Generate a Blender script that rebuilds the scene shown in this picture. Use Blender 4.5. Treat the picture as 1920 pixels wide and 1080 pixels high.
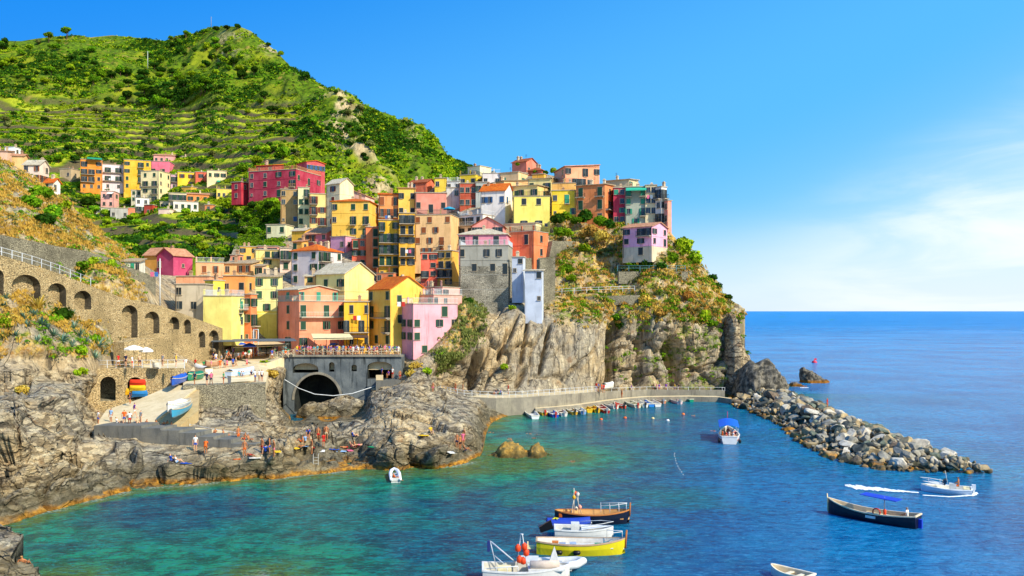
import bpy, bmesh, math, random
import numpy as np
from mathutils import Vector, Matrix
from mathutils.geometry import delaunay_2d_cdt
random.seed(7); RNG = np.random.default_rng(7)
for o in list(bpy.data.objects): bpy.data.objects.remove(o)
S = bpy.context.scene; COL = S.collection
F, H, CY = 1600.0, 18.0, 583.0          # focal length in pixels of a 1920-wide frame, eye height (m), horizon row
# ------------------------------------------------------------------ camera
cam = bpy.data.objects.new('camera', bpy.data.cameras.new('camera')); COL.objects.link(cam)
cam.data.sensor_width = 36.0; cam.data.lens = 36.0*F/1920; cam.location = (0, 0, H)
cam.rotation_euler = (math.radians(90), 0, 0); cam.data.shift_y = (CY-540)/1920
cam.data.clip_start = 1; cam.data.clip_end = 60000
S.camera = cam
# ------------------------------------------------------------------ light
SUN_AZ, SUN_EL = math.radians(41), math.radians(38)   # azimuth measured from +X towards the viewer (-Y)
sd = Vector((math.cos(SUN_EL)*math.cos(SUN_AZ), -math.cos(SUN_EL)*math.sin(SUN_AZ), math.sin(SUN_EL)))
sun = bpy.data.objects.new('sun', bpy.data.lights.new('sun', 'SUN')); COL.objects.link(sun)
sun.data.energy = 5.0; sun.data.angle = math.radians(0.53); sun.data.color = (1.0, 0.91, 0.75)
sun.rotation_euler = sd.to_track_quat('Z', 'Y').to_euler(); sun.location = (60, -60, 120)
W = bpy.data.worlds.new('World'); S.world = W; W.use_nodes = True
nt = W.node_tree; nt.nodes.clear(); L = nt.links.new
def N(t, **k):
    n = nt.nodes.new(t)
    for a, b in k.items(): setattr(n, a, b)
    return n
sky = N('ShaderNodeTexSky', sky_type='NISHITA', sun_disc=False, sun_elevation=SUN_EL,
        sun_rotation=math.atan2(sd.x, sd.y), altitude=20, air_density=1.0, dust_density=0.3, ozone_density=3.0)
hs = N('ShaderNodeHueSaturation'); hs.inputs['Saturation'].default_value = 1.25; hs.inputs['Value'].default_value = 1.0
tc = N('ShaderNodeTexCoord'); sx = N('ShaderNodeSeparateXYZ')
L(sky.outputs[0], hs.inputs['Color']); L(tc.outputs['Generated'], sx.inputs[0])
def M(op, a, b=None, c=None):
    n = N('ShaderNodeMath', operation=op)
    for i, v in enumerate((a, b, c)):
        if v is None: continue
        if isinstance(v, (int, float)): n.inputs[i].default_value = v
        else: L(v, n.inputs[i])
    return n.outputs[0]
def SMS(x, lo, hi):
    n = N('ShaderNodeMapRange', interpolation_type='SMOOTHSTEP'); L(x, n.inputs[0])
    n.inputs[1].default_value = lo; n.inputs[2].default_value = hi; return n.outputs[0]
az = M('DIVIDE', sx.outputs[0], M('MAXIMUM', sx.outputs[1], 0.05)); el = M('DIVIDE', sx.outputs[2], M('MAXIMUM', sx.outputs[1], 0.05))
mp = N('ShaderNodeMapping'); mp.inputs['Scale'].default_value = (1.6, 1.6, 7.0); mp.inputs['Rotation'].default_value = (0, math.radians(14), 0)
L(tc.outputs['Generated'], mp.inputs[0])
nz = N('ShaderNodeTexNoise'); nz.inputs['Scale'].default_value = 2.6; nz.inputs['Detail'].default_value = 9; nz.inputs['Roughness'].default_value = 0.55; nz.inputs['Distortion'].default_value = 0.5
L(mp.outputs[0], nz.inputs['Vector'])
# cirrus bank: below a line rising to the right
line = M('SUBTRACT', M('MULTIPLY_ADD', az, 0.47, -0.02), el)          # >0 under the cloud edge
bank = M('MULTIPLY', SMS(line, -0.03, 0.13), SMS(az, 0.12, 0.62))
wisp = M('MULTIPLY', bank, M('MULTIPLY_ADD', SMS(nz.outputs[0], 0.38, 0.66), 0.62, 0.24))
def RGBMIX(f, a, b):
    n = N('ShaderNodeMix', data_type='RGBA'); L(f, n.inputs['Factor'])
    for i, v in ((6, a), (7, b)):
        if isinstance(v, tuple): n.inputs[i].default_value = v+(1,)
        else: L(v, n.inputs[i])
    return n.outputs[2]
elr = M('MAXIMUM', sx.outputs[2], 0.0); rt = M('ADD', elr, M('MULTIPLY', az, -0.30))          # deep azure high and left, pale low and right
g1 = RGBMIX(SMS(rt, -0.20, 0.14), (4.3, 7.4, 9.0), (0.9, 4.5, 8.9)); g2 = RGBMIX(SMS(rt, 0.12, 0.50), g1, (0.03, 2.3, 7.9))
g3 = RGBMIX(SMS(elr, 0.13, 0.0), g2, (6.0, 7.4, 8.7))
mixs = N('ShaderNodeMix', data_type='RGBA'); mixs.inputs['Factor'].default_value = 0.88; L(hs.outputs[0], mixs.inputs[6]); L(g3, mixs.inputs[7])
mx = N('ShaderNodeMix', data_type='RGBA'); L(wisp, mx.inputs['Factor']); L(mixs.outputs[2], mx.inputs[6]); mx.inputs[7].default_value = (8.6, 8.9, 9.3, 1)
bg = N('ShaderNodeBackground'); bg.inputs['Strength'].default_value = 0.105
L(mx.outputs[2], bg.inputs[0]); wo = N('ShaderNodeOutputWorld'); L(bg.outputs[0], wo.inputs[0])
S.view_settings.view_transform = 'Standard'; S.view_settings.look = 'None'; S.view_settings.gamma = 1.0
S.view_settings.exposure = 0.25; S.view_settings.use_curve_mapping = False
# ------------------------------------------------------------------ pixel -> place
def at(px, py, D): return Vector(((px-960)/F*D, D, H-(py-CY)/F*D))
def DZ(py, z): return (H-z)*F/(py-CY)
def atz(px, py, z): return at(px, py, DZ(py, z))
# ------------------------------------------------------------------ numpy noise
def _h(ix, iy, iz, s):
    n = (ix*374761393 + iy*668265263 + iz*2147483647 + s*1274126177) & 0xffffffff
    n = ((n ^ (n >> 13))*1274126177) & 0xffffffff; n = ((n ^ (n >> 15))*2246822519) & 0xffffffff
    return ((n ^ (n >> 16)) & 0xffffff)/16777215.0
def vnoise(p, s=0):
    i = np.floor(p).astype(np.int64); f = p-i; f = f*f*f*(f*(f*6-15)+10); r = 0
    for dx in (0, 1):
        wx = f[..., 0] if dx else 1-f[..., 0]
        for dy in (0, 1):
            wy = f[..., 1] if dy else 1-f[..., 1]
            for dz in (0, 1):
                wz = f[..., 2] if dz else 1-f[..., 2]
                r = r + wx*wy*wz*_h(i[..., 0]+dx, i[..., 1]+dy, i[..., 2]+dz, s)
    return r*2-1
def fbm(p, o=4, s=0, g=0.5):
    a, r = 1.0, 0
    for k in range(o): r = r+a*vnoise(p*(2.03**k), s+k*17); a *= g
    return r
def ridged(p, o=4, s=0):
    a, r = 1.0, 0
    for k in range(o): r = r+a*(1-2*np.abs(vnoise(p*(2.1**k), s+k*13))); a *= 0.5
    return r
def worley(p, s=0):
    i = np.floor(p).astype(np.int64); f1 = np.full(p.shape[:-1], 9.0); f2 = f1.copy(); cid = f1*0
    for dx in (-1, 0, 1):
        for dy in (-1, 0, 1):
            for dz in (-1, 0, 1):
                c = i+np.array([dx, dy, dz]); q = [c[..., k]+_h(c[..., 0], c[..., 1], c[..., 2], s+k*7+1) for k in range(3)]
                d = sum((q[k]-p[..., k])**2 for k in range(3)); hid = _h(c[..., 0], c[..., 1], c[..., 2], s+99)
                n1 = d < f1; f2 = np.where(n1, f1, np.minimum(f2, d)); cid = np.where(n1, hid, cid); f1 = np.where(n1, d, f1)
    return np.sqrt(f1), np.sqrt(f2), cid
def sst(x, a, b):
    t = np.clip((x-a)/(b-a), 0, 1); return t*t*(3-2*t)
class TPS:                                   # thin-plate surface through scattered depths; stored as 1/D so flats stay flat
    def __init__(s, A, reg=1e-4):
        A = np.array(A, float); s.p = A[:, :2]/200.0; n = len(A)
        K = s.U(s.p[:, None], s.p[None]) + np.eye(n)*reg; Pm = np.c_[np.ones(n), s.p]
        M_ = np.zeros((n+3, n+3)); M_[:n, :n] = K; M_[:n, n:] = Pm; M_[n:, :n] = Pm.T
        s.w = np.linalg.solve(M_, np.r_[1/A[:, 2], 0, 0, 0])
    def U(s, a, b):
        r2 = ((a-b)**2).sum(-1); return r2*np.log(r2+1e-12)*0.5
    def __call__(s, px, py):
        q = np.stack([np.asarray(px, float).ravel(), np.asarray(py, float).ravel()], -1)/200.0; out = np.empty(len(q))
        for k in range(0, len(q), 20000):
            c = q[k:k+20000]; out[k:k+20000] = s.U(c[:, None], s.p[None])@s.w[:-3] + s.w[-3] + c@s.w[-2:]
        return 1/np.clip(out, 1/900.0, 1/30.0).reshape(np.shape(px))
# ------------------------------------------------------------------ materials
MATS = {}
def lin(c):
    if isinstance(c, str): c = tuple(int(c[i:i+2], 16)/255 for i in (0, 2, 4))
    return tuple((v/12.92 if v <= .04045 else ((v+.055)/1.055)**2.4) for v in c)
class NT:
    def __init__(s, m): m.use_nodes = True; s.t = m.node_tree; s.t.nodes.clear()
    def n(s, t, ins=None, **k):
        x = s.t.nodes.new(t)
        for a, b in k.items(): setattr(x, a, b)
        for a, b in (ins or {}).items(): s.set(x, a, b)
        return x
    def set(s, x, a, b):
        i = x.inputs[a]
        if hasattr(b, 'node'): s.t.links.new(b, i)
        elif isinstance(b, tuple) and i.type == 'RGBA' and len(b) == 3: i.default_value = b+(1,)
        else: i.default_value = b
    def m(s, op, a, b=0.0, c=0.0):
        return s.n('ShaderNodeMath', {0: a, 1: b, 2: c}, operation=op).outputs[0]
    def mix(s, f, a, b, bt='MIX'): return s.n('ShaderNodeMix', {'Factor': f, 6: a, 7: b}, data_type='RGBA', blend_type=bt).outputs[2]
    def ss(s, x, lo, hi, a=0.0, b=1.0): return s.n('ShaderNodeMapRange', {0: x, 1: lo, 2: hi, 3: a, 4: b}, interpolation_type='SMOOTHSTEP').outputs[0]
    def noise(s, v, sc, det=4, r=0.55, dist=0.0): return s.n('ShaderNodeTexNoise', {'Vector': v, 'Scale': sc, 'Detail': det, 'Roughness': r, 'Distortion': dist}).outputs[0]
    def obj(s, scale=(1, 1, 1), kind='Object'):
        c = s.n('ShaderNodeTexCoord').outputs[kind]
        return s.n('ShaderNodeMapping', {0: c, 'Scale': scale}).outputs[0]
    def world(s, scale=(1, 1, 1), rot=(0, 0, 0)):
        return s.n('ShaderNodeMapping', {0: s.n('ShaderNodeNewGeometry').outputs['Position'], 'Scale': scale, 'Rotation': rot}).outputs[0]
    def attr(s, name): return s.n('ShaderNodeAttribute', attribute_name=name)
    def out(s, col, rough=0.8, bump=None, bstr=0.4, bdist=0.1, **k):
        b = s.n('ShaderNodeBsdfPrincipled', {'Base Color': col, 'Roughness': rough})
        b.inputs['Specular IOR Level'].default_value = k.get('spec', 0.3)
        if 'metal' in k: b.inputs['Metallic'].default_value = k['metal']
        if bump is not None: s.t.links.new(s.n('ShaderNodeBump', {'Height': bump, 'Strength': bstr, 'Distance': bdist}).outputs[0], b.inputs['Normal'])
        o = s.n('ShaderNodeOutputMaterial', {0: b.outputs[0]}); return b
def mat(key, fn):
    if key not in MATS:
        m = bpy.data.materials.new(key); fn(NT(m)); MATS[key] = m
    return MATS[key]
def paint(c, rough=0.6, var=0.12, metal=0.0, spec=0.3):       # general painted / plain surface with slight mottling
    rgb = lin(c); key = 'paint_%s_%d' % (c if isinstance(c, str) else '%02x%02x%02x' % tuple(int(v*255) for v in c), rough*100)
    def f(t):
        n = t.noise(t.obj(), 3.0, 5); col = t.mix(t.ss(n, .3, .75), tuple(v*(1-var) for v in rgb), tuple(min(1, v*(1+var)) for v in rgb))
        t.out(col, rough, n, 0.15, 0.02, metal=metal, spec=spec)
    return mat(key, f)
def plaster(c, grime=0.5):
    rgb = lin(c); lum = sum(rgb)/3; cr = (.72, .60, .44); rgb = tuple((.96*v+.04*(.35+lum*.9)*w)**1.06 for v, w in zip(rgb, cr))
    def f(t):
        w = t.world((1, 1, 1)); st = t.world((1.2, 1.2, .12))
        n1 = t.noise(w, 0.35, 6, .6); n2 = t.noise(st, 1.4, 5, .65); n3 = t.noise(w, 6, 4)
        dk = tuple(v*s_ for v, s_ in zip(rgb, (.62, .60, .58))); lt = tuple(min(.9, v*1.18+.03) for v in rgb)
        c1 = t.mix(t.ss(n1, .35, .65), rgb, lt); c2 = t.mix(t.m('MULTIPLY', t.ss(n2, .52, .74), grime*1.5), c1, dk)
        c3 = t.mix(t.m('MULTIPLY', t.ss(n3, .5, .8), .22), c2, tuple(v*.75 for v in rgb))
        t.out(c3, .88, n3, .3, .04, spec=.15)
    return mat('plaster_'+c, f)
def stone(key, c1, c2, c3, sc=1.0, mortar='6b6253', asp=2.2):    # coursed rubble masonry
    a, b, d, mo = lin(c1), lin(c2), lin(c3), lin(mortar)
    def f(t):
        w = t.world((1, 1, asp)); v = t.n('ShaderNodeTexVoronoi', {'Vector': w, 'Scale': 2.0*sc}, feature='F1')
        e = t.n('ShaderNodeTexVoronoi', {'Vector': w, 'Scale': 2.0*sc}, feature='DISTANCE_TO_EDGE').outputs[0]
        r = t.n('ShaderNodeSeparateColor', {0: v.outputs['Color']}).outputs[0]; big = t.noise(t.world(), .22, 5, .6); fine = t.noise(t.world(), 7, 4)
        col = t.mix(r, a, b); col = t.mix(t.ss(big, .42, .66), col, d); col = t.mix(t.m('MULTIPLY', t.ss(fine, .5, .75), .4), col, tuple(x*.5 for x in a))
        col = t.mix(t.ss(e, .0, .09, 1, 0), col, tuple(x*.45 for x in mo))
        t.out(col, .93, t.m('ADD', t.m('MULTIPLY', t.ss(e, 0, .12), .6), t.m('MULTIPLY', fine, .3)), .9, .12, spec=.1)
    return mat(key, f)
def cast(key, c1, c2, c3, streak=.6):       # concrete / render / flat paving: stains and streaks, no joints
    a, b, d = lin(c1), lin(c2), lin(c3)
    def f(t):
        w = t.world(); n = t.noise(w, .5, 7, .62); st = t.noise(t.world((1.5, 1.5, .15)), 1.2, 6, .65); fi = t.noise(w, 5, 5, .7)
        c = t.mix(t.ss(n, .35, .65), a, b); c = t.mix(t.m('MULTIPLY', t.ss(st, .5, .7), streak), c, d); c = t.mix(t.m('MULTIPLY', t.ss(fi, .5, .75), .35), c, tuple(x*.5 for x in a))
        t.out(c, .92, t.m('ADD', n, t.m('MULTIPLY', fi, .6)), .6, .1, spec=.1)
    return mat(key, f)
def tiles(c, c2):
    a, b = lin(c), lin(c2)
    def f(t):
        o = t.obj(); w = t.n('ShaderNodeTexWave', {'Vector': o, 'Scale': 1.15, 'Distortion': .3}, wave_type='BANDS', bands_direction='X').outputs['Fac']
        v = t.n('ShaderNodeTexVoronoi', {'Vector': t.obj((3.2, 2.2, 2.2)), 'Scale': 1.0}); r = t.n('ShaderNodeSeparateColor', {0: v.outputs['Color']}).outputs[0]
        col = t.mix(r, a, b); col = t.mix(t.m('MULTIPLY', t.ss(t.noise(o, .5, 5), .45, .7), .5), col, tuple(x*.6 for x in a))
        col = t.mix(t.ss(w, .0, .35, .55, 0), col, tuple(x*.35 for x in a)); t.out(col, .85, w, .8, .08, spec=.15)
    return mat('tiles_'+c, f)
def leaf(key, dark, light, tip=None, trans=0.25):
    a, b, c = lin(dark), lin(light), lin(tip or light)
    def f(t):
        g = t.n('ShaderNodeNewGeometry'); oi = t.n('ShaderNodeObjectInfo').outputs['Random']
        r = g.outputs['Random Per Island']; n = t.noise(t.world(), .33, 3)
        k = t.m('ADD', t.m('MULTIPLY', r, .38), t.m('MULTIPLY', t.ss(n, .3, .7), .62)); col = t.mix(k, a, b)
        col = t.mix(t.m('MULTIPLY', t.ss(t.m('ADD', r, t.m('MULTIPLY', oi, .3)), .85, 1.2), .5), col, c)
        col = t.n('ShaderNodeHueSaturation', {'Hue': t.m('MULTIPLY_ADD', oi, .035, .4825), 'Value': t.m('MULTIPLY_ADD', oi, .4, .8), 'Color': col}).outputs[0]
        d = t.n('ShaderNodeBsdfDiffuse', {0: col}).outputs[0]; tr = t.n('ShaderNodeBsdfTranslucent', {0: t.mix(.4, col, (.35, .42, .02))}).outputs[0]
        t.n('ShaderNodeOutputMaterial', {0: t.n('ShaderNodeMixShader', {0: trans, 1: d, 2: tr}).outputs[0]})
    return mat(key, f)
# ------------------------------------------------------------------ objects
def tag(o, label=None, cat=None, group=None, kind=None):
    if label: o['label'] = label
    if cat: o['category'] = cat
    if group: o['group'] = group
    if kind: o['kind'] = kind
    return o
def empty(name, loc, rz=0.0):
    o = bpy.data.objects.new(name, None); COL.objects.link(o); o.location = loc; o.rotation_euler = (0, 0, rz); o.empty_display_size = .5; return o
def mobj(name, me, parent=None, loc=None, rot=None, scale=None):
    o = bpy.data.objects.new(name, me); COL.objects.link(o)
    if parent is not None: o.parent = parent
    if loc is not None: o.location = loc
    if rot is not None: o.rotation_euler = rot
    if scale is not None: o.scale = scale
    return o
def mesh_np(name, V, Fc, mats=(), smooth=False, mi=None):
    me = bpy.data.meshes.new(name); V = np.asarray(V, np.float32); Fc = np.asarray(Fc, np.int32); nf, k = Fc.shape
    me.vertices.add(len(V)); me.vertices.foreach_set('co', V.ravel()); me.loops.add(nf*k); me.loops.foreach_set('vertex_index', Fc.ravel())
    me.polygons.add(nf); me.polygons.foreach_set('loop_start', np.arange(0, nf*k, k, dtype=np.int32))
    me.polygons.foreach_set('loop_total', np.full(nf, k, np.int32))
    if smooth: me.polygons.foreach_set('use_smooth', np.ones(nf, bool))
    for m in mats: me.materials.append(m)
    if mi is not None: me.polygons.foreach_set('material_index', np.asarray(mi, np.int32))
    me.update(calc_edges=True); me.validate(); return me
class MB:                                    # collects shapes, builds ONE mesh
    def __init__(s): s.v = []; s.f = []; s.m = []; s.sm = []
    def add(s, vs, fs, m=0, sm=False):
        b = len(s.v); s.v += [tuple(v) for v in vs]
        for f in fs: s.f.append([b+i for i in f]); s.m.append(m); s.sm.append(sm)
        return s
    def box(s, x0, x1, y0, y1, z0, z1, m=0):
        v = [(x, y, z) for z in (z0, z1) for y in (y0, y1) for x in (x0, x1)]
        return s.add(v, [(0, 2, 3, 1), (4, 5, 7, 6), (0, 1, 5, 4), (2, 6, 7, 3), (0, 4, 6, 2), (1, 3, 7, 5)], m)
    def tube(s, pts, r, n=6, m=0, sm=True, cap=True):
        pts = [Vector(p) for p in pts]; rs = r if isinstance(r, (list, tuple)) else [r]*len(pts); ring = []
        for i, p in enumerate(pts):
            d = (pts[min(i+1, len(pts)-1)]-pts[max(i-1, 0)]).normalized(); a = d.cross(Vector((0, 0, 1)) if abs(d.z) < .9 else Vector((1, 0, 0))).normalized(); b = d.cross(a)
            ring += [p+(a*math.cos(2*math.pi*k/n)+b*math.sin(2*math.pi*k/n))*rs[i] for k in range(n)]
        fs = [(i*n+k, i*n+(k+1) % n, (i+1)*n+(k+1) % n, (i+1)*n+k) for i in range(len(pts)-1) for k in range(n)]
        if cap: fs += [tuple(range(n))[::-1], tuple((len(pts)-1)*n+k for k in range(n))]
        return s.add(ring, fs, m, sm)
    def prism(s, poly, z0, z1, m=0):         # polygon in xy, flat top
        n = len(poly); v = [(p[0], p[1], z0 if not callable(z0) else z0(p)) for p in poly]+[(p[0], p[1], z1 if not callable(z1) else z1(p)) for p in poly]
        return s.add(v, [tuple(range(n))[::-1], tuple(range(n, 2*n))]+[(i, (i+1) % n, n+(i+1) % n, n+i) for i in range(n)], m)
    def lathe(s, prof, n=10, o=(0, 0, 0), m=0, sm=True):
        v = [(o[0]+r*math.cos(2*math.pi*k/n), o[1]+r*math.sin(2*math.pi*k/n), o[2]+z) for r, z in prof for k in range(n)]
        return s.add(v, [(i*n+k, i*n+(k+1) % n, (i+1)*n+(k+1) % n, (i+1)*n+k) for i in range(len(prof)-1) for k in range(n)], m, sm)
    def mesh(s, name, mats):
        me = bpy.data.meshes.new(name); me.from_pydata(s.v, [], s.f)
        for m in (mats if isinstance(mats, (list, tuple)) else [mats]): me.materials.append(m)
        me.polygons.foreach_set('material_index', s.m); me.polygons.foreach_set('use_smooth', s.sm)
        bm = bmesh.new(); bm.from_mesh(me); bmesh.ops.recalc_face_normals(bm, faces=bm.faces); bm.to_mesh(me); bm.free(); return me
    def build(s, name, mats, parent=None, **k): return mobj(name, s.mesh(name, mats), parent, **k)
def clone(o, parent=None):                   # a thing with copies of its parts and sub-parts
    c = o.copy(); COL.objects.link(c)
    if parent is not None: c.parent = parent
    for ch in o.children: clone(ch, c)
    return c
def interp(x, pts): return np.interp(x, [p[0] for p in pts], [p[1] for p in pts])
# ================================================================== TERRAIN
z_ = lambda px, py, z: (px, py, DZ(py, z))
BOT = [(-120, 1010), (0, 988), (20, 976), (60, 968), (100, 955), (160, 940), (230, 923), (330, 912), (400, 905), (440, 902), (480, 896), (560, 890), (600, 886), (660, 882), (700, 879),
       (780, 879), (850, 874), (880, 868), (900, 858), (904, 840), (908, 820), (914, 803), (930, 790), (950, 780), (985, 770), (1050, 763), (1150, 753), (1260, 747.5), (1380, 741.5), (1425, 737), (1440, 736)]
TOP = [(-120, 275), (0, 292), (40, 314), (75, 342), (115, 364), (150, 397), (200, 438), (240, 470), (275, 500), (300, 515), (360, 520), (425, 500), (445, 448), (460, 392), (500, 374), (560, 370), (615, 362), (660, 385), (710, 382),
       (770, 355), (860, 340), (950, 326), (1000, 322), (1040, 330), (1130, 350), (1200, 365), (1245, 412), (1258, 440), (1288, 470), (1310, 492), (1330, 512), (1350, 532), (1366, 551), (1374, 562), (1378, 577), (1386, 590), (1389, 612), (1394, 628), (1397, 648), (1404, 660), (1408, 676), (1417, 690), (1422, 706), (1432, 722), (1440, 734)]
A = []
for x in (-120, 0, 100, 230, 330, 400, 480, 560, 640, 700, 780, 850, 890): A.append(z_(x, float(interp(x, BOT)), 0.0))
A += [z_(914, 803, 0), z_(950, 780, 0), z_(1050, 763, 0), z_(1150, 753, 0), z_(1260, 747.5, 0), z_(1380, 741.5, 0), z_(1430, 737, 0)]
# village ground
V_ANCH = [(330, 590, 158), (400, 640, 162), (480, 645, 164), (555, 655, 164), (650, 655, 168), (750, 655, 166), (300, 510, 178), (380, 520, 182), (450, 560, 176), (560, 540, 186), (650, 580, 179), (700, 640, 168), (620, 515, 196),
          (500, 465, 218), (560, 425, 238), (610, 425, 236), (690, 445, 218), (720, 520, 204), (770, 525, 201), (822, 540, 188), (860, 545, 184), (920, 572, 176), (1000, 566, 176),
          (540, 374, 258), (500, 420, 250), (700, 405, 232), (780, 405, 229), (840, 465, 207), (900, 445, 201), (960, 475, 196), (1000, 475, 195), (900, 385, 219), (860, 350, 238), (960, 325, 242), (1000, 425, 206),
          (1035, 405, 207), (1100, 412, 206), (1150, 415, 204), (1200, 420, 201), (1240, 415, 203), (1080, 350, 222), (1190, 372, 216), (1210, 480, 187), (1240, 478, 188)]
A += V_ANCH
# cliff
A += [(838, 728, 152), (900, 735, 152), (1000, 740, 158), (1150, 735, 170), (1130, 700, 168), (1300, 733, 178), (1395, 735, 183), (880, 585, 160), (860, 625, 154.5), (840, 650, 152.5), (960, 575, 169), (960, 650, 160), (1060, 590, 169), (1060, 660, 165), (1130, 600, 172),
      (1190, 600, 177), (1190, 660, 174), (1280, 650, 178), (1280, 700, 178), (1350, 640, 183), (1380, 600, 188), (1395, 665, 186), (1370, 560, 192), (1300, 540, 184), (1200, 545, 181), (1100, 545, 182), (1060, 500, 190), (1120, 470, 195), (1180, 510, 188), (1330, 515, 196), (1280, 475, 195), (1300, 600, 178)]
# left headland
A += [(-120, 290, 165), (0, 292, 158), (60, 345, 155), (120, 385, 154), (200, 445, 158), (240, 475, 160), (-120, 400, 134), (0, 400, 136), (100, 430, 142), (200, 480, 146), (0, 455, 126), (120, 490, 135), (200, 525, 136), (270, 540, 148),
      (-120, 545, 112), (0, 510, 120), (0, 560, 110), (0, 590, 107), (100, 545, 127), (100, 580, 118), (100, 605, 114), (170, 560, 133), (180, 620, 122), (215, 600, 133), (300, 630, 142), (400, 655, 150), (460, 662, 158), (-120, 640, 104), (0, 640, 104), (100, 650, 108.5), (180, 662, 117), (240, 668, 130), (330, 672, 138),
      z_(0, 700, 10.6), z_(100, 705, 9.8), z_(160, 700, 9.9), z_(166, 722, 8.5), (250, 700, 122), (300, 705, 124), z_(200, 745, 5.0), z_(300, 738, 6.0), z_(-100, 700, 10.5), z_(-100, 850, 4), z_(0, 800, 7.0), z_(0, 900, 3.0), z_(100, 780, 7.0), z_(100, 860, 3.6), z_(170, 810, 3.9)]
# slipway, plaza, ledge and shore rocks
A += [z_(200, 805, 3.6), z_(275, 803, 3.8), z_(320, 760, 5.4), z_(345, 735, 6.6), z_(400, 715, 7.2), z_(480, 715, 7.2), z_(400, 690, 7.4), z_(470, 690, 7.4), z_(400, 676, 8.8), z_(500, 668, 9.4),
      z_(380, 760, 5.2), z_(460, 765, 4.6), z_(430, 790, 4.0), z_(400, 815, 3.4), z_(300, 850, 2.4), z_(200, 870, 2.4), z_(400, 852, 2.4), z_(485, 852, 2.6), z_(560, 835, 1.9), z_(620, 845, 1.6), z_(500, 800, 3.6), z_(560, 800, 2.6),
      (518, 700, 140), (520, 770, 132), (560, 775, 150), (600, 765, 156), (640, 770, 152), (600, 700, 160), (560, 680, 160), (700, 690, 160), (740, 720, 148), (690, 740, 146), (745, 680, 155),
      z_(640, 800, 2.0), z_(700, 775, 4.0), z_(755, 737, 5.6), z_(800, 724, 5.4), z_(780, 775, 4.2), z_(860, 780, 2.9), z_(700, 830, 2.6), z_(780, 830, 2.8), z_(850, 840, 2.0), z_(890, 790, 1.8), z_(740, 862, 1.3), z_(830, 862, 1.2), (745, 674, 151), (785, 674, 151.5), (818, 668, 151.5), (868, 572, 161), z_(590, 768, 2.4), z_(560, 785, 1.6), z_(640, 778, 2.4), (470, 388, 259), (450, 450, 240), (500, 392, 252)]
GR = TPS(A)
def vd(px, py): return float(GR(np.array([px]), np.array([py]))[0])
def box2(px, py, x0, x1, y0, y1, s=12): return sst(px, x0-s, x0+s)*(1-sst(px, x1-s, x1+s))*sst(py, y0-s, y0+s)*(1-sst(py, y1-s, y1+s))
def grid_patch(nx, ny, x0, x1, top, bot, back=None, under=None):
    xs = np.linspace(x0, x1, nx); t = interp(xs, top); b = interp(xs, bot); v = np.linspace(0, 1, ny)[:, None]
    return np.broadcast_to(xs[None], (ny, nx)).copy(), b[None]*(1-v)+t[None]*v
def to3(px, py, D): return np.stack([(px-960)/F*D, D, H-(py-CY)/F*D], -1)
def normals(P3):
    du = np.gradient(P3, axis=1); dv = np.gradient(P3, axis=0); n = np.cross(du, dv); n /= np.linalg.norm(n, axis=-1, keepdims=True)+1e-9; return n
def facegrid(ny, nx):
    i = np.arange(ny*nx).reshape(ny, nx); return np.stack([i[:-1, :-1], i[:-1, 1:], i[1:, 1:], i[1:, :-1]], -1)
ST = 2.3
nx, ny = int(1560/ST), 250
PX, PY = grid_patch(nx, ny, -120, 1440, TOP, BOT)
Dm = GR(PX, PY); P3 = to3(PX, PY, Dm); NR = normals(P3)
flip = (NR[..., 1] > 0)[..., None]; NR = np.where(flip, -NR, NR)
def smoothN(a, k):
    for _ in range(k): a = (a+np.roll(a, 2, 0)+np.roll(a, -2, 0)+np.roll(a, 3, 1)+np.roll(a, -3, 1))/5
    return a/np.linalg.norm(a, axis=-1, keepdims=True)
VR = P3-np.array([0, 0, H]); VR /= np.linalg.norm(VR, axis=-1, keepdims=True); GZ = np.abs((smoothN(NR, 12)*VR).sum(-1)); GZ = np.clip(GZ*1.7, .28, 1)
NR = smoothN(NR, 60); NR = NR+np.array([0.1, -.35, .25]); NR /= np.linalg.norm(NR, axis=-1, keepdims=True)
def blur(a, k=3):
    for _ in range(k): a = (a+np.roll(a, 1, 0)+np.roll(a, -1, 0)+np.roll(a, 1, 1)+np.roll(a, -1, 1))/5
    return a
# region masks
m_vil = np.clip(box2(PX, PY, 300, 860, 350, 660, 14)+box2(PX, PY, 860, 1035, 330, 560, 12)+box2(PX, PY, 1035, 1255, 330, 410, 12), 0, 1)
m_flat = np.clip(box2(PX, PY, 180, 500, 668, 722, 5)+box2(PX, PY, 185, 345, 722, 800, 6)+box2(PX, PY, -120, 200, 672, 696, 5)+box2(PX, PY, 505, 760, 645, 672, 6)+box2(PX, PY, 270, 480, 800, 822, 5), 0, 1)
m_slab = box2(PX, PY, 870, 1145, 575, 735, 10)                       # the big smooth rock face
m_cliff = np.clip(box2(PX, PY, 825, 1440, 570, 760, 16), 0, 1)
m_top = np.clip(box2(PX, PY, 1040, 1400, 410, 600, 20), 0, 1)        # overgrown cliff top
m_left = np.clip(box2(PX, PY, -200, 260, 200, 680, 14), 0, 1)*(1-m_flat)
m_shore = np.clip(box2(PX, PY, -200, 960, 690, 1100, 14), 0, 1)*(1-m_flat)
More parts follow.
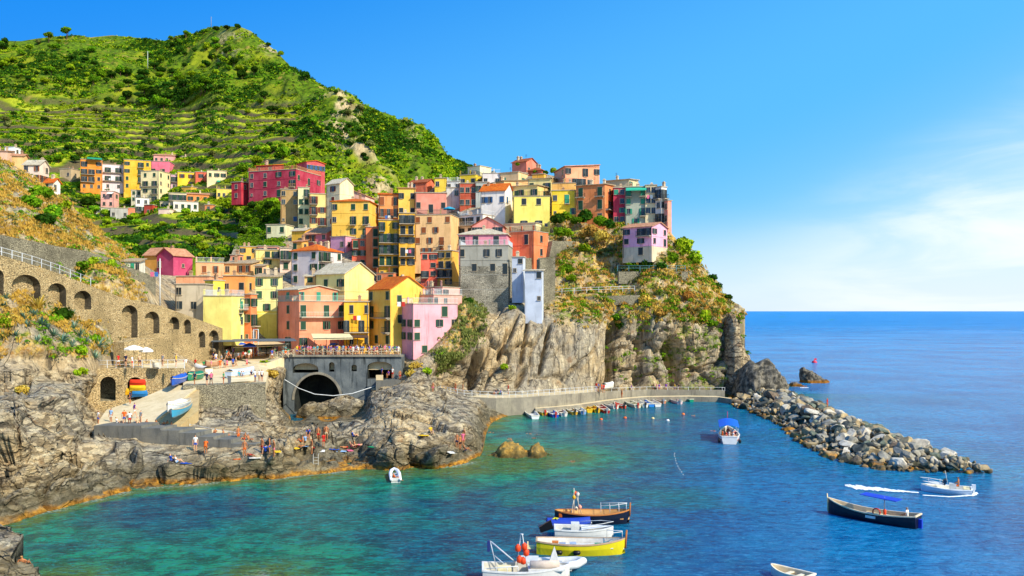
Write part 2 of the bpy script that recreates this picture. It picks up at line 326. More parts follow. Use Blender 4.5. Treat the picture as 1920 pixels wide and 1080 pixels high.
# bedded rock: coordinates tilted so layers dip
th = math.radians(28)
Bx = P3[..., 0]*math.cos(th)+P3[..., 2]*math.sin(th); Bz = -P3[..., 0]*math.sin(th)+P3[..., 2]*math.cos(th)
Q = np.stack([Bx, P3[..., 1], Bz], -1)
warp = np.stack([fbm(Q*.25, 2, 3), fbm(Q*.25, 2, 5), fbm(Q*.25, 2, 9)], -1)*1.2
f1, f2, cid = worley((Q+warp)*np.array([.10, .13, .24]), 4); g1, g2, gid = worley((Q+warp)*np.array([.34, .4, .95]), 14); h1, h2, hid = worley((Q+warp*.5)*np.array([.8, .9, 2.4]), 24)
blk = (cid-.5)*4.0+(.6-f1)*2.2+ridged(Q*np.array([.06, .07, .11]), 3, 37)*1.4+(gid-.5)*1.3+(hid-.5)*.34 - .9*np.exp(-((f2-f1)/.06)**2)-.35*np.exp(-((g2-g1)/.08)**2)
rock = blk + fbm(Q*np.array([.12, .12, .3]), 4, 31)*1.2 + fbm(Q*np.array([.6, .6, 2.6]), 4, 41)*.16
# cliff slabs: near-vertical fractures leaning right at the top
t2 = math.radians(-27)
Cx = P3[..., 0]*math.cos(t2)+P3[..., 2]*math.sin(t2); Cz = -P3[..., 0]*math.sin(t2)+P3[..., 2]*math.cos(t2)
C = np.stack([Cx, P3[..., 1], Cz], -1); cw = np.stack([fbm(C*.12, 3, 50), fbm(C*.12, 3, 51), fbm(C*.12, 3, 52)], -1)*2.5
a1, a2, aid = worley((C+cw*.5)*np.array([.13, .08, .040]), 61); b1, b2, bid = worley((C+cw*.5)*np.array([.42, .3, .14]), 71); e1, e2, eid = worley((P3+cw*.6)*np.array([.20, .2, .17]), 75); k1, k2, kid = worley((Q+warp)*np.array([.5, .5, .9]), 79)
slab = (aid-.5)*2.0+(bid-.5)*.45-1.2*np.exp(-((a2-a1)/.035)**2)-.2*np.exp(-((b2-b1)/.05)**2)+fbm(C*np.array([.9, .9, .3]), 4, 81)*.13
crag = slab*.55+(.55-e1)*2.0+(eid-.5)*1.8-.7*np.exp(-((e2-e1)/.05)**2)+(kid-.5)*.7+(.5-k1)*.5+fbm(C*np.array([.5, .5, .35]), 4, 95)*.45
veg_bump = fbm(P3*.5, 4, 101)*.7+fbm(P3*.15, 3, 103)*1.2
disp = m_shore*rock + (1-m_shore)*0
mc = m_cliff*(1-m_shore)
disp = disp + mc*(m_slab*slab+(1-m_slab)*crag*1.15)
disp = disp + np.clip(m_left+m_top-mc, 0, 1)*(1-m_shore)*(1-m_vil)*veg_bump
# deep cleft right of the slab, and minor ones
cl = np.exp(-(((PX-(1152+(660-PY)*.04))/9.0)**2))*box2(PX, PY, 1100, 1200, 600, 735, 14)
disp = disp - cl*9.0 - 4.5*np.exp(-(((PX-(1205+(660-PY)*.05))/10.0)**2))*box2(PX, PY, 1150, 1260, 610, 735, 14)
disp = disp - 6.0*np.exp(-(((PX-(1262-(660-PY)*.25))/14.0)**2))*box2(PX, PY, 1200, 1330, 640, 735, 14)
for x0_, sl, w_, y0, y1, am in ((1022, -.20, 3.2, 610, 700, 2.2), (985, -.12, 3.0, 585, 680, 1.4), (962, -.35, 3.5, 590, 640, 1.4), (945, -.30, 4, 620, 670, 1.8), (890, -.25, 6, 660, 735, 2.5), (915, -.55, 5, 690, 735, 1.8), (975, -.5, 6, 690, 735, 1.6)):
    disp = disp - am*1.7*np.exp(-(((PX-(x0_+(PY-(y0+y1)/2)*sl))/w_)**2))*box2(PX, PY, x0_-60, x0_+60, y0, y1, 8)
disp = disp*(1-.88*box2(PX, PY, 262, 500, 795, 885, 8))*(1-.65*box2(PX, PY, 840, 1420, 718, 800, 8))*(1-.93*m_flat)*(1-.8*m_vil)*GZ
zbase = P3[..., 2]; disp = disp*np.clip(.25+zbase/2.0, .15, 1)
# gorge under the bridge
gor = np.clip(box2(PX, PY, 545, 690, 700, 792, 9), 0, 1); disp = disp*(1-.75*gor)
PT = P3+NR*disp[..., None]; PT[..., 0] += sst(PX, 1320, 1380)*(fbm(P3*.25, 4, 111)*1.6-.8); PT[..., 1] += gor*9; PT[..., 0] += gor*9*(PX-960)/F; PT[..., 2] -= gor*1.5
# gentle slab of rock below water and a far side so the land is solid
def skirt(PT, back=((8, -.5), (25, -6), (60, -25)), under=((-1.0, -1.2), (-2.5, -4))):
    rows = [PT]; top = PT[-1].copy(); bot = PT[0].copy(); nb = len(under)
    up = []
    for dy, dz in under: r = bot.copy(); r[:, 1] += dy; r[:, 2] = np.minimum(r[:, 2], 0)+dz; up.append(r)
    bk = []
    for dy, dz in back: r = top.copy(); s = (r[:, 1]+dy)/r[:, 1]; r[:, 0] *= s; r[:, 1] += dy; r[:, 2] = np.maximum(r[:, 2]+dz, -3); bk.append(r)
    return np.concatenate([np.stack(up[::-1]), PT, np.stack(bk)], 0), nb
G3, nb = skirt(PT); gny = G3.shape[0]
pad = lambda a, v=None: np.concatenate([np.repeat(a[:1], nb, 0), a, np.repeat(a[-1:], gny-nb-ny, 0)], 0)
# paint masks : R dry grass, G green, B bare/rock tone
n_a = fbm(P3*.35, 4, 201); n_b = fbm(P3*.9, 3, 203)
m_thatch = box2(PX, PY, 822, 905, 565, 690, 14)*(1-sst(PX+(PY-570)*.75, 905, 960))
mR = np.clip(m_thatch+(m_left*1.0)*sst(n_a+n_b*.5, -.25, .35)+m_top*sst(n_a+n_b*.6, -.55, .15), 0, 1)*(1-m_flat)
m_gar = box2(PX, PY, 430, 530, 372, 462, 8)
mG = np.clip(m_gar*1.0+m_left*sst(-n_a+n_b, .15, .6)+m_top*sst(-n_a+n_b*.8, .1, .55)+mc*(1-m_slab)*sst(n_a+n_b, .35, .7)*.8, 0, 1)*(1-m_flat)
mB = m_shore
MAIN = dict(G3=G3, PX=pad(PX), PY=pad(PY))
def rockmat(t):
    a = t.attr('mask').outputs['Color']; s = t.n('ShaderNodeSeparateColor', {0: a}); w = t.world(); geo = t.n('ShaderNodeNewGeometry')
    bed = t.world((.55, .55, 3.2), (0, math.radians(28), 0)); vert = t.world((1.6, 1.6, .25), (0, math.radians(-16), 0))
    n1 = t.noise(w, .12, 8, .6); n2 = t.noise(bed, .9, 8, .65, .6); n3 = t.noise(vert, .8, 8, .65, .4); n4 = t.noise(w, 3.0, 6, .7)
    strat = t.mix(s.outputs[2], n3, n2)
    warm, gray, dark, pale = lin('c2a87e'), lin('9f9583'), lin('463f36'), lin('e2d2ae')
    c = t.mix(t.ss(n1, .38, .62), gray, warm); c = t.mix(t.ss(strat, .52, .72), c, pale); c = t.mix(t.ss(strat, .50, .34, 0, .85), c, dark)
    pm_ = t.n('ShaderNodeMapping', {0: t.n('ShaderNodeVectorMath', {0: w, 1: t.n('ShaderNodeVectorMath', {0: t.n('ShaderNodeTexNoise', {'Vector': w, 'Scale': .9, 'Detail': 4}).outputs['Color'], 1: (1.2, 1.2, 1.2)}, operation='MULTIPLY').outputs[0]}, operation='ADD').outputs[0], 'Rotation': (0, math.radians(28), 0), 'Scale': (.8, .9, 2.2)}).outputs[0]
    pl = t.n('ShaderNodeSeparateColor', {0: t.n('ShaderNodeTexVoronoi', {'Vector': pm_, 'Scale': 1.1}).outputs['Color']}).outputs[0]; pe = t.n('ShaderNodeTexVoronoi', {'Vector': pm_, 'Scale': 1.1}, feature='DISTANCE_TO_EDGE').outputs[0]
    pk = t.m('MULTIPLY_ADD', s.outputs[2], .8, .2); c = t.mix(t.m('MULTIPLY', t.m('MULTIPLY', t.ss(pl, .55, 1.0), .42), pk), c, pale); c = t.mix(t.m('MULTIPLY', t.m('MULTIPLY', t.ss(pl, .45, .0), .6), pk), c, dark); c = t.mix(t.m('MULTIPLY', t.m('MULTIPLY', t.ss(pe, .05, .0), .6), pk), c, dark)
    c = t.mix(t.m('MULTIPLY', t.ss(n4, .52, .7), .55), c, tuple(x*.55 for x in gray)); c = t.mix(t.m('MULTIPLY', t.ss(t.noise(w, .5, 5), .6, .75), .45), c, lin('a5703c'))
    dw = t.n('ShaderNodeVectorMath', {0: t.world(), 1: t.n('ShaderNodeVectorMath', {0: t.n('ShaderNodeTexNoise', {'Vector': w, 'Scale': .35, 'Detail': 5}).outputs['Color'], 1: (1.6, 1.6, 1.6)}, operation='MULTIPLY').outputs[0]}, operation='ADD').outputs[0]
    cb = t.n('ShaderNodeMapping', {0: t.n('ShaderNodeVectorMath', {0: dw, 1: t.n('ShaderNodeVectorMath', {0: t.n('ShaderNodeTexNoise', {'Vector': w, 'Scale': .18, 'Detail': 5}).outputs['Color'], 1: (5.0, 5.0, 5.0)}, operation='MULTIPLY').outputs[0]}, operation='ADD').outputs[0], 'Rotation': (0, math.radians(28), 0), 'Scale': (.17, .2, .5)}).outputs[0]; cv = t.n('ShaderNodeMapping', {0: dw, 'Rotation': (0, math.radians(-27), 0), 'Scale': (.42, .3, .10)}).outputs[0]
    vor = lambda v, sc: t.n('ShaderNodeTexVoronoi', {'Vector': v, 'Scale': sc}, feature='DISTANCE_TO_EDGE').outputs[0]
    ck = t.mix(s.outputs[2], t.m('MINIMUM', t.ss(vor(cv, 1.0), 0, .03, .35, 1), t.ss(vor(cv, 2.6), -.02, .05, .85, 1)), t.m('MINIMUM', t.ss(vor(cb, 1.0), 0, .06), t.ss(vor(cb, 2.4), -.02, .05, .75, 1)))
    c = t.mix(t.m('MULTIPLY', t.m('MULTIPLY', t.m('SUBTRACT', 1.0, ck), .62), t.ss(t.noise(w, .25, 3), .35, .55, .15, 1)), c, lin('2c2823'))
    px = t.n('ShaderNodeSeparateXYZ', {0: geo.outputs['Position']}).outputs[2]; zz = t.m('ADD', px, t.m('MULTIPLY', t.m('SUBTRACT', t.noise(w, .7, 4), .5), 1.3))
    c = t.mix(t.ss(zz, 3.2, 1.2, 0, .6), c, lin('4a452f'))                         # damp lower band
    c = t.mix(t.m('MULTIPLY', t.ss(zz, .62, .2, 0, .85), t.ss(t.noise(w, .35, 4), .32, .55, .35, 1)), c, t.mix(t.ss(t.noise(w, 1.5, 4), .4, .6), lin('8a5a14'), lin('d2942c')))   # ochre algae at the waterline
    c = t.mix(t.ss(zz, .12, -.35, 0, .8), c, lin('6e5a20'))
    dry = t.mix(t.ss(t.noise(w, .9, 6), .35, .65), lin('a87a3c'), lin('d6b45a')); grn = t.mix(t.ss(t.noise(w, 1.2, 6), .35, .65), lin('3f5c14'), lin('8f9c26'))
    br = t.ss(t.noise(w, 1.7, 6, .7), .35, .6)
    c = t.mix(t.m('MULTIPLY', s.outputs[0], br), c, dry); c = t.mix(t.m('MULTIPLY', s.outputs[1], t.ss(t.noise(w, 1.1, 6, .7), .38, .58)), c, grn)
    h = t.m('ADD', t.m('ADD', t.m('MULTIPLY', strat, .8), t.m('MULTIPLY', n4, .5)), t.m('ADD', t.m('MULTIPLY', ck, .6), t.m('MULTIPLY', pl, .5)))
    t.out(c, .93, h, 1.0, .45, spec=.12)
ROCK = mat('weathered_rock', rockmat)
def col_attr(me, name, arr):
    a = me.color_attributes.new(name, 'FLOAT_COLOR', 'POINT'); a.data.foreach_set('color', np.c_[arr.reshape(-1, arr.shape[-1]), np.ones(arr.reshape(-1, arr.shape[-1]).shape[0])].astype(np.float32).ravel())
MK = np.stack([pad(mR), pad(mG), pad(mB)], -1)
fg = facegrid(gny, nx); cx = MAIN['PX'][:-1, :-1]; cy = MAIN['PY'][:-1, :-1]
m_dev = pad(m_vil)[:-1, :-1] > .5
reg = np.where((cy > 690) & (cx < 960), 1, np.where((cx > 822) & ((cy > 565) | (cx > 1262)), 2, np.where(cx < 300, 3, 4)))
for k, nm in ((1, 'rocky_shore'), (2, 'cliff'), (3, 'headland_slope'), (4, 'village_hillside')):
    fk = fg[reg == k]; used, inv = np.unique(fk.ravel(), return_inverse=True)
    me = mesh_np(nm, G3.reshape(-1, 3)[used], inv.reshape(-1, 4), [ROCK]); col_attr(me, 'mask', MK.reshape(-1, 3)[used])
    tag(mobj(nm, me), kind='structure')
# ------------------------------------------------------------------ mountain behind
MT = [(-160, 85), (-60, 78), (0, 76), (40, 77), (70, 72), (105, 68), (140, 66), (170, 70), (210, 66), (260, 71), (310, 77), (335, 66), (365, 62), (395, 52), (420, 49), (450, 50), (470, 58), (495, 78), (520, 98), (545, 125), (570, 142), (600, 160), (640, 180), (680, 205), (700, 216),
      (740, 243), (772, 266), (800, 287), (824, 306), (840, 322), (900, 378)]
MBOT = [(-160, 400), (120, 480), (300, 520), (560, 470), (700, 430), (900, 370)]
MA = [(150, 360, 345), (290, 380, 338), (420, 375, 328), (250, 412, 322), (400, 412, 300), (500, 405, 285), (300, 470, 262), (450, 468, 255), (120, 470, 262), (300, 520, 235), (-160, 350, 330), (0, 330, 345), (0, 250, 410), (200, 285, 405), (400, 290, 385), (480, 300, 350), (530, 350, 300), (600, 330, 315), (700, 360, 305), (700, 430, 290),
      (0, 170, 490), (200, 200, 465), (400, 200, 440), (600, 230, 395), (640, 280, 360), (720, 270, 400), (780, 300, 400), (840, 330, 400), (900, 370, 390), (-160, 170, 490), (0, 76, 600), (-160, 85, 600), (200, 68, 590), (340, 66, 560), (430, 49, 520), (500, 80, 490), (560, 136, 460), (640, 180, 440), (700, 216, 435), (780, 263, 432), (850, 308, 430), (900, 350, 428), (480, 160, 460), (560, 200, 425)]
MD = TPS(MA)
mnx, mny = 470, 230
QX, QY = grid_patch(mnx, mny, -160, 900, MT, MBOT)
QD = MD(QX, QY); Q3 = to3(QX, QY, QD)
m_ter = np.clip(box2(QX, QY, -200, 570, 195, 500, 22)-box2(QX, QY, 180, 600, 120, 208, 12)*.6, 0, 1); m_ter2 = np.clip(box2(QX, QY, -200, 420, 90, 215, 20), 0, 1)*.45
m_crag = np.clip(np.exp(-(((QX-(640+(QY-250)*.45))/34.0)**2))*box2(QX, QY, 560, 760, 215, 400, 16)+box2(QX, QY, 410, 525, 62, 118, 14)*.9+np.exp(-(((QX-(735+(QY-250)*.5))/12.0)**2))*.4*box2(QX, QY, 650, 860, 230, 340, 12), 0, 1)
zt = Q3[..., 2]+fbm(Q3*np.array([.012, .012, .0]), 3, 301)*7+fbm(Q3*.05, 2, 303)*.8 + Q3[..., 0]*.02
HT = 4.6; fr = (zt/HT) % 1.0; g = sst(fr, .42, .95)
dD = (g-fr)*5.5*np.clip(m_ter+m_ter2, 0, 1)
QD2 = QD+dD; Q3 = to3(QX, QY, QD2)
gul = ridged(Q3*np.array([.012, .012, .004])+3, 4, 311)*7*(1-m_ter*.75)+fbm(Q3*.06, 4, 313)*2.2*(1-m_ter*.6)+m_crag*(ridged(Q3*np.array([.05, .05, .02]), 4, 317)*5)
edge = sst(np.broadcast_to(np.linspace(1, 0, mny)[:, None], QX.shape), 0, .12)
NQ = normals(Q3); NQ = np.where((NQ[..., 1] > 0)[..., None], -NQ, NQ)
Q3 = Q3+NQ*(gul*edge)[..., None]
MG3, mnb = skirt(Q3, back=((20, -2), (80, -30), (200, -120), (300, -400)), under=((-5, -5),))
mgny = MG3.shape[0]; mpad = lambda a: np.concatenate([np.repeat(a[:1], mnb, 0), a, np.repeat(a[-1:], mgny-mnb-mny, 0)], 0)
wall = (1-sst(fr, .40, .50))*sst(fr, .0, .06)*m_ter
lush = sst(fr, .46, .58)*(1-sst(fr, .82, .95))*m_ter*sst(fbm(Q3*.02, 4, 321), -.7, .1); 
MMK = np.stack([mpad(np.clip(wall, 0, 1)), mpad(lush), mpad(m_crag*sst(fbm(Q3*.07, 4, 331), -.35, .2))], -1)
def hillmat(t):
    a = t.attr('mask').outputs['Color']; s = t.n('ShaderNodeSeparateColor', {0: a}); w = t.world()
    n1 = t.noise(w, .045, 8, .65); n2 = t.noise(w, .35, 8, .65); n3 = t.noise(w, 1.2, 5)
    c = t.mix(t.ss(n2, .35, .62), lin('2f4a10'), lin('64801a')); c = t.mix(t.ss(n1, .48, .66), c, lin('8a9220')); c = t.mix(t.ss(n3, .52, .7, 0, .6), c, lin('6d6b22'))
    c = t.mix(t.m('MULTIPLY', t.ss(t.noise(w, .08, 6), .58, .7), .7), c, lin('b59a4a'))
    c = t.mix(t.m('MULTIPLY', s.outputs[1], t.ss(n2, .3, .55, .3, .95)), c, t.mix(n3, lin('9fae1e'), lin('c8c43c')))
    c = t.mix(t.m('MULTIPLY', s.outputs[0], t.ss(n2, .3, .5, .4, 1)), c, t.mix(n3, lin('3c3628'), lin('7a6c4c')))
    rk = t.mix(t.ss(t.noise(t.world((1, 1, .4)), .25, 7, .65), .4, .6), lin('8d7a5c'), lin('c9b48a')); c = t.mix(t.m('MULTIPLY', s.outputs[2], t.ss(n2, .36, .5)), c, rk)
    t.out(c, .95, t.m('ADD', n2, t.m('MULTIPLY', n3, .4)), 1.0, .8, spec=.05)
HILL = mat('terraced_hillside', hillmat)
me = mesh_np('hill', MG3.reshape(-1, 3), facegrid(mgny, mnx).reshape(-1, 4), [HILL]); col_attr(me, 'mask', MMK)
tag(mobj('hill', me), kind='structure')
# ------------------------------------------------------------------ near rock in the bottom-left corner
ax, ay = grid_patch(60, 80, -60, 95, [(-60, 960), (0, 985), (14, 992), (24, 1010), (26, 1040), (60, 1072), (80, 1090), (95, 1100)], [(-60, 1250), (95, 1250)])
d0 = 57-(ay-1000)*.05+np.clip(ax, 0, 90)*.02; a3 = to3(ax, ay, d0)
aq = a3*np.array([.6, .6, 1.0]); w1, w2, wi = worley(aq, 5); a3[..., 1] -= (wi-.5)*1.4-.6*np.exp(-((w2-w1)/.1)**2)+fbm(a3*.9, 4, 6)*.5
a3g, _ = skirt(a3, back=((1.5, -.6), (4, -9), (6, -22)), under=((0, -8),))
me = mesh_np('near_rock', a3g.reshape(-1, 3), facegrid(a3g.shape[0], 60).reshape(-1, 4), [ROCK]); 
mk = np.zeros(a3g.shape); mk[..., 2] = 1; col_attr(me, 'mask', mk); tag(mobj('near_rock', me), kind='structure')
# ------------------------------------------------------------------ sea
land = []
for r in (nb,): land += [(p[0], p[1]) for p in G3[r, ::6]]
land += [(-17, 58), (-30, 57), (-36, 56)]
LAND = np.array(land)
BW_NEAR = [(42.0, 160), (42.8, 140), (40.5, 122), (38.6, 112), (39.0, 103), (41.5, 97), (47, 95), (52.5, 94.5)]
BW_FAR = [(56, 168), (55.5, 150), (54, 135), (53.5, 122), (53.2, 112), (54, 105), (56.5, 99), (57, 97)]
ISL = at(958, 862, 0).xy
isl_c = np.array([(x-960)/F*DZ(y, 0) for x, y in ((960, 862), (985, 858), (1000, 856))]), np.array([DZ(y, 0) for y in (862, 858, 856)])
rows = np.r_[np.arange(20, 60, 2.0), np.geomspace(60, 400, 330), np.geomspace(420, 45000, 60)]
cols = np.linspace(-1.1, 1.1, 380)
SX = rows[:, None]*cols[None]; SY = np.broadcast_to(rows[:, None], SX.shape)
d_land = np.full(SX.shape, 1e9)
for (lx, ly) in LAND: d_land = np.minimum(d_land, (SX-lx)**2+(SY-ly)**2)
d_land = np.sqrt(d_land)
d_bw = np.full(SX.shape, 1e9)
for (lx, ly) in BW_NEAR+BW_FAR: d_bw = np.minimum(d_bw, (SX-lx)**2+(SY-ly)**2)
d_bw = np.sqrt(d_bw); d_is = np.full(SX.shape, 1e9)
for lx, ly in zip(*isl_c): d_is = np.minimum(d_is, ((SX-lx)/1.35)**2+(SY-ly)**2)
d_is = np.sqrt(d_is); nzs = fbm(np.stack([SX*.06, SY*.06, SX*0], -1), 4, 401); nz2 = fbm(np.stack([SX*.25, SY*.25, SX*0], -1), 3, 403)
shal = np.exp(-np.maximum(d_land-1.5, 0)/(6.5+nzs*5.0)*1.0)*.95+np.exp(-np.maximum(d_is-2.5, 0)/5.0)*1.0
bay = 1/(1+np.exp((SX-(9+(SY-60)*.33)-nzs*6)/5.0)); bay = np.where(SY > 175, 0, bay)     # sheltered teal water in the west of the bay
bay = np.maximum(bay, np.exp(-np.maximum(d_land-2, 0)/16)*.9*(SY < 185)); tur = np.exp(-np.maximum(d_bw-2, 0)/9)*.55
patch = sst(nz2+nzs, .15, .8)
me = mesh_np('sea', np.stack([SX, SY, SX*0], -1).reshape(-1, 3), facegrid(len(rows), len(cols)).reshape(-1, 4), [], True)
foam = np.exp(-(np.minimum(d_land, d_bw*1.6+.6)/.9)**2)*sst(nz2, .1, .7)
col_attr(me, 'depth', np.stack([np.clip(shal, 0, 1), np.clip(bay, 0, 1), np.clip(tur+foam*0, 0, 1)], -1)); col_attr(me, 'foam', np.stack([np.clip(foam, 0, 1), patch, patch*0], -1))
def seamat(t):
    s = t.n('ShaderNodeSeparateColor', {0: t.attr('depth').outputs['Color']}); fo = t.n('ShaderNodeSeparateColor', {0: t.attr('foam').outputs['Color']})
    g = t.n('ShaderNodeNewGeometry'); w = t.world(); w2 = t.world((1, 2.2, 1), (0, 0, math.radians(20)))
    n1 = t.noise(w, .05, 5, .6); n2 = t.noise(w, .35, 6, .65, .5)
    deep = t.mix(t.ss(n1, .35, .65), lin('0368ae'), lin('0a90d4')); teal = t.mix(t.ss(n2, .36, .64), lin('004468'), lin('016e88'))
    c = t.mix(s.outputs[1], deep, teal); c = t.mix(t.m('MULTIPLY', s.outputs[2], t.ss(n2, .4, .6, .4, 1)), c, lin('0c8f9c'))
    c = t.mix(t.m('MULTIPLY', t.m('MULTIPLY', s.outputs[1], fo.outputs[1]), .5), c, lin('04907e'))
    c = t.mix(t.ss(s.outputs[0], .12, .62), c, t.mix(t.ss(n2, .4, .58), lin('046e58'), lin('10a07c'))); c = t.mix(t.ss(s.outputs[0], .62, .97), c, t.mix(n2, lin('6f7020'), lin('3b8f4a')))
    fm = t.m('MULTIPLY', fo.outputs[0], t.ss(t.noise(w, 3.5, 5, .7), .42, .62)); c = t.mix(fm, c, (.85, .88, .88))
    d = t.n('ShaderNodeVectorMath', {0: g.outputs['Position']}, operation='LENGTH').outputs['Value']
    b1 = t.noise(w2, .62, 7, .72, .5); b2 = t.noise(t.world((1, 1.7, 1), (0, 0, math.radians(-15))), .30, 5, .65, .3); b3 = t.noise(t.world((1, 1.6, 1), (0, 0, math.radians(12))), 1.7, 5, .75, .4)
    h = t.m('ADD', t.m('ADD', t.m('MULTIPLY', b1, 1.0), t.m('MULTIPLY', b2, 1.6)), t.m('MULTIPLY', b3, .35))
    c = t.mix(t.ss(b1, .50, .64, 0, .6), c, t.mix(s.outputs[1], lin('3a9ce0'), lin('128c9c'))); c = t.mix(t.ss(b1, .5, .38, 0, .5), c, t.mix(s.outputs[1], lin('033f88'), lin('013a58'))); c = t.mix(t.ss(b3, .54, .66, 0, .55), c, t.mix(s.outputs[1], lin('4aaeea'), lin('20a8a8'))); c = t.mix(t.ss(b3, .47, .36, 0, .55), c, t.mix(s.outputs[1], lin('024a94'), lin('01405a')))  # light and dark sides of the ripples painted into the base colour
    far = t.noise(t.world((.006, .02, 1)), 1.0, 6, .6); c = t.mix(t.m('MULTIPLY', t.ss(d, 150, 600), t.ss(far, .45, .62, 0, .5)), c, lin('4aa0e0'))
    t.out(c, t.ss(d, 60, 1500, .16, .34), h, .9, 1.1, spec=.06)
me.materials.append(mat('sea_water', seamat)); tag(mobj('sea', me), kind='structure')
# ================================================================== HOUSES
SHC = dict(g='1d4a34', t='2f9c7c', n='9a5428', r='7b3426', b='35608f', k='26343a', v='3d6b4a')
def shutmat(c):
    rgb = lin(c)
    def f(t):
        w = t.n('ShaderNodeTexWave', {'Vector': t.obj(), 'Scale': 4.0}, wave_type='BANDS', bands_direction='Z').outputs['Fac']
        t.out(t.mix(t.ss(w, .1, .6), tuple(x*.5 for x in rgb), rgb), .6, w, .6, .02)
    return mat('shutter_'+c, f)
GLASS = mat('window_glass', lambda t: t.out(t.mix(t.ss(t.noise(t.world(), .6, 2), .4, .6), lin('1a2226'), lin('39444a')), .12, spec=.6))
TRIM = paint('b8a88e', .8); IRON = paint('2c2e2f', .5); WRAIL = paint('d5d8da', .5)
TILE = dict(o=tiles('e07a22', 'c9541a'), g=tiles('c7ae8a', '9c8a70'), p=tiles('d9a07c', 'b9805c'), r=tiles('b5663c', '8f4a30'), w=tiles('d9cdb2', 'bfae90'))
SLATE = cast('roof_terrace_concrete', 'a89c88', 'bcae98', '8d8474')
WT = {}
def wtmpl(kind, sh):
    k = (kind, sh)
    if k in WT: return WT[k]
    w, h = dict(w=(1.0, 1.4), c=(1.0, 1.4), o=(.95, 1.25), s=(.6, .7), d=(1.1, 2.15), f=(1.15, 2.1))[kind]
    m = MB(); t = .07
    m.box(-w/2-t, w/2+t, -.07, .05, h, h+t); m.box(-w/2-t, -w/2, -.06, .05, 0, h); m.box(w/2, w/2+t, -.06, .05, 0, h)
    m.box(-w/2-.16, w/2+.16, -.20, .05, -t, 0)
    m.box(-w/2, w/2, -.02, .04, 0, h, 1); m.box(-.02, .02, -.045, 0, 0, h)
    fr = m.mesh('window', [TRIM, GLASS]); sm = []
    if kind in 'wcdf':
        for s in (-1, 1):
            q = MB(); lw = w/2
            x0 = (s*(w/2+.03) if kind in 'wf' else 0); xa, xb = sorted((x0, x0+s*(lw-.01)))
            q.box(xa, xb, -.12, -.075, .02, h-.01); sm.append(q.mesh('shutter', shutmat(SHC[sh])))
    WT[k] = (fr, sm, w, h); return WT[k]
def railing(m, x0, x1, y, z0, hgt=.95, step=.3, axis='x', mi=0):
    def bx(a, b, c, d, e, f):
        if axis == 'x': m.box(a, b, c, d, e, f, mi)
        else: m.box(c, d, a, b, e, f, mi)
    bx(x0, x1, y-.03, y+.03, z0+hgt-.05, z0+hgt); bx(x0, x1, y-.02, y+.02, z0+.08, z0+.12)
    n = max(2, int((x1-x0)/step))
    for k in range(n+1):
        x = x0+(x1-x0)*k/n; bx(x-.014, x+.014, y-.014, y+.014, z0, z0+hgt)
def sheet(m, pts, t=.14, mi=0):
    a = [Vector(p) for p in pts]; b = [p-Vector((0, 0, t)) for p in a]; n = len(a)
    m.add(a+b, [tuple(range(n)), tuple(range(n, 2*n))[::-1]]+[(i, (i+1) % n, n+(i+1) % n, n+i) for i in range(n)], mi)
NWIN = [0]
def face_windows(root, rows, wl, h, face, sh, rnd, rail):
    """rows: 'ww/bb' top to bottom. face 0 = left/front (y=0 plane), 1 = right (x=wl plane)."""
    R = rows.split('/'); n = len(R); fh = h/n
    if n == 0: return
    for i, row in enumerate(R):
        z0 = h-(i+1)*fh; cw = wl/max(1, len(row)); runs = []
        for j, ch in enumerate(row):
            if ch == '_' and runs and runs[-1][1] >= cw*(j+.5)-cw*.75: runs[-1][1] = cw*(j+.5)+cw*.46
            if ch in '. _': continue
            kind = {'w': 'w', 'c': 'c', 'o': 'o', 's': 's', 'd': 'd', 'f': 'f', 'b': 'f', 'e': 'd', 'B': 'f', 'E': 'd'}[ch]
            if kind in 'wc' and rnd.random() < .16: kind = 'c' if kind == 'w' else 'w'
            fr, sm, w, hh = wtmpl(kind, sh); x = cw*(j+.5); sw = (2.0 if kind in 'wf' else 1.3)*w
            sx_ = min(1.1, cw*.96/sw) if sw > cw*.96 else 1.0; sz = min(1.0, fh*.78/hh) if kind in 'df' else min(1.05, fh*.55/hh)
            sx_ = max(sx_, .45); z = z0+(.1 if kind in 'df' else max(.25*fh, .3))
            loc = (x, 0, z) if face == 0 else (root['_wl'], x, z); rot = (0, 0, 0) if face == 0 else (0, 0, math.pi/2)
            wo = mobj('window' if kind not in 'df' else 'balcony_door', fr, root, loc, rot, (sx_, 1, sz)); NWIN[0] += 1
            for me in sm: mobj('shutter', me, wo)
            if ch in 'be': runs.append([x-cw*.42, x+cw*.42])
            if ch in 'BE':
                if runs and runs[-1][1] >= x-cw*.75: runs[-1][1] = x+cw*.46
                else: runs.append([x-cw*.46, x+cw*.46])
        for a, b in runs:
            zz = z0; m = MB(); m.box(a, b, -.95, .0, zz-.08, zz+.07)
            for bx_ in (a+.15, b-.3): m.box(bx_, bx_+.15, -.6, 0, zz-.3, zz-.08)
            loc = (0, 0, 0) if face == 0 else (root['_wl'], 0, 0); rot = (0, 0, 0) if face == 0 else (0, 0, math.pi/2)
            bo = m.build('balcony', [SLATE], root, loc=loc, rot=rot)
            m = MB(); railing(m, a+.03, b-.03, -.9, zz+.07); railing(m, -.9, -.02, a+.03, zz+.07, axis='y'); railing(m, -.9, -.02, b-.03, zz+.07, axis='y')
            m.build('railing', [rail], bo)
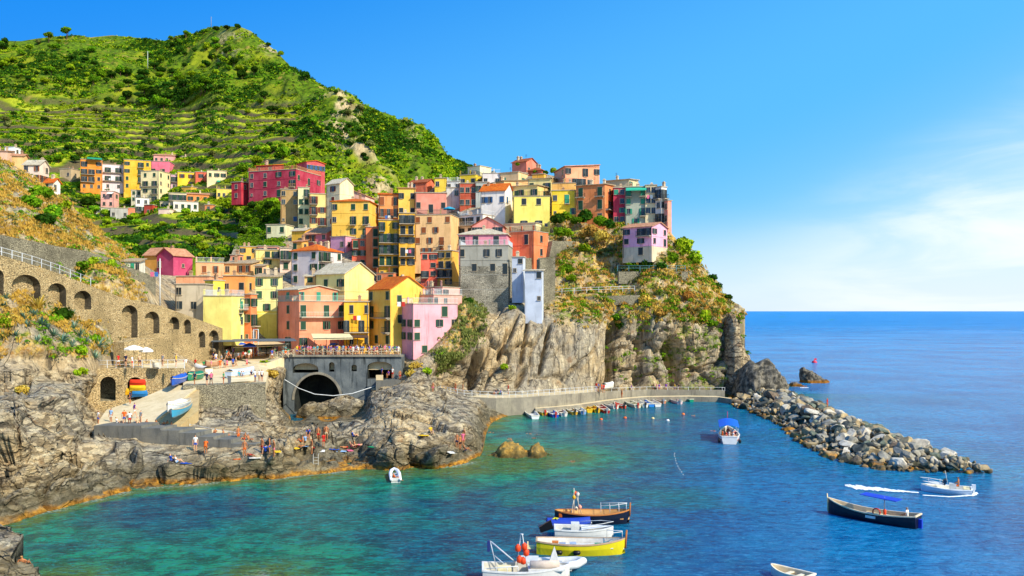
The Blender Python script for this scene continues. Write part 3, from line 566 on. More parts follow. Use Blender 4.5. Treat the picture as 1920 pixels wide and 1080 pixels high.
def house(label, xl, xc, xr, yt, yb, col, left='', right='', roof='flat', rc='g', sh='g', D=None, ext=4.0, dep=8.0, rh=None, Df=None, rail=None, base=None, name='house', cat='house', oh=.35, chim=None, dd=0.0, awning=None, group=None):
    rnd = random.Random(hash((xl, yt, col)) & 0xffff if False else int(xl*7+yt*13)); Df = Df or vd
    if D is None: D = Df((xl+xc)/2 if xl != xc else xc, yb)-2.5
    D += dd; tl, tcx, tr = (xl-960)/F, (xc-960)/F, (xr-960)/F; Cx, Cy_ = tcx*D, D; phi = math.atan(tcx); a, b = xc-xl, xr-xc
    if b > 0: psi = math.atan2(b, a); psi = min(max(psi, math.radians(6)), math.radians(84)); th = phi+psi
    else: th = phi if tcx < 0 else max(phi-.0, .0)
    c, s = math.cos(th), math.sin(th); wl = (Cx-tl*Cy_)/(c+tl*s); wr = (tr*Cy_-Cx)/(s-tr*c) if b > 0 else dep
    wr = min(wr, 14.0) if b > 0 else dep
    zt = H-(yt-CY)/F*D; zb = H-(yb-CY)/F*D; h = zt-zb; Lx, Ly = Cx-wl*c, Cy_+wl*s
    r = empty(name, (Lx, Ly, zb), -th); tag(r, label, cat, group); r['_wl'] = wl; pm = plaster(col); rail = rail or IRON
    # walls
    m = MB(); m.box(0, wl, 0, wr, -ext, h); rh0 = rh
    if roof in ('gl', 'gr'):
        rh = rh or (wr if roof == 'gl' else wl)*.22
        if roof == 'gl': m.add([(0, 0, h), (0, wr, h), (0, wr/2, h+rh), (wl, 0, h), (wl, wr, h), (wl, wr/2, h+rh)], [(0, 1, 2), (3, 5, 4), (0, 2, 5, 3), (1, 4, 5, 2)])
        else: m.add([(0, 0, h), (wl, 0, h), (wl/2, 0, h+rh), (0, wr, h), (wl, wr, h), (wl/2, wr, h+rh)], [(0, 2, 1), (3, 4, 5), (0, 3, 5, 2), (1, 2, 5, 4)])
    m.build('wall', [pm], r)
    if base:
        m = MB(); m.box(-.04, wl+.04, -.04, wr+.04, -ext, base[0]); m.build('plinth', [base[2] if len(base) > 2 else plaster(base[1])], r)
    tm = TILE.get(rc, TILE['g'])
    rm = MB(); e = oh
    if roof == 'flat': rm.box(-.18, wl+.18, -.18, wr+.18, h-.02, h+.16)
    elif roof == 'terr':
        rm.box(-.12, wl+.12, -.12, wr+.12, h-.02, h+.12)
    elif roof == 'gl':
        k = rh/(wr/2); sheet(rm, [(-e, -e, h-e*k+.12), (wl+e, -e, h-e*k+.12), (wl+e, wr/2, h+rh+.12), (-e, wr/2, h+rh+.12)]); sheet(rm, [(-e, wr/2, h+rh+.12), (wl+e, wr/2, h+rh+.12), (wl+e, wr+e, h-e*k+.12), (-e, wr+e, h-e*k+.12)])
    elif roof == 'gr':
        k = rh/(wl/2); sheet(rm, [(-e, -e, h-e*k+.12), (wl/2, -e, h+rh+.12), (wl/2, wr+e, h+rh+.12), (-e, wr+e, h-e*k+.12)]); sheet(rm, [(wl/2, -e, h+rh+.12), (wl+e, -e, h-e*k+.12), (wl+e, wr+e, h-e*k+.12), (wl/2, wr+e, h+rh+.12)])
    elif roof == 'hip':
        rh = rh or min(wl, wr)*.28; i_ = min(wl, wr)/2; A1 = (i_ if wl >= wr else wl/2, wr/2 if wl >= wr else i_, h+rh); A2 = (wl-i_ if wl >= wr else wl/2, wr/2 if wl >= wr else wr-i_, h+rh)
        c4 = [(-e, -e, h-.05), (wl+e, -e, h-.05), (wl+e, wr+e, h-.05), (-e, wr+e, h-.05)]
        v = c4+[A1, A2]+[(p[0], p[1], p[2]-.14) for p in c4]
        fs = ([(0, 1, 5, 4), (1, 2, 5), (2, 3, 4, 5), (3, 0, 4)] if wl >= wr else [(0, 1, 4), (1, 2, 5, 4), (2, 3, 5), (3, 0, 4, 5)])+[(6, 7, 1, 0), (7, 8, 2, 1), (8, 9, 3, 2), (9, 6, 0, 3), (9, 8, 7, 6)]
        rm.add(v, fs)
    elif roof == 'shed':
        rh = rh or wr*.2; sheet(rm, [(-e, -e, h-.02), (wl+e, -e, h-.02), (wl+e, wr+e*.5, h+rh), (-e, wr+e*.5, h+rh)], .16)
        q = MB(); q.add([(0, 0, h-.2), (wl, 0, h-.2), (wl, wr, h-.2), (0, wr, h-.2), (0, wr, h+rh-.1), (wl, wr, h+rh-.1), (0, 0, h-.1), (wl, 0, h-.1)], [(1, 2, 5, 7), (3, 0, 6, 4), (2, 3, 4, 5)]); q.build('gable_wall', [pm], r)
    ro = rm.build('roof', [SLATE if roof in ('flat', 'terr') else tm], r)
    if roof == 'terr':
        q = MB(); railing(q, 0, wl, 0, h+.12, 1.0, .2); railing(q, 0, wr, wl, h+.12, 1.0, .2, 'y'); railing(q, 0, wr, 0, h+.12, 1.0, .2, 'y'); q.build('railing', [rail], r)
        q = MB()
        for k in range(int(wl//3)+1):
            xk = min(wl-.25, k*3.0); q.box(xk, xk+.28, .02, .3, h+.12, h+1.25)
        q.build('parapet_post', [pm], r)
    nch = chim if chim is not None else rnd.choice((0, 0, 1, 1, 2))
    if wl < 4: nch = min(nch, 1)
    for k in range(nch):
        cx_, cy_ = wl*rnd.uniform(.15, .85), wr*rnd.uniform(.3, .7); zz = h+(rh or 0)*.6
        q = MB(); q.box(cx_-.28, cx_+.28, cy_-.28, cy_+.28, h-.1, zz+1.0); q.box(cx_-.38, cx_+.38, cy_-.38, cy_+.38, zz+1.0, zz+1.1); q.box(cx_-.2, cx_+.2, cy_-.2, cy_+.2, zz+1.1, zz+1.35)
        q.build('chimney', [plaster(rnd.choice(('b9a183', 'a98668', 'c9b79a')))], ro)
    if rnd.random() < .45 and wl > 3:
        ax_, ay_ = wl*rnd.uniform(.2, .8), wr*rnd.uniform(.2, .5); q = MB(); z0_ = h+(rh or 0)*.5; q.tube([(ax_, ay_, z0_-.3), (ax_, ay_, z0_+1.9)], .03, 4)
        for kk in range(4): q.tube([(ax_-.35, ay_, z0_+1.2+.18*kk), (ax_+.35, ay_, z0_+1.2+.18*kk)], .018, 4)
        q.build('antenna', [IRON], ro)
    # small life on the walls: drainpipe, string courses
    if wl > 4 and h > 5:
        x_ = wl-.25 if rnd.random() < .5 else .2
        q = MB(); q.tube([(x_, -.1, -ext*.3), (x_, -.1, h-.15), (x_, -.02, h-.05)], .055, 6); q.build('drainpipe', [paint(rnd.choice(('7d6a55', '8f8a80', '6d4c3a')), .5)], r)
        nf = len(left.split('/'))
        if rnd.random() < .45 and nf > 1:
            for k in range(1, nf):
                q = MB(); zz = h*k/nf-.05; q.box(-.05, wl+.05, -.06, 0, zz, zz+.12)
                if b > 0: q.box(wl, wl+.06, -.05, wr, zz, zz+.12)
                q.build('string_course', [pm], r)
    if left: face_windows(r, left, wl, h, 0, sh, rnd, rail)
    if right and b > 0: face_windows(r, right, wr, h, 1, sh, rnd, rail)
    if awning:
        ac, ax0, ax1, az, al = awning; q = MB(); z1 = h*az; sheet(q, [(wl*ax0, -al, z1-al*.35), (wl*ax1, -al, z1-al*.35), (wl*ax1, 0, z1), (wl*ax0, 0, z1)], .05)
        q.box(wl*ax0, wl*ax1, -al-.01, -al+.02, z1-al*.35-.25, z1-al*.35); q.build('awning', [paint(ac, .8)], r)
    r['_dim'] = [wl, wr, h]; return r
fm = lambda x, y: float(MD(np.array([x]), np.array([y]))[0])
FV = dict(Df=fm)
H_ = house
# ---- far village at the foot of the terraces
H_('tall bright orange house with green rooftop awning in the far village', 151, 192, 192, 301, 357, 'e08a2c', 'f.w/BBw/BBw/ooo', sh='k', awning=('1f8f6a', .3, .98, 1.08, 2.2), **FV)
H_('pale lilac grey house with paired balconies between the orange and yellow houses', 192, 232, 232, 310, 357, 'd9cdd0', 'BB/BB/oo', sh='g', **FV)
H_('deep yellow house with green shutters beside the pale lilac one', 232, 283, 283, 302, 357, 'e2ae2c', 'w.Bw/w.b./c.b./w.o.', sh='g', **FV)
H_('big cream corner house with four floors in front of the far village', 264, 298, 319, 320, 379, 'e3cf9c', 'cc/BB/wb/ob', 'c.c/o.o/c.o/o.o', sh='g', chim=1, **FV)
H_('small raspberry pink house above the big cream corner house', 283, 318, 327, 303, 330, 'dd6f86', 'w.w.', '', sh='g', **FV)
H_('long pink house with orange tiled roof at the top of the far village', 288, 328, 335, 292, 320, 'e09a92', 'ooo./....', '', 'gl', 'p', rh=1.2, dd=8, **FV)
H_('grey stone house beside the pink roofed one at the terraces', 335, 341, 356, 293, 316, 'b9a48a', 'o', '.o', dd=8, **FV)
H_('bright yellow two storey house next to the coral red one', 333, 366, 366, 324, 352, 'ecc22f', 'ww/.w', sh='r', **FV)
H_('coral red house between yellow and beige neighbours', 366, 388, 388, 323, 352, 'd9654a', 'w/w', sh='k', **FV)
H_('beige house with a turquoise awning at the right end of the row', 388, 425, 425, 321, 352, 'dfc79c', 'cww/..c', sh='g', awning=('1fa07c', .5, 1, .42, 1.5), **FV)
H_('narrow lilac house squeezed beside the yellow two storey house', 320, 333, 333, 328, 356, 'cfa8b4', 'b/o', **FV)
H_('low ochre house under the yellow and coral row', 340, 358, 373, 350, 367, 'dcaa45', '.c', 'o', **FV)
H_('low pale terrace house with wide dark opening below the ochre one', 316, 350, 350, 363, 391, 'd6c6a4', 'BBB/o.o', **FV)
H_('low orange house with tiled roof and green shutters', 350, 392, 392, 365, 381, 'e08a48', 'wcw', '', 'gl', 'p', rh=.9, **FV)
H_('low white house with a row of four doors at the garden edge', 325, 372, 372, 379, 396, 'ded8c8', 'ocdc', **FV)
H_('pink house with two rows of paired windows and white awning', 189, 214, 223, 359, 389, 'e3a597', 'oo/oo', 'w/.', sh='g', awning=('e9e4da', .55, 1.0, .95, 1.8), **FV)
H_('low grey shed like house under the pink one', 207, 240, 240, 391, 411, 'a8a49c', 'o.o', **FV)
H_('tiny salmon house right of the low grey one', 240, 253, 253, 390, 407, 'd8805c', 's', **FV)
H_('white cubic house with roof terrace above the red hut', 253, 280, 280, 372, 399, 'e2ded6', 'oo/bb', '', 'terr', **FV)
H_('small brick red house at the lower edge of the far village', 270, 286, 298, 384, 405, 'b8402c', 'o', '..', sh='k', **FV)
H_('pale pink low house at the lowest garden terrace', 297, 318, 329, 392, 413, 'e6c4b4', 'od', '.', **FV)
H_('small yellow house with white roof terrace left of the crimson annex', 406, 434, 434, 355, 374, 'e9c55a', 'ooo', '', 'terr', **FV)
H_('narrow grey cream house left of the big cream corner house', 246, 265, 265, 357, 380, 'bdb8a0', 'cc/c.', **FV)
H_('flat topped reddish building behind the orange and yellow houses', 160, 232, 250, 293, 304, 'c98a5e', 'o.o.o', '', dd=10, **FV)
H_('crimson annex with two stacked windows left of the crimson palace', 434, 452, 467, 341, 374, 'b5283c', 'o/o', 'o/.', D=260, ext=1.5)
H_('small white farmhouse at the left end of the terraces', 9, 26, 39, 275, 290, 'e2e2de', 's', 'o', D=300)
H_('house under a wide salmon roof at the left edge', -20, 14, 28, 283, 300, 'd8a98c', '..', '', 'shed', 'p', D=270)
H_('tan gabled house below the salmon roofed house', 22, 44, 52, 292, 312, 'e0b070', '..', '', 'gl', 'p', D=240)
H_('pinkish white house with balcony and gable above the dry slope', 44, 74, 92, 308, 342, 'dcc4b0', 'o.w/o.B', '.o/BB', 'gl', 'w', sh='n', D=205, rh=1.3)
H_('small white house with orange roof below the pinkish white one', 84, 100, 113, 341, 362, 'e6dcc8', 'd.', 'o.', 'gl', 'o', sh='g', D=190, rh=.9)
# ---- crimson palace and the upper left of the main village
H_('large crimson palace with pale trim at the top left of the village', 466, 555, 612, 317, 368, 'a82a44', 'o.o.w.w/o.c.o.b/s.o.d.o', 'c.d.w/c.c.c', 'terr', 'p', rail=paint('d89a5a', .7), sh='g', D=254, ext=1.5)
H_('orange trimmed upper storey of shuttered windows on the crimson palace', 556, 575, 609, 303, 322, 'b84a50', 'o.', 'wwww', 'gl', 'o', sh='b', D=264, rh=.7, ext=8)
H_('crenellated crimson wing with tiled roof left of the palace terrace', 480, 512, 530, 309, 325, 'a92a3c', 'o.o', '', 'shed', 'o', D=263, ext=7)
H_('bare tan brick tower house without shutters left of the main village', 526, 559, 559, 356, 419, 'a98a58', 'o.o/o.o/.../s.c', D=238, sh='b', ext=6)
H_('pale green tall narrow house with small green shutters', 559, 580, 580, 352, 425, 'd3cfa0', '.b/cc/cc/c.', D=234, sh='g', ext=6)
H_('cream yellow house with balconies right of the pale green one', 580, 612, 612, 364, 424, 'e0c87e', 'B./Bw/wB', D=231, sh='r', ext=6)
H_('tall cream house with white gable and brick red shutters', 612, 637, 663, 343, 424, 'e4cfa4', 'w/w/w/w', '', 'gl', 'w', sh='r', D=228, rh=1.6, ext=5)
H_('low house with pale pink tiled roof behind the big yellow house', 640, 685, 702, 366, 385, 'e3b4a0', '...', '', 'gr', 'p', D=238, rh=1.4)
H_('big yellow house with orange hip roof and green shutters', 621, 692, 709, 376, 445, 'e5b84c', 'w..c.c/o..b.B/...c.B', '.o/../..', 'hip', 'o', D=214, sh='g', rh=1.2)
H_('ochre salmon house with orange tiled roof and balconies', 710, 747, 747, 364, 408, 'dc9456', 'd.f/BBB', '', 'shed', 'o', D=222, rh=1.4, sh='n')
H_('yellow house with blue green shutters beside the pink one', 747, 779, 779, 352, 408, 'e2b94e', 'w.c/c.c', '', 'shed', 'p', D=221, rh=1.2, sh='k')
H_('pink house with three blue green shuttered windows', 779, 837, 837, 362, 400, 'dd8c78', 'c.d.c', D=220, sh='k', base=(1.2, 'c98a78'))
H_('pale grey house with round water tanks on its roof', 837, 862, 862, 352, 392, 'c9c2b8', '.o/..', D=222)
H_('brick red house with white framed windows near the ridge', 861, 893, 893, 344, 390, 'b34e30', 'ooo/ooo', D=219)
H_('bluish grey narrow house beside the brick red one', 892, 913, 913, 342, 388, 'a9aea6', 'w./..', D=218)
H_('red roofed low house on the left shoulder of the ridge', 768, 800, 816, 341, 356, 'cf6a48', 'o.', '', 'gl', 'r', D=240, rh=1.2)
H_('low yellow house left of the white terraces on the ridge', 815, 836, 840, 334, 354, 'e6c23c', 'o.', '', 'flat', D=238)
H_('white flat roofed house with terrace on the ridge shoulder', 838, 862, 870, 340, 358, 'e2ddd4', 'o.o', '', 'terr', D=237, rail=WRAIL)
H_('yellow house with three dark shuttered windows on the ridge', 862, 892, 905, 327, 350, 'e3c22e', 'w.w', 'w', 'terr', D=236, sh='k')
H_('cream cube with loggia on top of the ridge left of the chapel', 877, 900, 921, 311, 335, 'e6d8a8', 'o.', '..', 'flat', D=243)
H_('white house with laundry terrace below the cream cube', 905, 938, 938, 325, 350, 'd9d0cc', 'o.o', '', 'terr', D=234, rail=WRAIL)
H_('coral chapel like house with arched gable crowning the ridge', 960, 987, 1006, 302, 328, 'd97a62', '..', 'oo', 'gl', 'r', D=243, rh=1.2, sh='k')
H_('beige house with a green framed window below the chapel', 937, 972, 990, 322, 348, 'dcb888', 'c.', 'c', 'flat', D=231, sh='t')
H_('reddish brown low house with hip roof right of the chapel', 990, 1016, 1026, 318, 336, 'b9583c', '..', '', 'hip', 'r', D=235)
H_('orange yellow lean-to house below the reddish brown one', 998, 1020, 1027, 326, 345, 'e8a838', '..', '', 'flat', D=231)
H_('beige house with two dark shuttered windows behind the yellow terrace house', 912, 945, 990, 338, 368, 'dcb27c', 'd.', 'c...', 'shed', 'g', D=219, rh=.8, sh='k')
H_('pale yellow house with small shutters left of the salmon pink one', 990, 1033, 1045, 333, 385, 'e6cf8a', 'c.b/..c', '.', 'shed', 'g', D=216, sh='g', rh=.6)
H_('large salmon pink house with roof terrace at the top of the ridge', 1040, 1060, 1124, 311, 350, 'eba078', '.o/..', 'w..f.w/.Bbo.', 'shed', 'p', D=214, sh='k', rh=.7)
H_('mustard yellow house with a turquoise door on its balcony', 1035, 1080, 1080, 357, 408, 'dfc02e', 'o.Eo/s..w'.replace('Eo', 'e.'), D=206, sh='t')
H_('ochre terrace wall house above the mustard yellow one', 1035, 1078, 1080, 343, 362, 'e9b05e', '....', '', 'terr', D=211)
H_('broad orange brown house with tall dark green doors', 1080, 1134, 1152, 344, 416, 'd8834c', 'D.D'.replace('D', 'E')+'/d.d/c.o', 'c/B/c', 'shed', 'g', D=202, sh='g', rh=.6)
H_('narrow magenta red house with white framed windows', 1150, 1172, 1172, 352, 420, 'b8304c', 'wo/.o/.w/oo', D=203, sh='t')
H_('grey green house with turquoise awning and pink laundry', 1172, 1212, 1212, 350, 424, '9fa593', 'E.E/c.c/w.b/.w.', D=201, sh='t', awning=('2fb08c', .05, 1.0, .98, 2.0))
H_('cream house with small dark windows near the end of the ridge', 1210, 1231, 1231, 347, 424, 'd9c79e', 'oo/oo/oo/..', D=200)
H_('beige penthouse with green shutters behind the grey green house', 1136, 1180, 1197, 335, 356, 'c9b890', '..', 'w.c', 'shed', 'g', D=212, sh='t', rh=.6)
H_('pale white house with balconies at the right end of the ridge', 1229, 1240, 1250, 350, 418, 'd6cfc2', 'b/o/b', 'b/w/b', D=198, sh='k')
H_('coral end house with a terrace on columns above the cliff', 1246, 1252, 1259, 376, 420, 'e3937c', 'o/o', '', 'flat', D=197)
H_('lone pink and cream villa standing on the cliff garden', 1168, 1222, 1251, 424, 478, 'e3a4ba', 'w.BB/c.w./..d.', 'c.c/c.d/..o', 'gl', 'p', D=184.5, sh='k', rh=1.1, base=(1.9, 'c9b79a'), ext=1.5)
H_('tiny beige house wedged under the cream corner house of the far village', 300, 318, 325, 378, 392, 'cdbb93', 'oo', '.', **FV)
H_('low white roofed shed left of the low grey far village house', 180, 207, 207, 389, 402, 'c9c0b0', 'o.', '', 'shed', 'w', rh=.8, **FV)
H_('small sand coloured house behind the far village gardens', 112, 133, 150, 316, 334, 'b9a07c', '.o', 'o', **FV)
H_('little orange house between the white and crimson houses of the far village', 384, 398, 404, 384, 397, 'dc8a50', 'o', 'o', **FV)
# ---- the dense middle of the village
H_('white house with orange tiled roof and blue windows in mid ridge', 901, 947, 962, 356, 418, 'e2d9cf', 'ww.w/....', 'b./..'.replace('b', 'w'), 'gl', 'o', D=206, sh='b', rh=2.0, ext=5)
H_('light yellow house with a roof terrace and four dark windows', 962, 1031, 1031, 368, 430, 'ebd86a', '.c.c./..../.c.ws', '', 'terr', D=201, sh='k')
H_('beige attic storey with green doors above the light yellow house', 945, 1008, 1031, 346, 372, 'dfc27c', '.fw.w', 'c', 'shed', 'g', D=209, sh='g', rh=.5)
H_('tall cream house with a plain wall below the light yellow house', 945, 1005, 1030, 418, 470, 'e2cf9e', '..../....', '', 'flat', D=198)
H_('white house with an orange band and balconies left of the white gabled house', 857, 905, 942, 402, 442, 'ded6cc', 'BBc/wcw', '....', 'terr', D=203, sh='k', rail=WRAIL)
H_('small pink gabled house with two large dark windows', 885, 943, 949, 423, 440, 'dd8c82', 'f.f', '', 'gr', 'r', D=193, sh='k', rh=2.0)
H_('rose house with tiled roof and white balcony above the grey tower', 860, 950, 957, 438, 462, 'd9889a', 'w.d..d.', '', 'hip', 'w', D=184, sh='k', rh=1.5, rail=WRAIL)
H_('salmon orange house with dark green door beside the grey tower', 955, 1001, 1028, 433, 484, 'e07c4e', '...d./...', 'c/c', 'terr', D=187, sh='k')
H_('lilac and cream small house on the slope left of the pink gables', 499, 535, 551, 421, 460, 'd3cfa8', 'c.c/.c.', '.o', 'flat', D=228, sh='g')
H_('small yellow house with long pale roof and green door', 547, 572, 590, 432, 462, 'e3b23a', '.B', '', 'gl', 'w', D=222, rh=.8, sh='g')
H_('pink house with bright rose gable in the middle of the village', 572, 612, 645, 437, 468, 'e07c84', 'BB.o/....', '', 'gl', 'p', D=217, sh='n', rh=1.8)
H_('lilac pink cubic house right of the rose gable', 620, 648, 672, 443, 496, 'd69ab2', '.o/..', 'o./.o', 'flat', D=211, sh='g')
H_('coral red narrow house with green shutters and roof loggia', 660, 686, 686, 448, 502, 'de6a4c', 'eo/ww/.c', D=207, sh='g')
H_('tall terracotta house with a column of stacked balconies', 686, 710, 710, 426, 520, 'd57748', 'E./E./E./E./..'.replace('E.', '.E').replace('..', '..'), D=205, sh='g')
H_('tallest yellow house with five floors of green shutters', 710, 748, 748, 413, 520, 'e3b32a', 'b.w/BBB/BBB/EEE/s.e', D=202, sh='g')
H_('ochre yellow tall house with dark slatted shutters right of the tallest', 748, 778, 778, 400, 522, 'ddaa30', 'BB/EE/ww/EB/ww/..', D=200, sh='k')
H_('tall peach house with closed brown shutters and beach umbrella on top', 778, 845, 862, 402, 480, 'e3b77e', 'c.c..c/.c.c../c.w.e./.cw.c.', '...', 'terr', D=199, sh='n')
H_('coral and yellow house with balconies left of the grey stone tower', 789, 820, 820, 474, 537, 'e0644c', 'cw/.c/bc/..', D=183, sh='k')
H_('yellow balcony house tucked against the grey stone tower', 820, 848, 861, 470, 537, 'dfae48', 'ww/EE/BB/.w', '../..', 'flat', D=182, sh='k')
H_('ochre house with pink half at the upper left of the harbour quarter', 450, 483, 483, 463, 492, 'e3ac48', 'w.w/.c.', D=210, sh='k')
H_('pink flat house with a row of three dark windows', 483, 520, 528, 462, 492, 'd99484', 'www/.o.', D=209, sh='k')
H_('cream yellow house with balcony left of the big pale house', 478, 525, 525, 469, 516, 'e6cd7c', '.EB/.w./...', D=198, sh='g')
H_('pale pink narrow house beside the big pale orange roofed house', 525, 547, 547, 466, 532, 'e3c6b0', 'B/c/c', D=195, sh='g', ext=5)
H_('big pale grey house with bright orange hip roof and green shutters', 546, 597, 641, 468, 534, 'd3cac8', 'c.c/c.w/c..', 'BB.c/w.c./bb..', 'hip', 'o', D=184, sh='g', rh=1.6)
H_('small beige house with sloping roof and terrace by the vineyard', 420, 470, 487, 493, 516, 'e8b87c', 'o.ww', 'o', 'shed', 'g', D=190, sh='n', rh=1.0)
H_('peach house with two brown doors left of the beige one', 367, 420, 420, 493, 518, 'e8a678', '.c.c.', '', 'terr', D=186, sh='n', rail=WRAIL)
H_('purple crimson gabled house at the left edge of the village', 294, 325, 361, 478, 508, 'b8406a', 'o..', '.s.', 'gr', 'p', D=184, rh=1.6)
H_('ochre house with a pale tiled roof left of the purple gable', 270, 297, 325, 477, 508, 'e0a24a', '..', 'o..', 'gl', 'p', D=190, rh=1.6)
H_('small white building with green curtain under a long sloping roof', 226, 262, 272, 489, 512, 'dcd6c4', 'o.co', '', 'shed', 'g', D=150, sh='t')
H_('ochre house with air conditioners below the beige terrace house', 418, 460, 478, 517, 552, 'e09a50', 'o.c', 'c', 'flat', D=178, sh='k')
H_('flat white and beige garage house with wide dark window', 328, 384, 400, 533, 586, 'b9ab92', 'o.../w.o.', '', 'flat', D=155, sh='k')
H_('lemon yellow block above the flat garage house', 384, 400, 421, 526, 552, 'f0d84a', '.', 's', 'flat', D=163, sh='n')
H_('orange flat building behind the lemon yellow block', 330, 392, 420, 518, 540, 'e0a078', '...', '', 'flat', D=172)
H_('pale yellow windowless block with roof terrace near the ramp', 381, 434, 458, 555, 606, 'e8d678', '..', '.e/.c', 'terr', D=152, sh='t', rail=WRAIL)
H_('tall orange salmon narrow house with green shutters by the ramp', 456, 470, 482, 552, 642, 'e0804c', 'w/w/s', 'w/b/o', 'flat', D=157, sh='g')
H_('green cream house right of the windowless block', 434, 457, 457, 560, 642, 'e6dc94', '.e/.o/.s', D=156, sh='t')
H_('tall pale yellow house with green shutters on three floors', 479, 522, 530, 518, 612, 'ebe098', 'w.w/w.w/.w./...', '', 'shed', 'g', D=168, sh='v', rh=.8, ext=6, base=(3.0, 'e6cf5a'))
H_('cream house with big bright gable in the middle of the harbour quarter', 591, 646, 701, 512, 580, 'eed083', '.c.w/..E.', '', 'gl', 'w', D=164, sh='g', rh=2.2, ext=7, base=(2.0, 'eaa060'))
H_('low wing of the cream house with green door and pale roof', 571, 592, 596, 517, 550, 'e8b872', 'c/.', '', 'shed', 'w', D=170, sh='g', ext=6)
H_('orange and pink harbour front house with terrace and turquoise balconies', 521, 561, 647, 565, 656, 'e88f6c', '.c./.c./.b.', 'E__E_E/w.._w_w'.replace('_', '.') if False else 'E__E_E/w..c.w/c.....', 'terr', 'g', D=155, sh='g', rail=paint('b9cfc0', .5))
H_('set back top storey with pale roof on the orange and pink house', 521, 560, 633, 543, 566, 'e8926a', '.c.', 'f..d..f', 'gl', 'w', D=156.5, sh='t', rh=.8, ext=1)
H_('bright orange yellow house with laundry beside the pink harbour house', 645, 692, 692, 566, 652, 'eeb020', '.c..c/B__B_/.c..c', D=157, sh='k')
H_('yellow house with orange tiled roof and green tinted gable', 691, 732, 797, 541, 652, 'e8bc50', 'c..c/B__B/w..b/.c.c', '.w..../.w.../....', 'gl', 'o', D=155, sh='g', rh=2.3)
H_('lilac pink house built against the cliff at the end of the harbour terrace', 740, 775, 858, 570, 668, 'dfa0aa', '.../www/www/...', '...d./c..w.o/w...c./.c....', 'terr', 'g', D=152, sh='g', rail=WRAIL, ext=.6)
H_('set back salmon top floor of the lilac pink cliff house', 775, 813, 866, 553, 578, 'd99a8c', 'o.o', 'd.o...', 'terr', 'g', D=156, sh='k', rail=WRAIL, ext=3)
H_('low pink terrace house at the foot of the grey tower', 776, 830, 862, 538, 560, 'e0a698', '..o.o', 'w..', 'terr', 'g', D=165, sh='k', ext=5)
H_('small ochre house filling the lane above the orange hip roof', 549, 566, 578, 452, 472, 'd9a04c', 'c.', 'o', 'shed', 'p', sh='g', rh=.6)
H_('cream cube with dark door between the rose gable and the orange hip roof', 590, 606, 618, 462, 480, 'e0cda0', 'oo', 'd', 'terr', sh='k')
H_('narrow peach house behind the cream gable house', 655, 672, 684, 500, 530, 'e2a47c', 'c/o', 'c/.', 'flat', sh='g')
H_('low terracotta house under the tallest yellow house', 706, 738, 752, 512, 530, 'cf7a50', 'o.d', 'o', 'terr', sh='g')
H_('pale peach house beside the ochre house with air conditioners', 478, 492, 500, 498, 520, 'e8b890', 'w', 'o', 'shed', 'g', sh='g', rh=.5)
H_('small salmon house above the beige terrace house', 432, 448, 456, 478, 496, 'dc8c70', 'o', 'o', 'flat', sh='k')
# ---- stone tower and its white turrets
H_('grey stone round cornered tower house on top of the rock face', 861, 953, 961, 460, 570, '9a988c', 'c...w.w./..c..c.d/......../........', '', 'terr', D=171, sh='k', rail=WRAIL, base=(7.6, '8f8872', stone('tower_masonry', 'a39d8c', 'c4bca6', '7c786a', 1.3, '5f5c52')), name='tower_house')
H_('slim bluish white turret house joined to the grey tower', 960, 981, 985, 482, 530, 'b9c0cc', '.c/s./..', '', 'flat', D=170, sh='k', name='turret_house')
H_('white shed roofed turret house hanging over the rock edge', 984, 1016, 1019, 506, 568, 'bcc4d2', '..c/.../..s', '', 'shed', 'w', D=166, sh='k', rh=.3, name='turret_house')
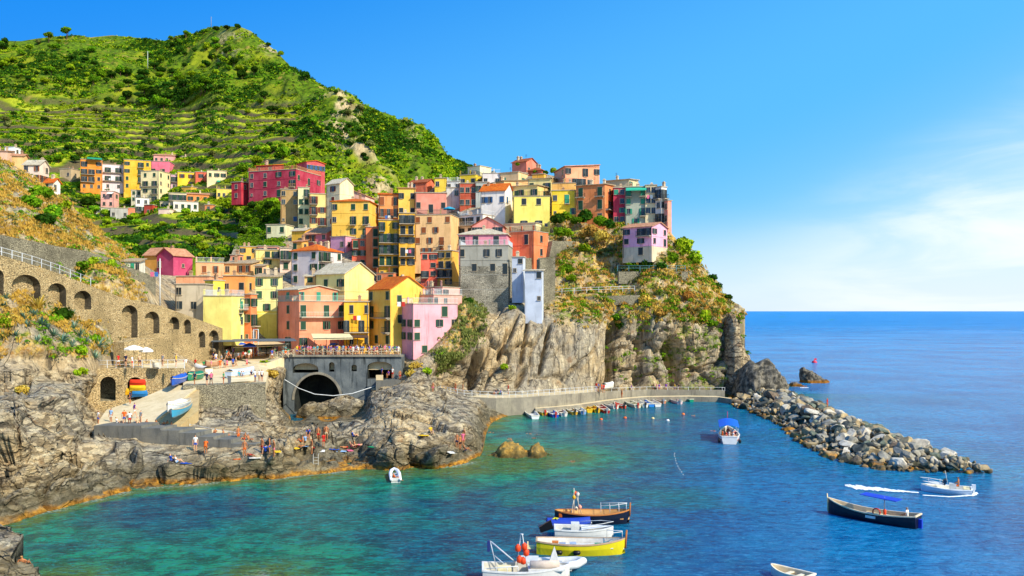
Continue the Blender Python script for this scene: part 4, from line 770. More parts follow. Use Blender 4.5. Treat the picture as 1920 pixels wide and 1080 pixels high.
# ================================================================== WALLS, BRIDGE, QUAYS
RUB = stone('rubble_wall_warm', 'bfa272', 'd9c192', 'ac966c', 1.5); RUBG = stone('rubble_wall_grey', '8d8672', 'b0a78c', '7a7462', 1.5)
BRG = cast('shaded_bridge_stone', '596064', '747a7b', '2a3033', 1.0); CONC = cast('old_concrete', '827c70', '989180', '56524a'); CONCD = cast('shade_toned_concrete', '6c6c68', '7f7c72', '45443f')  # bridge stone and darker concrete carry wall shade in their colour, plus stains
PAVE = cast('paving', 'd2bd94', 'e0cda6', 'b39e78', .4); DARK = paint('15171a', .9)
def pip(x, y, poly):
    r = False; n = len(poly)
    for i in range(n):
        x1, y1 = poly[i]; x2, y2 = poly[i-1]
        if (y1 > y) != (y2 > y) and x < (x2-x1)*(y-y1)/(y2-y1)+x1: r = not r
    return r
def wall_px(name, label, a, b, top, bot, holes=(), th=.6, rd=1.5, m=None, kind=None, cat=None, backm=None, steps=False):
    A2 = Vector(((a[0]-960)/F*a[1], a[1])); B2 = Vector(((b[0]-960)/F*b[1], b[1])); d = B2-A2; Ln = d.length; d.normalize()
    ang = math.atan2(d.y, d.x); nrm = Vector((-d.y, d.x))          # points away from the camera
    if nrm.y < 0: nrm = -nrm
    def conv(px, py):
        t = (px-960)/F; s = (t*A2.y-A2.x)/(d.x-t*d.y); D = A2.y+s*d.y; return (s, H-(py-CY)/F*D)
    outer = [conv(*p) for p in top]+[conv(*p) for p in reversed(bot)]
    hs_ = []
    for (x0, x1, yt, yb, ar) in holes:
        s0, z0 = conv(x0, yb); s1, _ = conv(x1, yb); zt = conv((x0+x1)/2, yt)[1]; w = s1-s0; ah = min(w*ar, (zt-z0)*.8); pts = [(s0, z0), (s1, z0)]
        if ar > 0: pts += [(s0+w/2+w/2*math.cos(q), zt-ah+ah*math.sin(q)) for q in np.linspace(0, math.pi, 11)]
        else: pts += [(s1, zt), (s0, zt)]
        hs_.append(pts)
    vs = [Vector(p) for p in outer]; fcs = [list(range(len(outer)))]
    for h in hs_: k = len(vs); vs += [Vector(p) for p in h]; fcs.append(list(range(k, k+len(h))))
    ov, oe, of, *_ = delaunay_2d_cdt(vs, [], fcs, 1, 1e-5)
    mb = MB(); P_ = lambda s, z, y=0.0: (s, y, z); keep = []
    for f in of:
        cx_ = sum(ov[i].x for i in f)/3; cz = sum(ov[i].y for i in f)/3
        if not any(pip(cx_, cz, h) for h in hs_): keep.append(f)
    mb.add([P_(v.x, v.y) for v in ov], keep)
    n = len(top); tp = outer[:n]
    for i in range(n-1): mb.add([P_(*tp[i]), P_(*tp[i+1]), P_(tp[i+1][0], tp[i+1][1], th), P_(tp[i][0], tp[i][1], th)], [(0, 1, 2, 3)])
    bt = outer[n:][::-1]
    for s, zt, zb in ((tp[0][0], tp[0][1], bt[0][1]), (tp[-1][0], tp[-1][1], bt[-1][1])): mb.add([P_(s, zt), P_(s, zb), P_(s, zb, th), P_(s, zt, th)], [(0, 1, 2, 3)])
    for i in range(n-1):
        zb = min(bt[0][1], bt[-1][1]); mb.add([P_(tp[i][0], tp[i][1], th), P_(tp[i+1][0], tp[i+1][1], th), P_(tp[i+1][0], min(tp[i+1][1], zb), th), P_(tp[i][0], min(tp[i][1], zb), th)], [(0, 1, 2, 3)])
    e = empty(name, (A2.x, A2.y, 0), ang); sgn = 1
    # local y must point away from camera
    mb.build('masonry', [m or RUB], e)
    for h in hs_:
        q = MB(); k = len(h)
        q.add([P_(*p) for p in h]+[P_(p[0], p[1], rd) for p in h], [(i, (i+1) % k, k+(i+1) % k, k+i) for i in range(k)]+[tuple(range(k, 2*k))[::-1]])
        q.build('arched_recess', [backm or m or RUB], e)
    tag(e, label, cat, None, kind)
    return e, conv

wall_px('retaining_wall', 'long warm stone ramp wall with arched recesses descending to the harbour', (-60, 105.5), (470, 160), [(-60, 462), (0, 478), (60, 496), (112, 513), (170, 536), (235, 560), (300, 573), (350, 591), (410, 613), (472, 635)],
        [(-60, 600), (0, 600), (100, 615), (180, 640), (215, 665), (340, 700), (400, 700), (472, 690)],
        [(-30, 7, 502, 560, .35), (22, 76, 515, 560, .35), (90, 124, 531, 575, .35), (139, 171, 545, 580, .35), (228, 258, 572, 634, .4), (271, 299, 584, 626, .4), (317, 336, 594, 618, .5), (344, 358, 599, 626, .5), (372, 385, 621, 652, .5), (391, 410, 619, 672, .5), (420, 440, 632, 655, .5)], th=1.2, rd=2.6, cat='stone wall', backm=stone('shaded_recess_stone', '5f574a', '7d7360', '48433a', 1.5))  # recess lining darker than the wall: shade put into its colour
wall_px('retaining_wall', 'dry stone wall above the ramp path below the golden slope', (-60, 116), (300, 154), [(-60, 420), (0, 440), (60, 452), (110, 462), (160, 470), (215, 486), (240, 500), (292, 520)], [(-60, 560), (150, 560), (292, 600)], th=1.0, m=RUBG, cat='stone wall')
wall_px('retaining_wall', 'short stone terrace wall behind the two white parasols', (233, 122), (326, 131), [(233, 642), (262, 636), (300, 634), (326, 640)], [(233, 700), (326, 700)], th=2, m=RUB, cat='stone wall')
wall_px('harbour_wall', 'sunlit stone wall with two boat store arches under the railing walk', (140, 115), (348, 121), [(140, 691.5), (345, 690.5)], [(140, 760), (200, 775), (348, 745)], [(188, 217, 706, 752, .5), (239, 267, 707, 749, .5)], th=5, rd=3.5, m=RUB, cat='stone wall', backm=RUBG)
wall_px('harbour_wall', 'grey rubble pier wall carrying the boat plaza above the rocks', (343, 114.5), (500, 117), [(343, 723), (497, 719)], [(343, 800), (500, 800)], th=2.5, m=RUBG, cat='stone wall')
wall_px('sea_wall', 'stepped shade-toned concrete bathing terrace wall above the shore rocks', (176, 98), (480, 93.6), [(176, 798), (265, 798), (265.1, 803), (300, 803), (300.1, 807), (335, 807), (335.1, 812), (367, 812), (367.1, 819), (400, 819), (400.1, 824), (433, 824), (433.1, 832), (480, 832)], [(176, 850), (300, 862), (480, 870)], th=3.2, m=CONCD, cat='sea wall')
bridge, _ = wall_px('stone_bridge', 'shade-toned stained stone viaduct with a wide arch and four openings carrying the crowded terrace', (531, 148.5), (752, 148.5), [(531, 667), (752, 667)], [(531, 792), (752, 792)],
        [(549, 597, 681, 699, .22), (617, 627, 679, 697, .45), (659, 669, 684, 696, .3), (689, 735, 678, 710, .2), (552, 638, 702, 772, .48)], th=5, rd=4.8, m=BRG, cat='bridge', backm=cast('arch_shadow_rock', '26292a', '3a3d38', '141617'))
q = MB(); q.box(-.3, 20.9, -.35, 0, 10.05, 10.35); q.build('coping', [CONC], bridge)
q = MB()                                                            # pale ring of the main arch
for k in range(24):
    a0, a1 = math.pi*k/24, math.pi*(k+1)/24; cxa = (595-531)/F*148.5; r0 = 43/F*148.5; rh_ = 4.6; z0a = 7.0-4.45
    f_ = lambda a, r: (cxa+math.cos(a)*(r0+r), -.12, z0a+math.sin(a)*(4.42+r))
    q.add([f_(a0, 0), f_(a1, 0), f_(a1, .4), f_(a0, .4)]+[(p[0], 0, p[2]) for p in (f_(a0, 0), f_(a1, 0), f_(a1, .4), f_(a0, .4))], [(0, 1, 2, 3), (3, 2, 6, 7), (0, 1, 5, 4)])
q.build('arch_ring', [CONC], bridge)
def deck(name, pts, m, th=1.5, label=None, cat=None, kind='structure'):
    P_ = [atz(*p) for p in pts]; n = len(P_); mb = MB()
    mb.add(P_+[p-Vector((0, 0, th)) for p in P_], [tuple(range(n)), tuple(range(n, 2*n))[::-1]]+[(i, (i+1) % n, n+(i+1) % n, n+i) for i in range(n)])
    o = mb.build(name, [m]); tag(o, label, cat, None, kind); return o
deck('piazza', [(528, 666.4, 10.2), (752, 666.4, 10.2), (772, 655, 10.2), (640, 653.5, 10.2), (482, 653.5, 10.2), (478, 660, 10.0)], PAVE, 2.5)
deck('boat_plaza', [(343, 723.2, 7.95), (498, 719.2, 7.95), (505, 690, 8.4), (480, 676, 9.2), (350, 677, 9.2), (346, 700, 8.2)], PAVE, 1.5)
deck('harbour_ramp', [(470, 680, 9.15), (500, 682, 9.0), (535, 668, 10.1), (490, 661, 10.0), (440, 668, 9.6)], PAVE, 2)
deck('slipway', [(178, 799, 4.65), (278, 799, 4.65), (322, 766, 5.9), (372, 724, 7.8), (322, 722, 7.8), (262, 748, 6.4), (200, 768, 5.4)], PAVE, 2)
deck('slipway_bank', [(278, 799.5, 4.5), (330, 805, 4.2), (372, 770, 5.6), (374, 724.5, 7.7), (322, 767, 5.8)], cast('bank_render', 'b59c70', 'c4ab7c', '8f7a55'), 2)
deck('footpath', [(-100, 691, 10.9), (60, 693, 10.6), (166, 690.6, 10.1), (346, 689.8, 9.9), (348, 678, 10.0), (240, 672, 10.3), (150, 673, 10.5), (-100, 676, 11.2)], PAVE, .4)
deck('bathing_terrace', [(266, 803.3, 4.2), (300, 803.3, 4.2), (335, 807.3, 4.0), (367, 812.3, 3.8), (400, 819.3, 3.5), (433, 824.3, 3.3), (478, 832.3, 3.0), (490, 822, 3.0), (430, 808, 3.6), (300, 796, 4.4)], PAVE, .8)
UP = [(826, 733, 4.0), (845, 739, 3.7), (870, 743.5, 3.45), (930, 746.5, 3.15), (979, 745, 3.0), (1020, 742, 3.0), (1060, 739, 3.0), (1118, 734.5, 2.8)]
LO = [(1004, 766, 1.0), (1040, 763.5, 1.0), (1075, 760.5, 1.0), (1105, 756.5, 1.0), (1135, 752, 1.0), (1175, 747.5, 1.0), (1214, 744.5, 1.0), (1290, 743.5, 1.0), (1348, 744.5, 1.0), (1372, 748, 1.0)]
def strip_deck(name, pts, width, th, m, m2=None, drop=None):
    E = [atz(*p) for p in pts]; mb = MB()
    for i in range(len(E)-1):
        a, b = E[i], E[i+1]; da = Vector((0, width, 0)); zt = drop if drop is not None else a.z-th
        mb.add([a, b, b+da, a+da], [(0, 1, 2, 3)]); lo = lambda p: Vector((p.x, p.y, zt))
        mb.add([a, b, lo(b), lo(a)], [(0, 1, 2, 3)], 1); mb.add([a+da, b+da, lo(b+da), lo(a+da)], [(0, 1, 2, 3)], 1)
    for p in (E[0], E[-1]): q_ = p+Vector((0, width, 0)); mb.add([p, q_, (q_.x, q_.y, p.z-th), (p.x, p.y, p.z-th)], [(0, 1, 2, 3)], 1)
    o = mb.build(name, [m, m2 or m]); tag(o, kind='structure'); return E
EU = strip_deck('quay_walk', UP, 4.5, 4, PAVE, CONC, -1.0)
EL = strip_deck('quay_landing', LO, 2.2, 1.5, PAVE, CONC, -1.0)
R3 = [(1118, 735, 2.75), (1132, 733, 2.6), (1214, 731.2, 2.1), (1290, 730.6, 2.0), (1353, 731, 1.95), (1362, 733, 1.9)]
ER = [Vector((atz(*p).x, min(173.0, 162+max(0, (p[0]-1118))*.11), p[2])) for p in R3]
mb = MB()
for i in range(len(ER)-1):
    a, b = ER[i], ER[i+1]; w_ = Vector((0, .5, 0)); mb.add([a, b, b+w_, a+w_, (a.x, a.y, .5), (b.x, b.y, .5), (b.x, b.y+.5, .5), (a.x, a.y+.5, .5)], [(0, 1, 2, 3), (0, 1, 5, 4), (3, 2, 6, 7)])
    mb.add([a+Vector((0, .5, -.9)), b+Vector((0, .5, -.9)), b+Vector((0, 5, -.9)), a+Vector((0, 5, -.9))], [(0, 1, 2, 3)], 1)
tag(mb.build('quay_wall', [CONC, PAVE]), 'low grey sea wall behind the landing at the cliff foot', 'sea wall')
def rail_along(label, E, hgt=1.0, step=1.6, m=None, bars=2, name='railing', r=.03, cross=False):
    root = empty(name, E[0]); tag(root, label, 'railing'); o0 = E[0]; m = m or WRAIL
    for k in range(bars):
        z = hgt*(k+1)/bars; q = MB(); q.tube([p-o0+Vector((0, 0, z)) for p in E], r, 5); q.build('rail_bar', [m], root)
    q = MB(); cum = 0; last = None; P_ = []
    for i in range(len(E)-1):
        n = max(1, round((E[i+1]-E[i]).length/step))
        for k in range(n+(i == len(E)-2)): P_.append(E[i].lerp(E[i+1], k/n)-o0)
    for p in P_[:100]:
        q = MB(); q.box(p.x-.035, p.x+.035, p.y-.035, p.y+.035, p.z-.1, p.z+hgt+.05); q.build('post', [m], root)
    if cross:
        for a, b in zip(P_[:-1], P_[1:]):
            q = MB(); q.tube([a+Vector((0, 0, .1)), b+Vector((0, 0, hgt-.05))], .03, 4); q.tube([b+Vector((0, 0, .1)), a+Vector((0, 0, hgt-.05))], .03, 4); q.build('cross_brace', [m], root)
    return root
rail_along('white pipe railing along the upper quay walk under the cliff', [p+Vector((0, .25, 0)) for p in EU], step=1.3)
rail_along('white pipe railing on the low sea wall at the cliff foot', ER, hgt=.55, step=2.2, bars=1)
rail_along('pale timber cross braced railing of the crowded terrace on the bridge', [Vector((p[0], 148.7, 10.35)) for p in ((at(553, 0, 148.7).x, 0), (at(751, 0, 148.7).x, 0))], 1.15, 1.75, paint('c9bda0', .7), 2, cross=True)
rail_along('pale timber railing curving down from the terrace to the boat plaza', [atz(506, 676, 9.2), atz(520, 671.5, 9.8), atz(551, 667.5, 10.2)], 1.1, 1.0, paint('d8cba8', .7), 2, cross=True)
rail_along('thin white railing along the walk above the boat store arches', [atz(168, 691.5, 10.05), atz(346, 690.0, 9.9)], 1.15, 1.1)
rail_along('thin white railing at the left end of the cliff footpath', [atz(-60, 691.5, 10.9), atz(60, 693.5, 10.6)], 1.1, 1.5)
rail_along('white mesh railing on the parapet of the ramp wall', [at(-60, 463, 106.3)]+[(lambda s: Vector((s[0], s[1], s[2])))(p) for p in [tuple(at(x, y, d)) for x, y, d in ((0, 477, 112.3), (60, 495, 117.4), (112, 512, 122.4), (170, 535, 128.2))]][1:], 1.1, 2.0, WRAIL, 2)
rail_along('thin rail beside the steps on the bathing terrace', [at(356, 797, 103), at(400, 806, 103), at(440, 812, 101), at(466, 814, 100)], .1, 3, WRAIL, 1)
# awnings, parasols, poles on the harbour front
def canopy(label, pts, m, posts, th=.12, pm=None, name='awning', cat='awning', val=0):
    o0 = Vector(posts[0]); e = empty(name, o0); tag(e, label, cat); q = MB(); sheet(q, [Vector(p)-o0 for p in pts], th); q.build('canvas' if name == 'awning' else 'roof', [m], e)
    if val:
        q = MB()
        for i in range(len(pts)-1):
            a, b = Vector(pts[i])-o0, Vector(pts[i+1])-o0; q.add([a, b, b-Vector((0, 0, val)), a-Vector((0, 0, val))], [(0, 1, 2, 3)])
        q.build('valance', [m], e)
    zt = min(p[2] for p in pts)
    for p in posts: p = Vector(p)-o0; q = MB(); q.tube([p, (p.x, p.y, zt-o0.z+.05)], .06, 6); q.build('post', [pm or IRON], e)
    return e
tan = paint('d2b98c', .85); cream = paint('e2d3a4', .8)
canopy('wide tan canvas awning over the harbour cafe tables', [at(434, 650, 152), at(536, 646, 152), at(520, 640.5, 160), at(440, 641, 160)], tan, [atz(x, y, 9.6) for x, y in ((436, 672), (470, 670), (500, 669), (534, 667))], val=.25)
canopy('pale striped awning of the pink harbour front restaurant', [at(587, 634.5, 150.6), at(662, 633, 150.6), at(655, 625.5, 155.5), at(583, 625.5, 155.5)], cream, [(at(x, 0, 151).x, 151, 10.2) for x in (590, 612, 634, 659)], val=.3)
canopy('brown pergola roof in front of the orange yellow house', [at(648, 632, 152.5), at(690, 632, 152.5), at(690, 628, 156), at(648, 628, 156)], paint('5a4030', .8), [(at(x, 0, 153).x, 153, 10.2) for x in (650, 670, 688)])
canopy('long flat grey pergola beam over the cafe passage', [at(396, 640, 150), at(556, 638.5, 150), at(552, 634.5, 153), at(398, 636, 153)], paint('5a636b', .6), [atz(x, y, 9.5) for x, y in ((399, 674), (418, 673), (553, 667.4))], name='pergola', cat='pergola')
def parasol(label, p, r, hgt, m, group=None):
    e = empty('parasol', p); tag(e, label, 'parasol', group); q = MB(); q.lathe([(r, hgt-.5), (r*.55, hgt-.2), (.05, hgt)], 8, sm=False); q.lathe([(r, hgt-.5), (r, hgt-.68)], 8, sm=False); q.build('canvas', [m], e)
    q = MB(); q.tube([(0, 0, 0), (0, 0, hgt)], .035, 6); q.build('pole', [IRON], e); return e
wc = paint('eeece6', .7)
parasol('left and larger of the two white parasols on the walk', at(251, 679, 119.5), 1.35, 2.4, wc); parasol('right and lower of the two white parasols on the walk', at(274, 680, 120.5), 1.0, 2.2, wc)
for x, y, c, l in ((571, 660.5, '4a8fcf', 'leftmost light blue cafe parasol on the crowded terrace'), (640, 660, '3a7fc2', 'blue cafe parasol before the orange yellow house'), (452, 663, '2550b0', 'deep blue parasol beside the tan cafe awning'), (468, 665, '2550b0', 'second deep blue parasol near the steel masts'), (588, 661, '2f6fb0', 'left blue cafe parasol on the crowded terrace'), (605, 660, '3a7fc2', 'middle blue cafe parasol on the crowded terrace'), (622, 661, '2f6fb0', 'right blue cafe parasol on the crowded terrace')):
    parasol(l, atz(x, y, 10.2), 1.3, 2.1, paint(c, .7))
parasol('blue beach parasol on the roof terrace of the tall peach house', at(842, 400, 200), 1.4, 1.6, paint('2a95b5', .7))
def pole(label, p, h, r=.09, m=None, arm=None, name='utility_pole', cat='pole'):
    e = empty(name, p); tag(e, label, cat); q = MB(); q.tube([(0, 0, -.5), (0, 0, h)], [r, r*.6], 8); q.build('shaft', [m or WRAIL], e)
    if arm: q = MB(); q.tube([(-arm, 0, h-.3), (arm, 0, h-.3)], .05, 5); q.build('crossarm', [m or WRAIL], e)
    return e
pole('tall white pole in front of the ochre house left of the village', at(300, 567, 140), 7.2, .12, paint('dcdcd8', .5))
e = empty('mast_frame', atz(480, 668, 9.8)); tag(e, 'pair of slim white steel masts joined on top beside the cafe', 'mast')
for x in (-.42, .42): q = MB(); q.tube([(x, 0, 0), (x, 0, 4.9)], .07, 6); q.build('mast', [paint('c9ced6', .5)], e)
q = MB(); q.tube([(-.45, 0, 4.85), (.45, 0, 4.85)], .06, 6); q.build('top_bar', [paint('c9ced6', .5)], e)
pole('grey power pole high on the terraced hillside', at(277, 127, fm(277, 127)-2), 10, .25, paint('b9c4b4', .6), 1.2); pole('grey power pole lower down the green hillside', at(195, 173, fm(195, 173)-2), 11, .25, paint('b9c4b4', .6), 1.2); pole('radio mast on the rocky hill summit', at(396, 52, 545), 7, .25, paint('7a7f8a', .6), .8, 'radio_mast', 'mast')
wall_px('garden_wall', 'long dark garden retaining wall below the crimson palace', (395, 276), (500, 243), [(395, 440), (440, 436), (500, 430)], [(395, 462), (500, 456)], th=2, m=RUBG, cat='stone wall')
wall_px('garden_wall', 'dark garden wall under the lowest far village houses', (298, 312), (348, 310), [(298, 416), (348, 413)], [(298, 432), (348, 432)], th=2, m=RUBG, cat='stone wall')
# garden terraces on the cliff
for nm, lb, a, b, tp, bt, mm in (
    ('garden_wall', 'dark stone garden wall below the lone pink villa', (1160, 184.5), (1290, 186), [(1160, 509), (1290, 509)], [(1160, 532), (1290, 534)], RUBG),
    ('garden_wall', 'grey stone wall with a blind arch beside the white turret', (1012, 174), (1041, 176), [(1012, 486), (1041, 484)], [(1012, 575), (1041, 560)], RUBG),
    ('garden_wall', 'mottled stone wall under the salmon orange house', (985, 186), (1078, 196), [(985, 484), (1030, 482), (1036, 452), (1078, 452)], [(985, 530), (1078, 480)], RUBG),
    ('garden_wall', 'dark retaining wall under the cliff path', (1098, 178), (1200, 179), [(1098, 556), (1200, 553)], [(1098, 572), (1200, 572)], RUBG)):
    wall_px(nm, lb, a, b, tp, bt, (), 1.2, m=mm, cat='stone wall')
rail_along('teal railing around the garden of the lone pink villa', [at(1158, 507, 183.8), at(1200, 507, 184.3), at(1285, 507, 185.5)], 1.0, 2.2, paint('5f9aa5', .5)); rail_along('white railing on the cliff path above the big rock face', [at(1030, 552, 176), at(1100, 548, 178.5), at(1190, 545, 181)], 1.0, 2.6)
q = MB(); q.tube([atz(534, 712, 7)-Vector((0, 0, 0)), at(560, 728, 146), at(590, 739, 145), at(625, 742, 145), at(660, 738, 146), at(703, 724, 147.6)], .07, 5); tag(q.build('rope', [WRAIL]), 'pale rope sagging in front of the dark bridge arch', 'rope')
mb = MB(); mb.box(0, 4.3, 0, 3, -4.0, 0); mb.box(0, 1.2, -.05, .2, 0, .9, 1)
tag(mb.build('landing_platform', [CONCD, PAVE], loc=at(705, 713, 146.5)), 'small concrete landing platform right of the bridge arch', 'platform')
q = MB()
for s in (-.28, .28): q.tube([(s, 0, -3.2), (s, -.02, 0), (s, .4, .1)], .04, 5)
for k in range(9): q.tube([(-.28, 0, -3+k*.34), (.28, 0, -3+k*.34)], .03, 4)
tag(q.build('ladder', [paint('b9b3a5', .5)], loc=at(592, 853, 94.6)), 'metal swimming ladder hanging down the rock edge to the water', 'ladder')
# ================================================================== BREAKWATER AND SEA ROCKS
def rock_mesh(name, seed, m, sub=3, sc=(1, 1, 1), amp=.22, cuts=12):
    bm = bmesh.new(); bmesh.ops.create_icosphere(bm, subdivisions=sub, radius=1.0); rr = random.Random(seed)
    pl = [(Vector((rr.gauss(0, 1), rr.gauss(0, 1), rr.gauss(0, 1))).normalized(), rr.uniform(.42, .8)) for _ in range(cuts)]
    for v in bm.verts:
        for n, d in pl:
            k = v.co.dot(n)-d
            if k > 0: v.co -= n*k
    P_ = np.array([v.co[:] for v in bm.verts]); dn = fbm(P_*1.6+seed, 3, seed)*amp*.35+fbm(P_*5+seed, 2, seed)*amp*.12
    for v, d in zip(bm.verts, dn): v.co *= (1+d)
    for v in bm.verts: v.co = Vector((v.co.x*sc[0], v.co.y*sc[1], v.co.z*sc[2]))
    me = bpy.data.meshes.new(name); bm.to_mesh(me); bm.free(); me.materials.append(m); return me
def bmat(key, c1, c2):
    def f(t):
        w = t.world(); n = t.noise(w, 1.3, 6, .65); n2 = t.noise(w, 6, 4); c = t.mix(t.ss(n, .35, .65), lin(c1), lin(c2)); c = t.mix(t.m('MULTIPLY', t.ss(n2, .5, .75), .5), c, tuple(x*.5 for x in lin(c1)))
        z = t.n('ShaderNodeSeparateXYZ', {0: t.n('ShaderNodeNewGeometry').outputs['Position']}).outputs[2]; zz = t.m('ADD', z, t.m('MULTIPLY', t.noise(w, .8, 3), .8))
        c = t.mix(t.ss(zz, 1.25, .7, 0, .75), c, t.mix(t.ss(t.noise(w, .35, 3), .5, .6), lin('3d3a26'), lin('b5781a'))); t.out(c, .9, t.m('ADD', n, t.m('MULTIPLY', n2, .4)), .7, .12, spec=.15)
    return mat(key, f)
BM = dict(pale=bmat('boulder_pale', 'a89e8c', 'd3cab8'), grey=bmat('boulder_grey', '7a766a', 'a39d8e'), dark=bmat('boulder_dark', '3e4039', '62635a'), tan=bmat('boulder_tan', '94805f', 'b8a37c'), brown=bmat('boulder_brown', '665646', '8a7761'), green=bmat('boulder_green', '525a4e', '747b6c'))
RT = [rock_mesh('boulder', 11+i, BM['grey'], 3, [(1.15, .9, .72), (1, 1, .8), (1.3, .85, .6), (.95, 1.05, .9), (1.1, 1.0, .65)][i % 5]) for i in range(10)]
nearE = lambda y: float(np.interp(y, [94.5, 95, 97, 103, 112, 122, 140, 160, 172], [51.5, 46.5, 41.5, 39, 38.6, 40.5, 42.8, 42.0, 43.5])); farE = lambda y: float(np.interp(y, [97, 99, 105, 112, 122, 135, 150, 172], [52.8, 53.5, 53, 52.8, 53.3, 54, 55.5, 58]))
rb = random.Random(3); BP = []
cand = [(rb.uniform(38, 58), rb.uniform(94.5, 172)) for _ in range(14000)]
for (x, y) in cand:
    a, b = nearE(y), farE(y)
    if not (a+.2 < x < b-.3): continue
    md = 1.5 if y < 125 else 1.9
    if all((x-p[0])**2+(y-p[1])**2 > md*md for p in BP): BP.append((x, y))
    if len(BP) >= 296: break
def ends(y): return sst(np.array(y), 94, 100)
for i, (x, y) in enumerate(BP):
    a, b = nearE(y), farE(y); u = (x-a)/(b-a); prof = float(sst(np.array(u), -.05, .45)*(1-sst(np.array(u), .62, 1.1)*.9)); zc = -.1+(1.5+.9*float(sst(np.array(y), 98, 130)))*prof*float(.45+.55*ends(y))+rb.uniform(-.15, .2)
    R_ = rb.choice((.72, .85, 1.0, 1.15, 1.3, 1.55)) if y < 130 else rb.choice((.9, 1.05, 1.2, 1.4)); c = rb.choices(('pale', 'grey', 'dark', 'tan', 'brown', 'green'), (24, 20, 16, 20, 8, 12))[0]
    if u < .12: c = rb.choice(('tan', 'brown', 'dark', 'pale'))
    o = mobj('boulder', RT[i % 10], None, (x, y, zc), (rb.uniform(-.4, .4), rb.uniform(-.4, .4), rb.uniform(0, 6.28)), (R_, R_*rb.uniform(.85, 1.1), R_*rb.uniform(.8, 1.05)))
    o.material_slots[0].link = 'OBJECT'; o.material_slots[0].material = BM[c]
    cn = dict(pale='pale whitish', grey='mid grey', dark='dark slaty', tan='sandy tan', brown='reddish brown', green='greenish grey')[c]
    place = 'at the breakwater waterline' if u < .18 else ('on the breakwater seaward side' if u > .72 else 'on the breakwater crest'); sec = 'near the tip' if y < 103 else ('in the outer half' if y < 118 else ('in the middle' if y < 138 else 'near the cliff'))
    size = 'very large' if R_ >= 1.4 else ('large' if R_ >= 1.15 else ('small' if R_ <= .85 else 'mid-sized'))
    tag(o, '%s %s boulder %s, %s' % (size, cn, place, sec), 'boulder', 'boulders of the breakwater')
# core of small rubble under the boulders so no gaps show
gy = np.linspace(95, 173, 120); gu = np.linspace(-.02, 1.02, 24); yy, uu = np.meshgrid(gy, gu, indexing='ij'); xx = np.vectorize(nearE)(yy)*(1-uu)+np.vectorize(farE)(yy)*uu
pz = sst(uu, -.05, .5)*(1-sst(uu, .6, 1.08)); zz = (-.7+(1.5+.8*sst(yy, 98, 130))*pz*(.4+.6*sst(yy, 94, 100))+fbm(np.stack([xx*.9, yy*.9, xx*0], -1), 3, 5)*.35)
tag(mobj('rubble_core', mesh_np('rubble_core', np.stack([xx, yy, zz], -1).reshape(-1, 3), facegrid(120, 24).reshape(-1, 4), [BM['dark']])), 'dark rubble filling between the breakwater boulders', 'rubble', None, 'stuff')
def stuff_mat(t):
    r = t.n('ShaderNodeNewGeometry').outputs['Random Per Island']; w = t.world(); cr = t.n('ShaderNodeValToRGB', {0: r}); e = cr.color_ramp.elements; e[0].color = lin('47483f')+(1,); e[1].color = lin('cbc0ab')+(1,)
    for p_, c_ in ((.25, '8a7a5e'), (.5, '9b9484'), (.7, 'b39f78'), (.85, '6b665a')): x = e.new(p_); x.color = lin(c_)+(1,)
    n = t.noise(w, 2.5, 5, .65); c = t.mix(t.m('MULTIPLY', t.ss(n, .45, .7), .5), cr.outputs[0], lin('3c3a34')); z = t.n('ShaderNodeSeparateXYZ', {0: t.n('ShaderNodeNewGeometry').outputs['Position']}).outputs[2]
    c = t.mix(t.ss(t.m('ADD', z, t.m('MULTIPLY', n, .6)), .95, .55, 0, .8), c, t.mix(t.ss(t.noise(w, .35, 3), .5, .6), lin('34301f'), lin('b07a1e'))); t.out(c, .9, n, .7, .1)
BT = []
for k in range(6):
    mm = rock_mesh('stone', 300+k, BM['grey'], 2, (1.1, .95, .75)); BT.append((np.array([v.co[:] for v in mm.vertices]), np.array([p.vertices[:] for p in mm.polygons])))
SV, SF, off = [], [], 0; rs_ = np.random.default_rng(17)
for k in range(950):
    y = rs_.uniform(94.5, 172) if k % 3 else rs_.uniform(94.5, 125); a, b = nearE(y)-.6, farE(y)+.3; u = rs_.random() if k % 4 else rs_.random()*.25; x = a+(b-a)*u
    prof = float(sst(np.array(u), -.05, .45)*(1-sst(np.array(u), .62, 1.1)*.9)); zc = -.05+(1.3+.9*float(sst(np.array(y), 98, 130)))*prof*float(.45+.55*ends(y))+rs_.uniform(-.1, .45)*prof
    V0, F0 = BT[k % 6]; r = rs_.uniform(.24, .55); q_ = rs_.normal(size=(3, 3)); q_, _ = np.linalg.qr(q_); SV.append(V0@q_*r+np.array([x, y, zc])); SF.append(F0+off); off += len(V0)
tag(mobj('rubble', mesh_np('rubble', np.concatenate(SV), np.concatenate(SF), [mat('breakwater_rubble', stuff_mat)])), 'smaller mixed stones packed between the breakwater boulders', 'rubble', None, 'stuff')
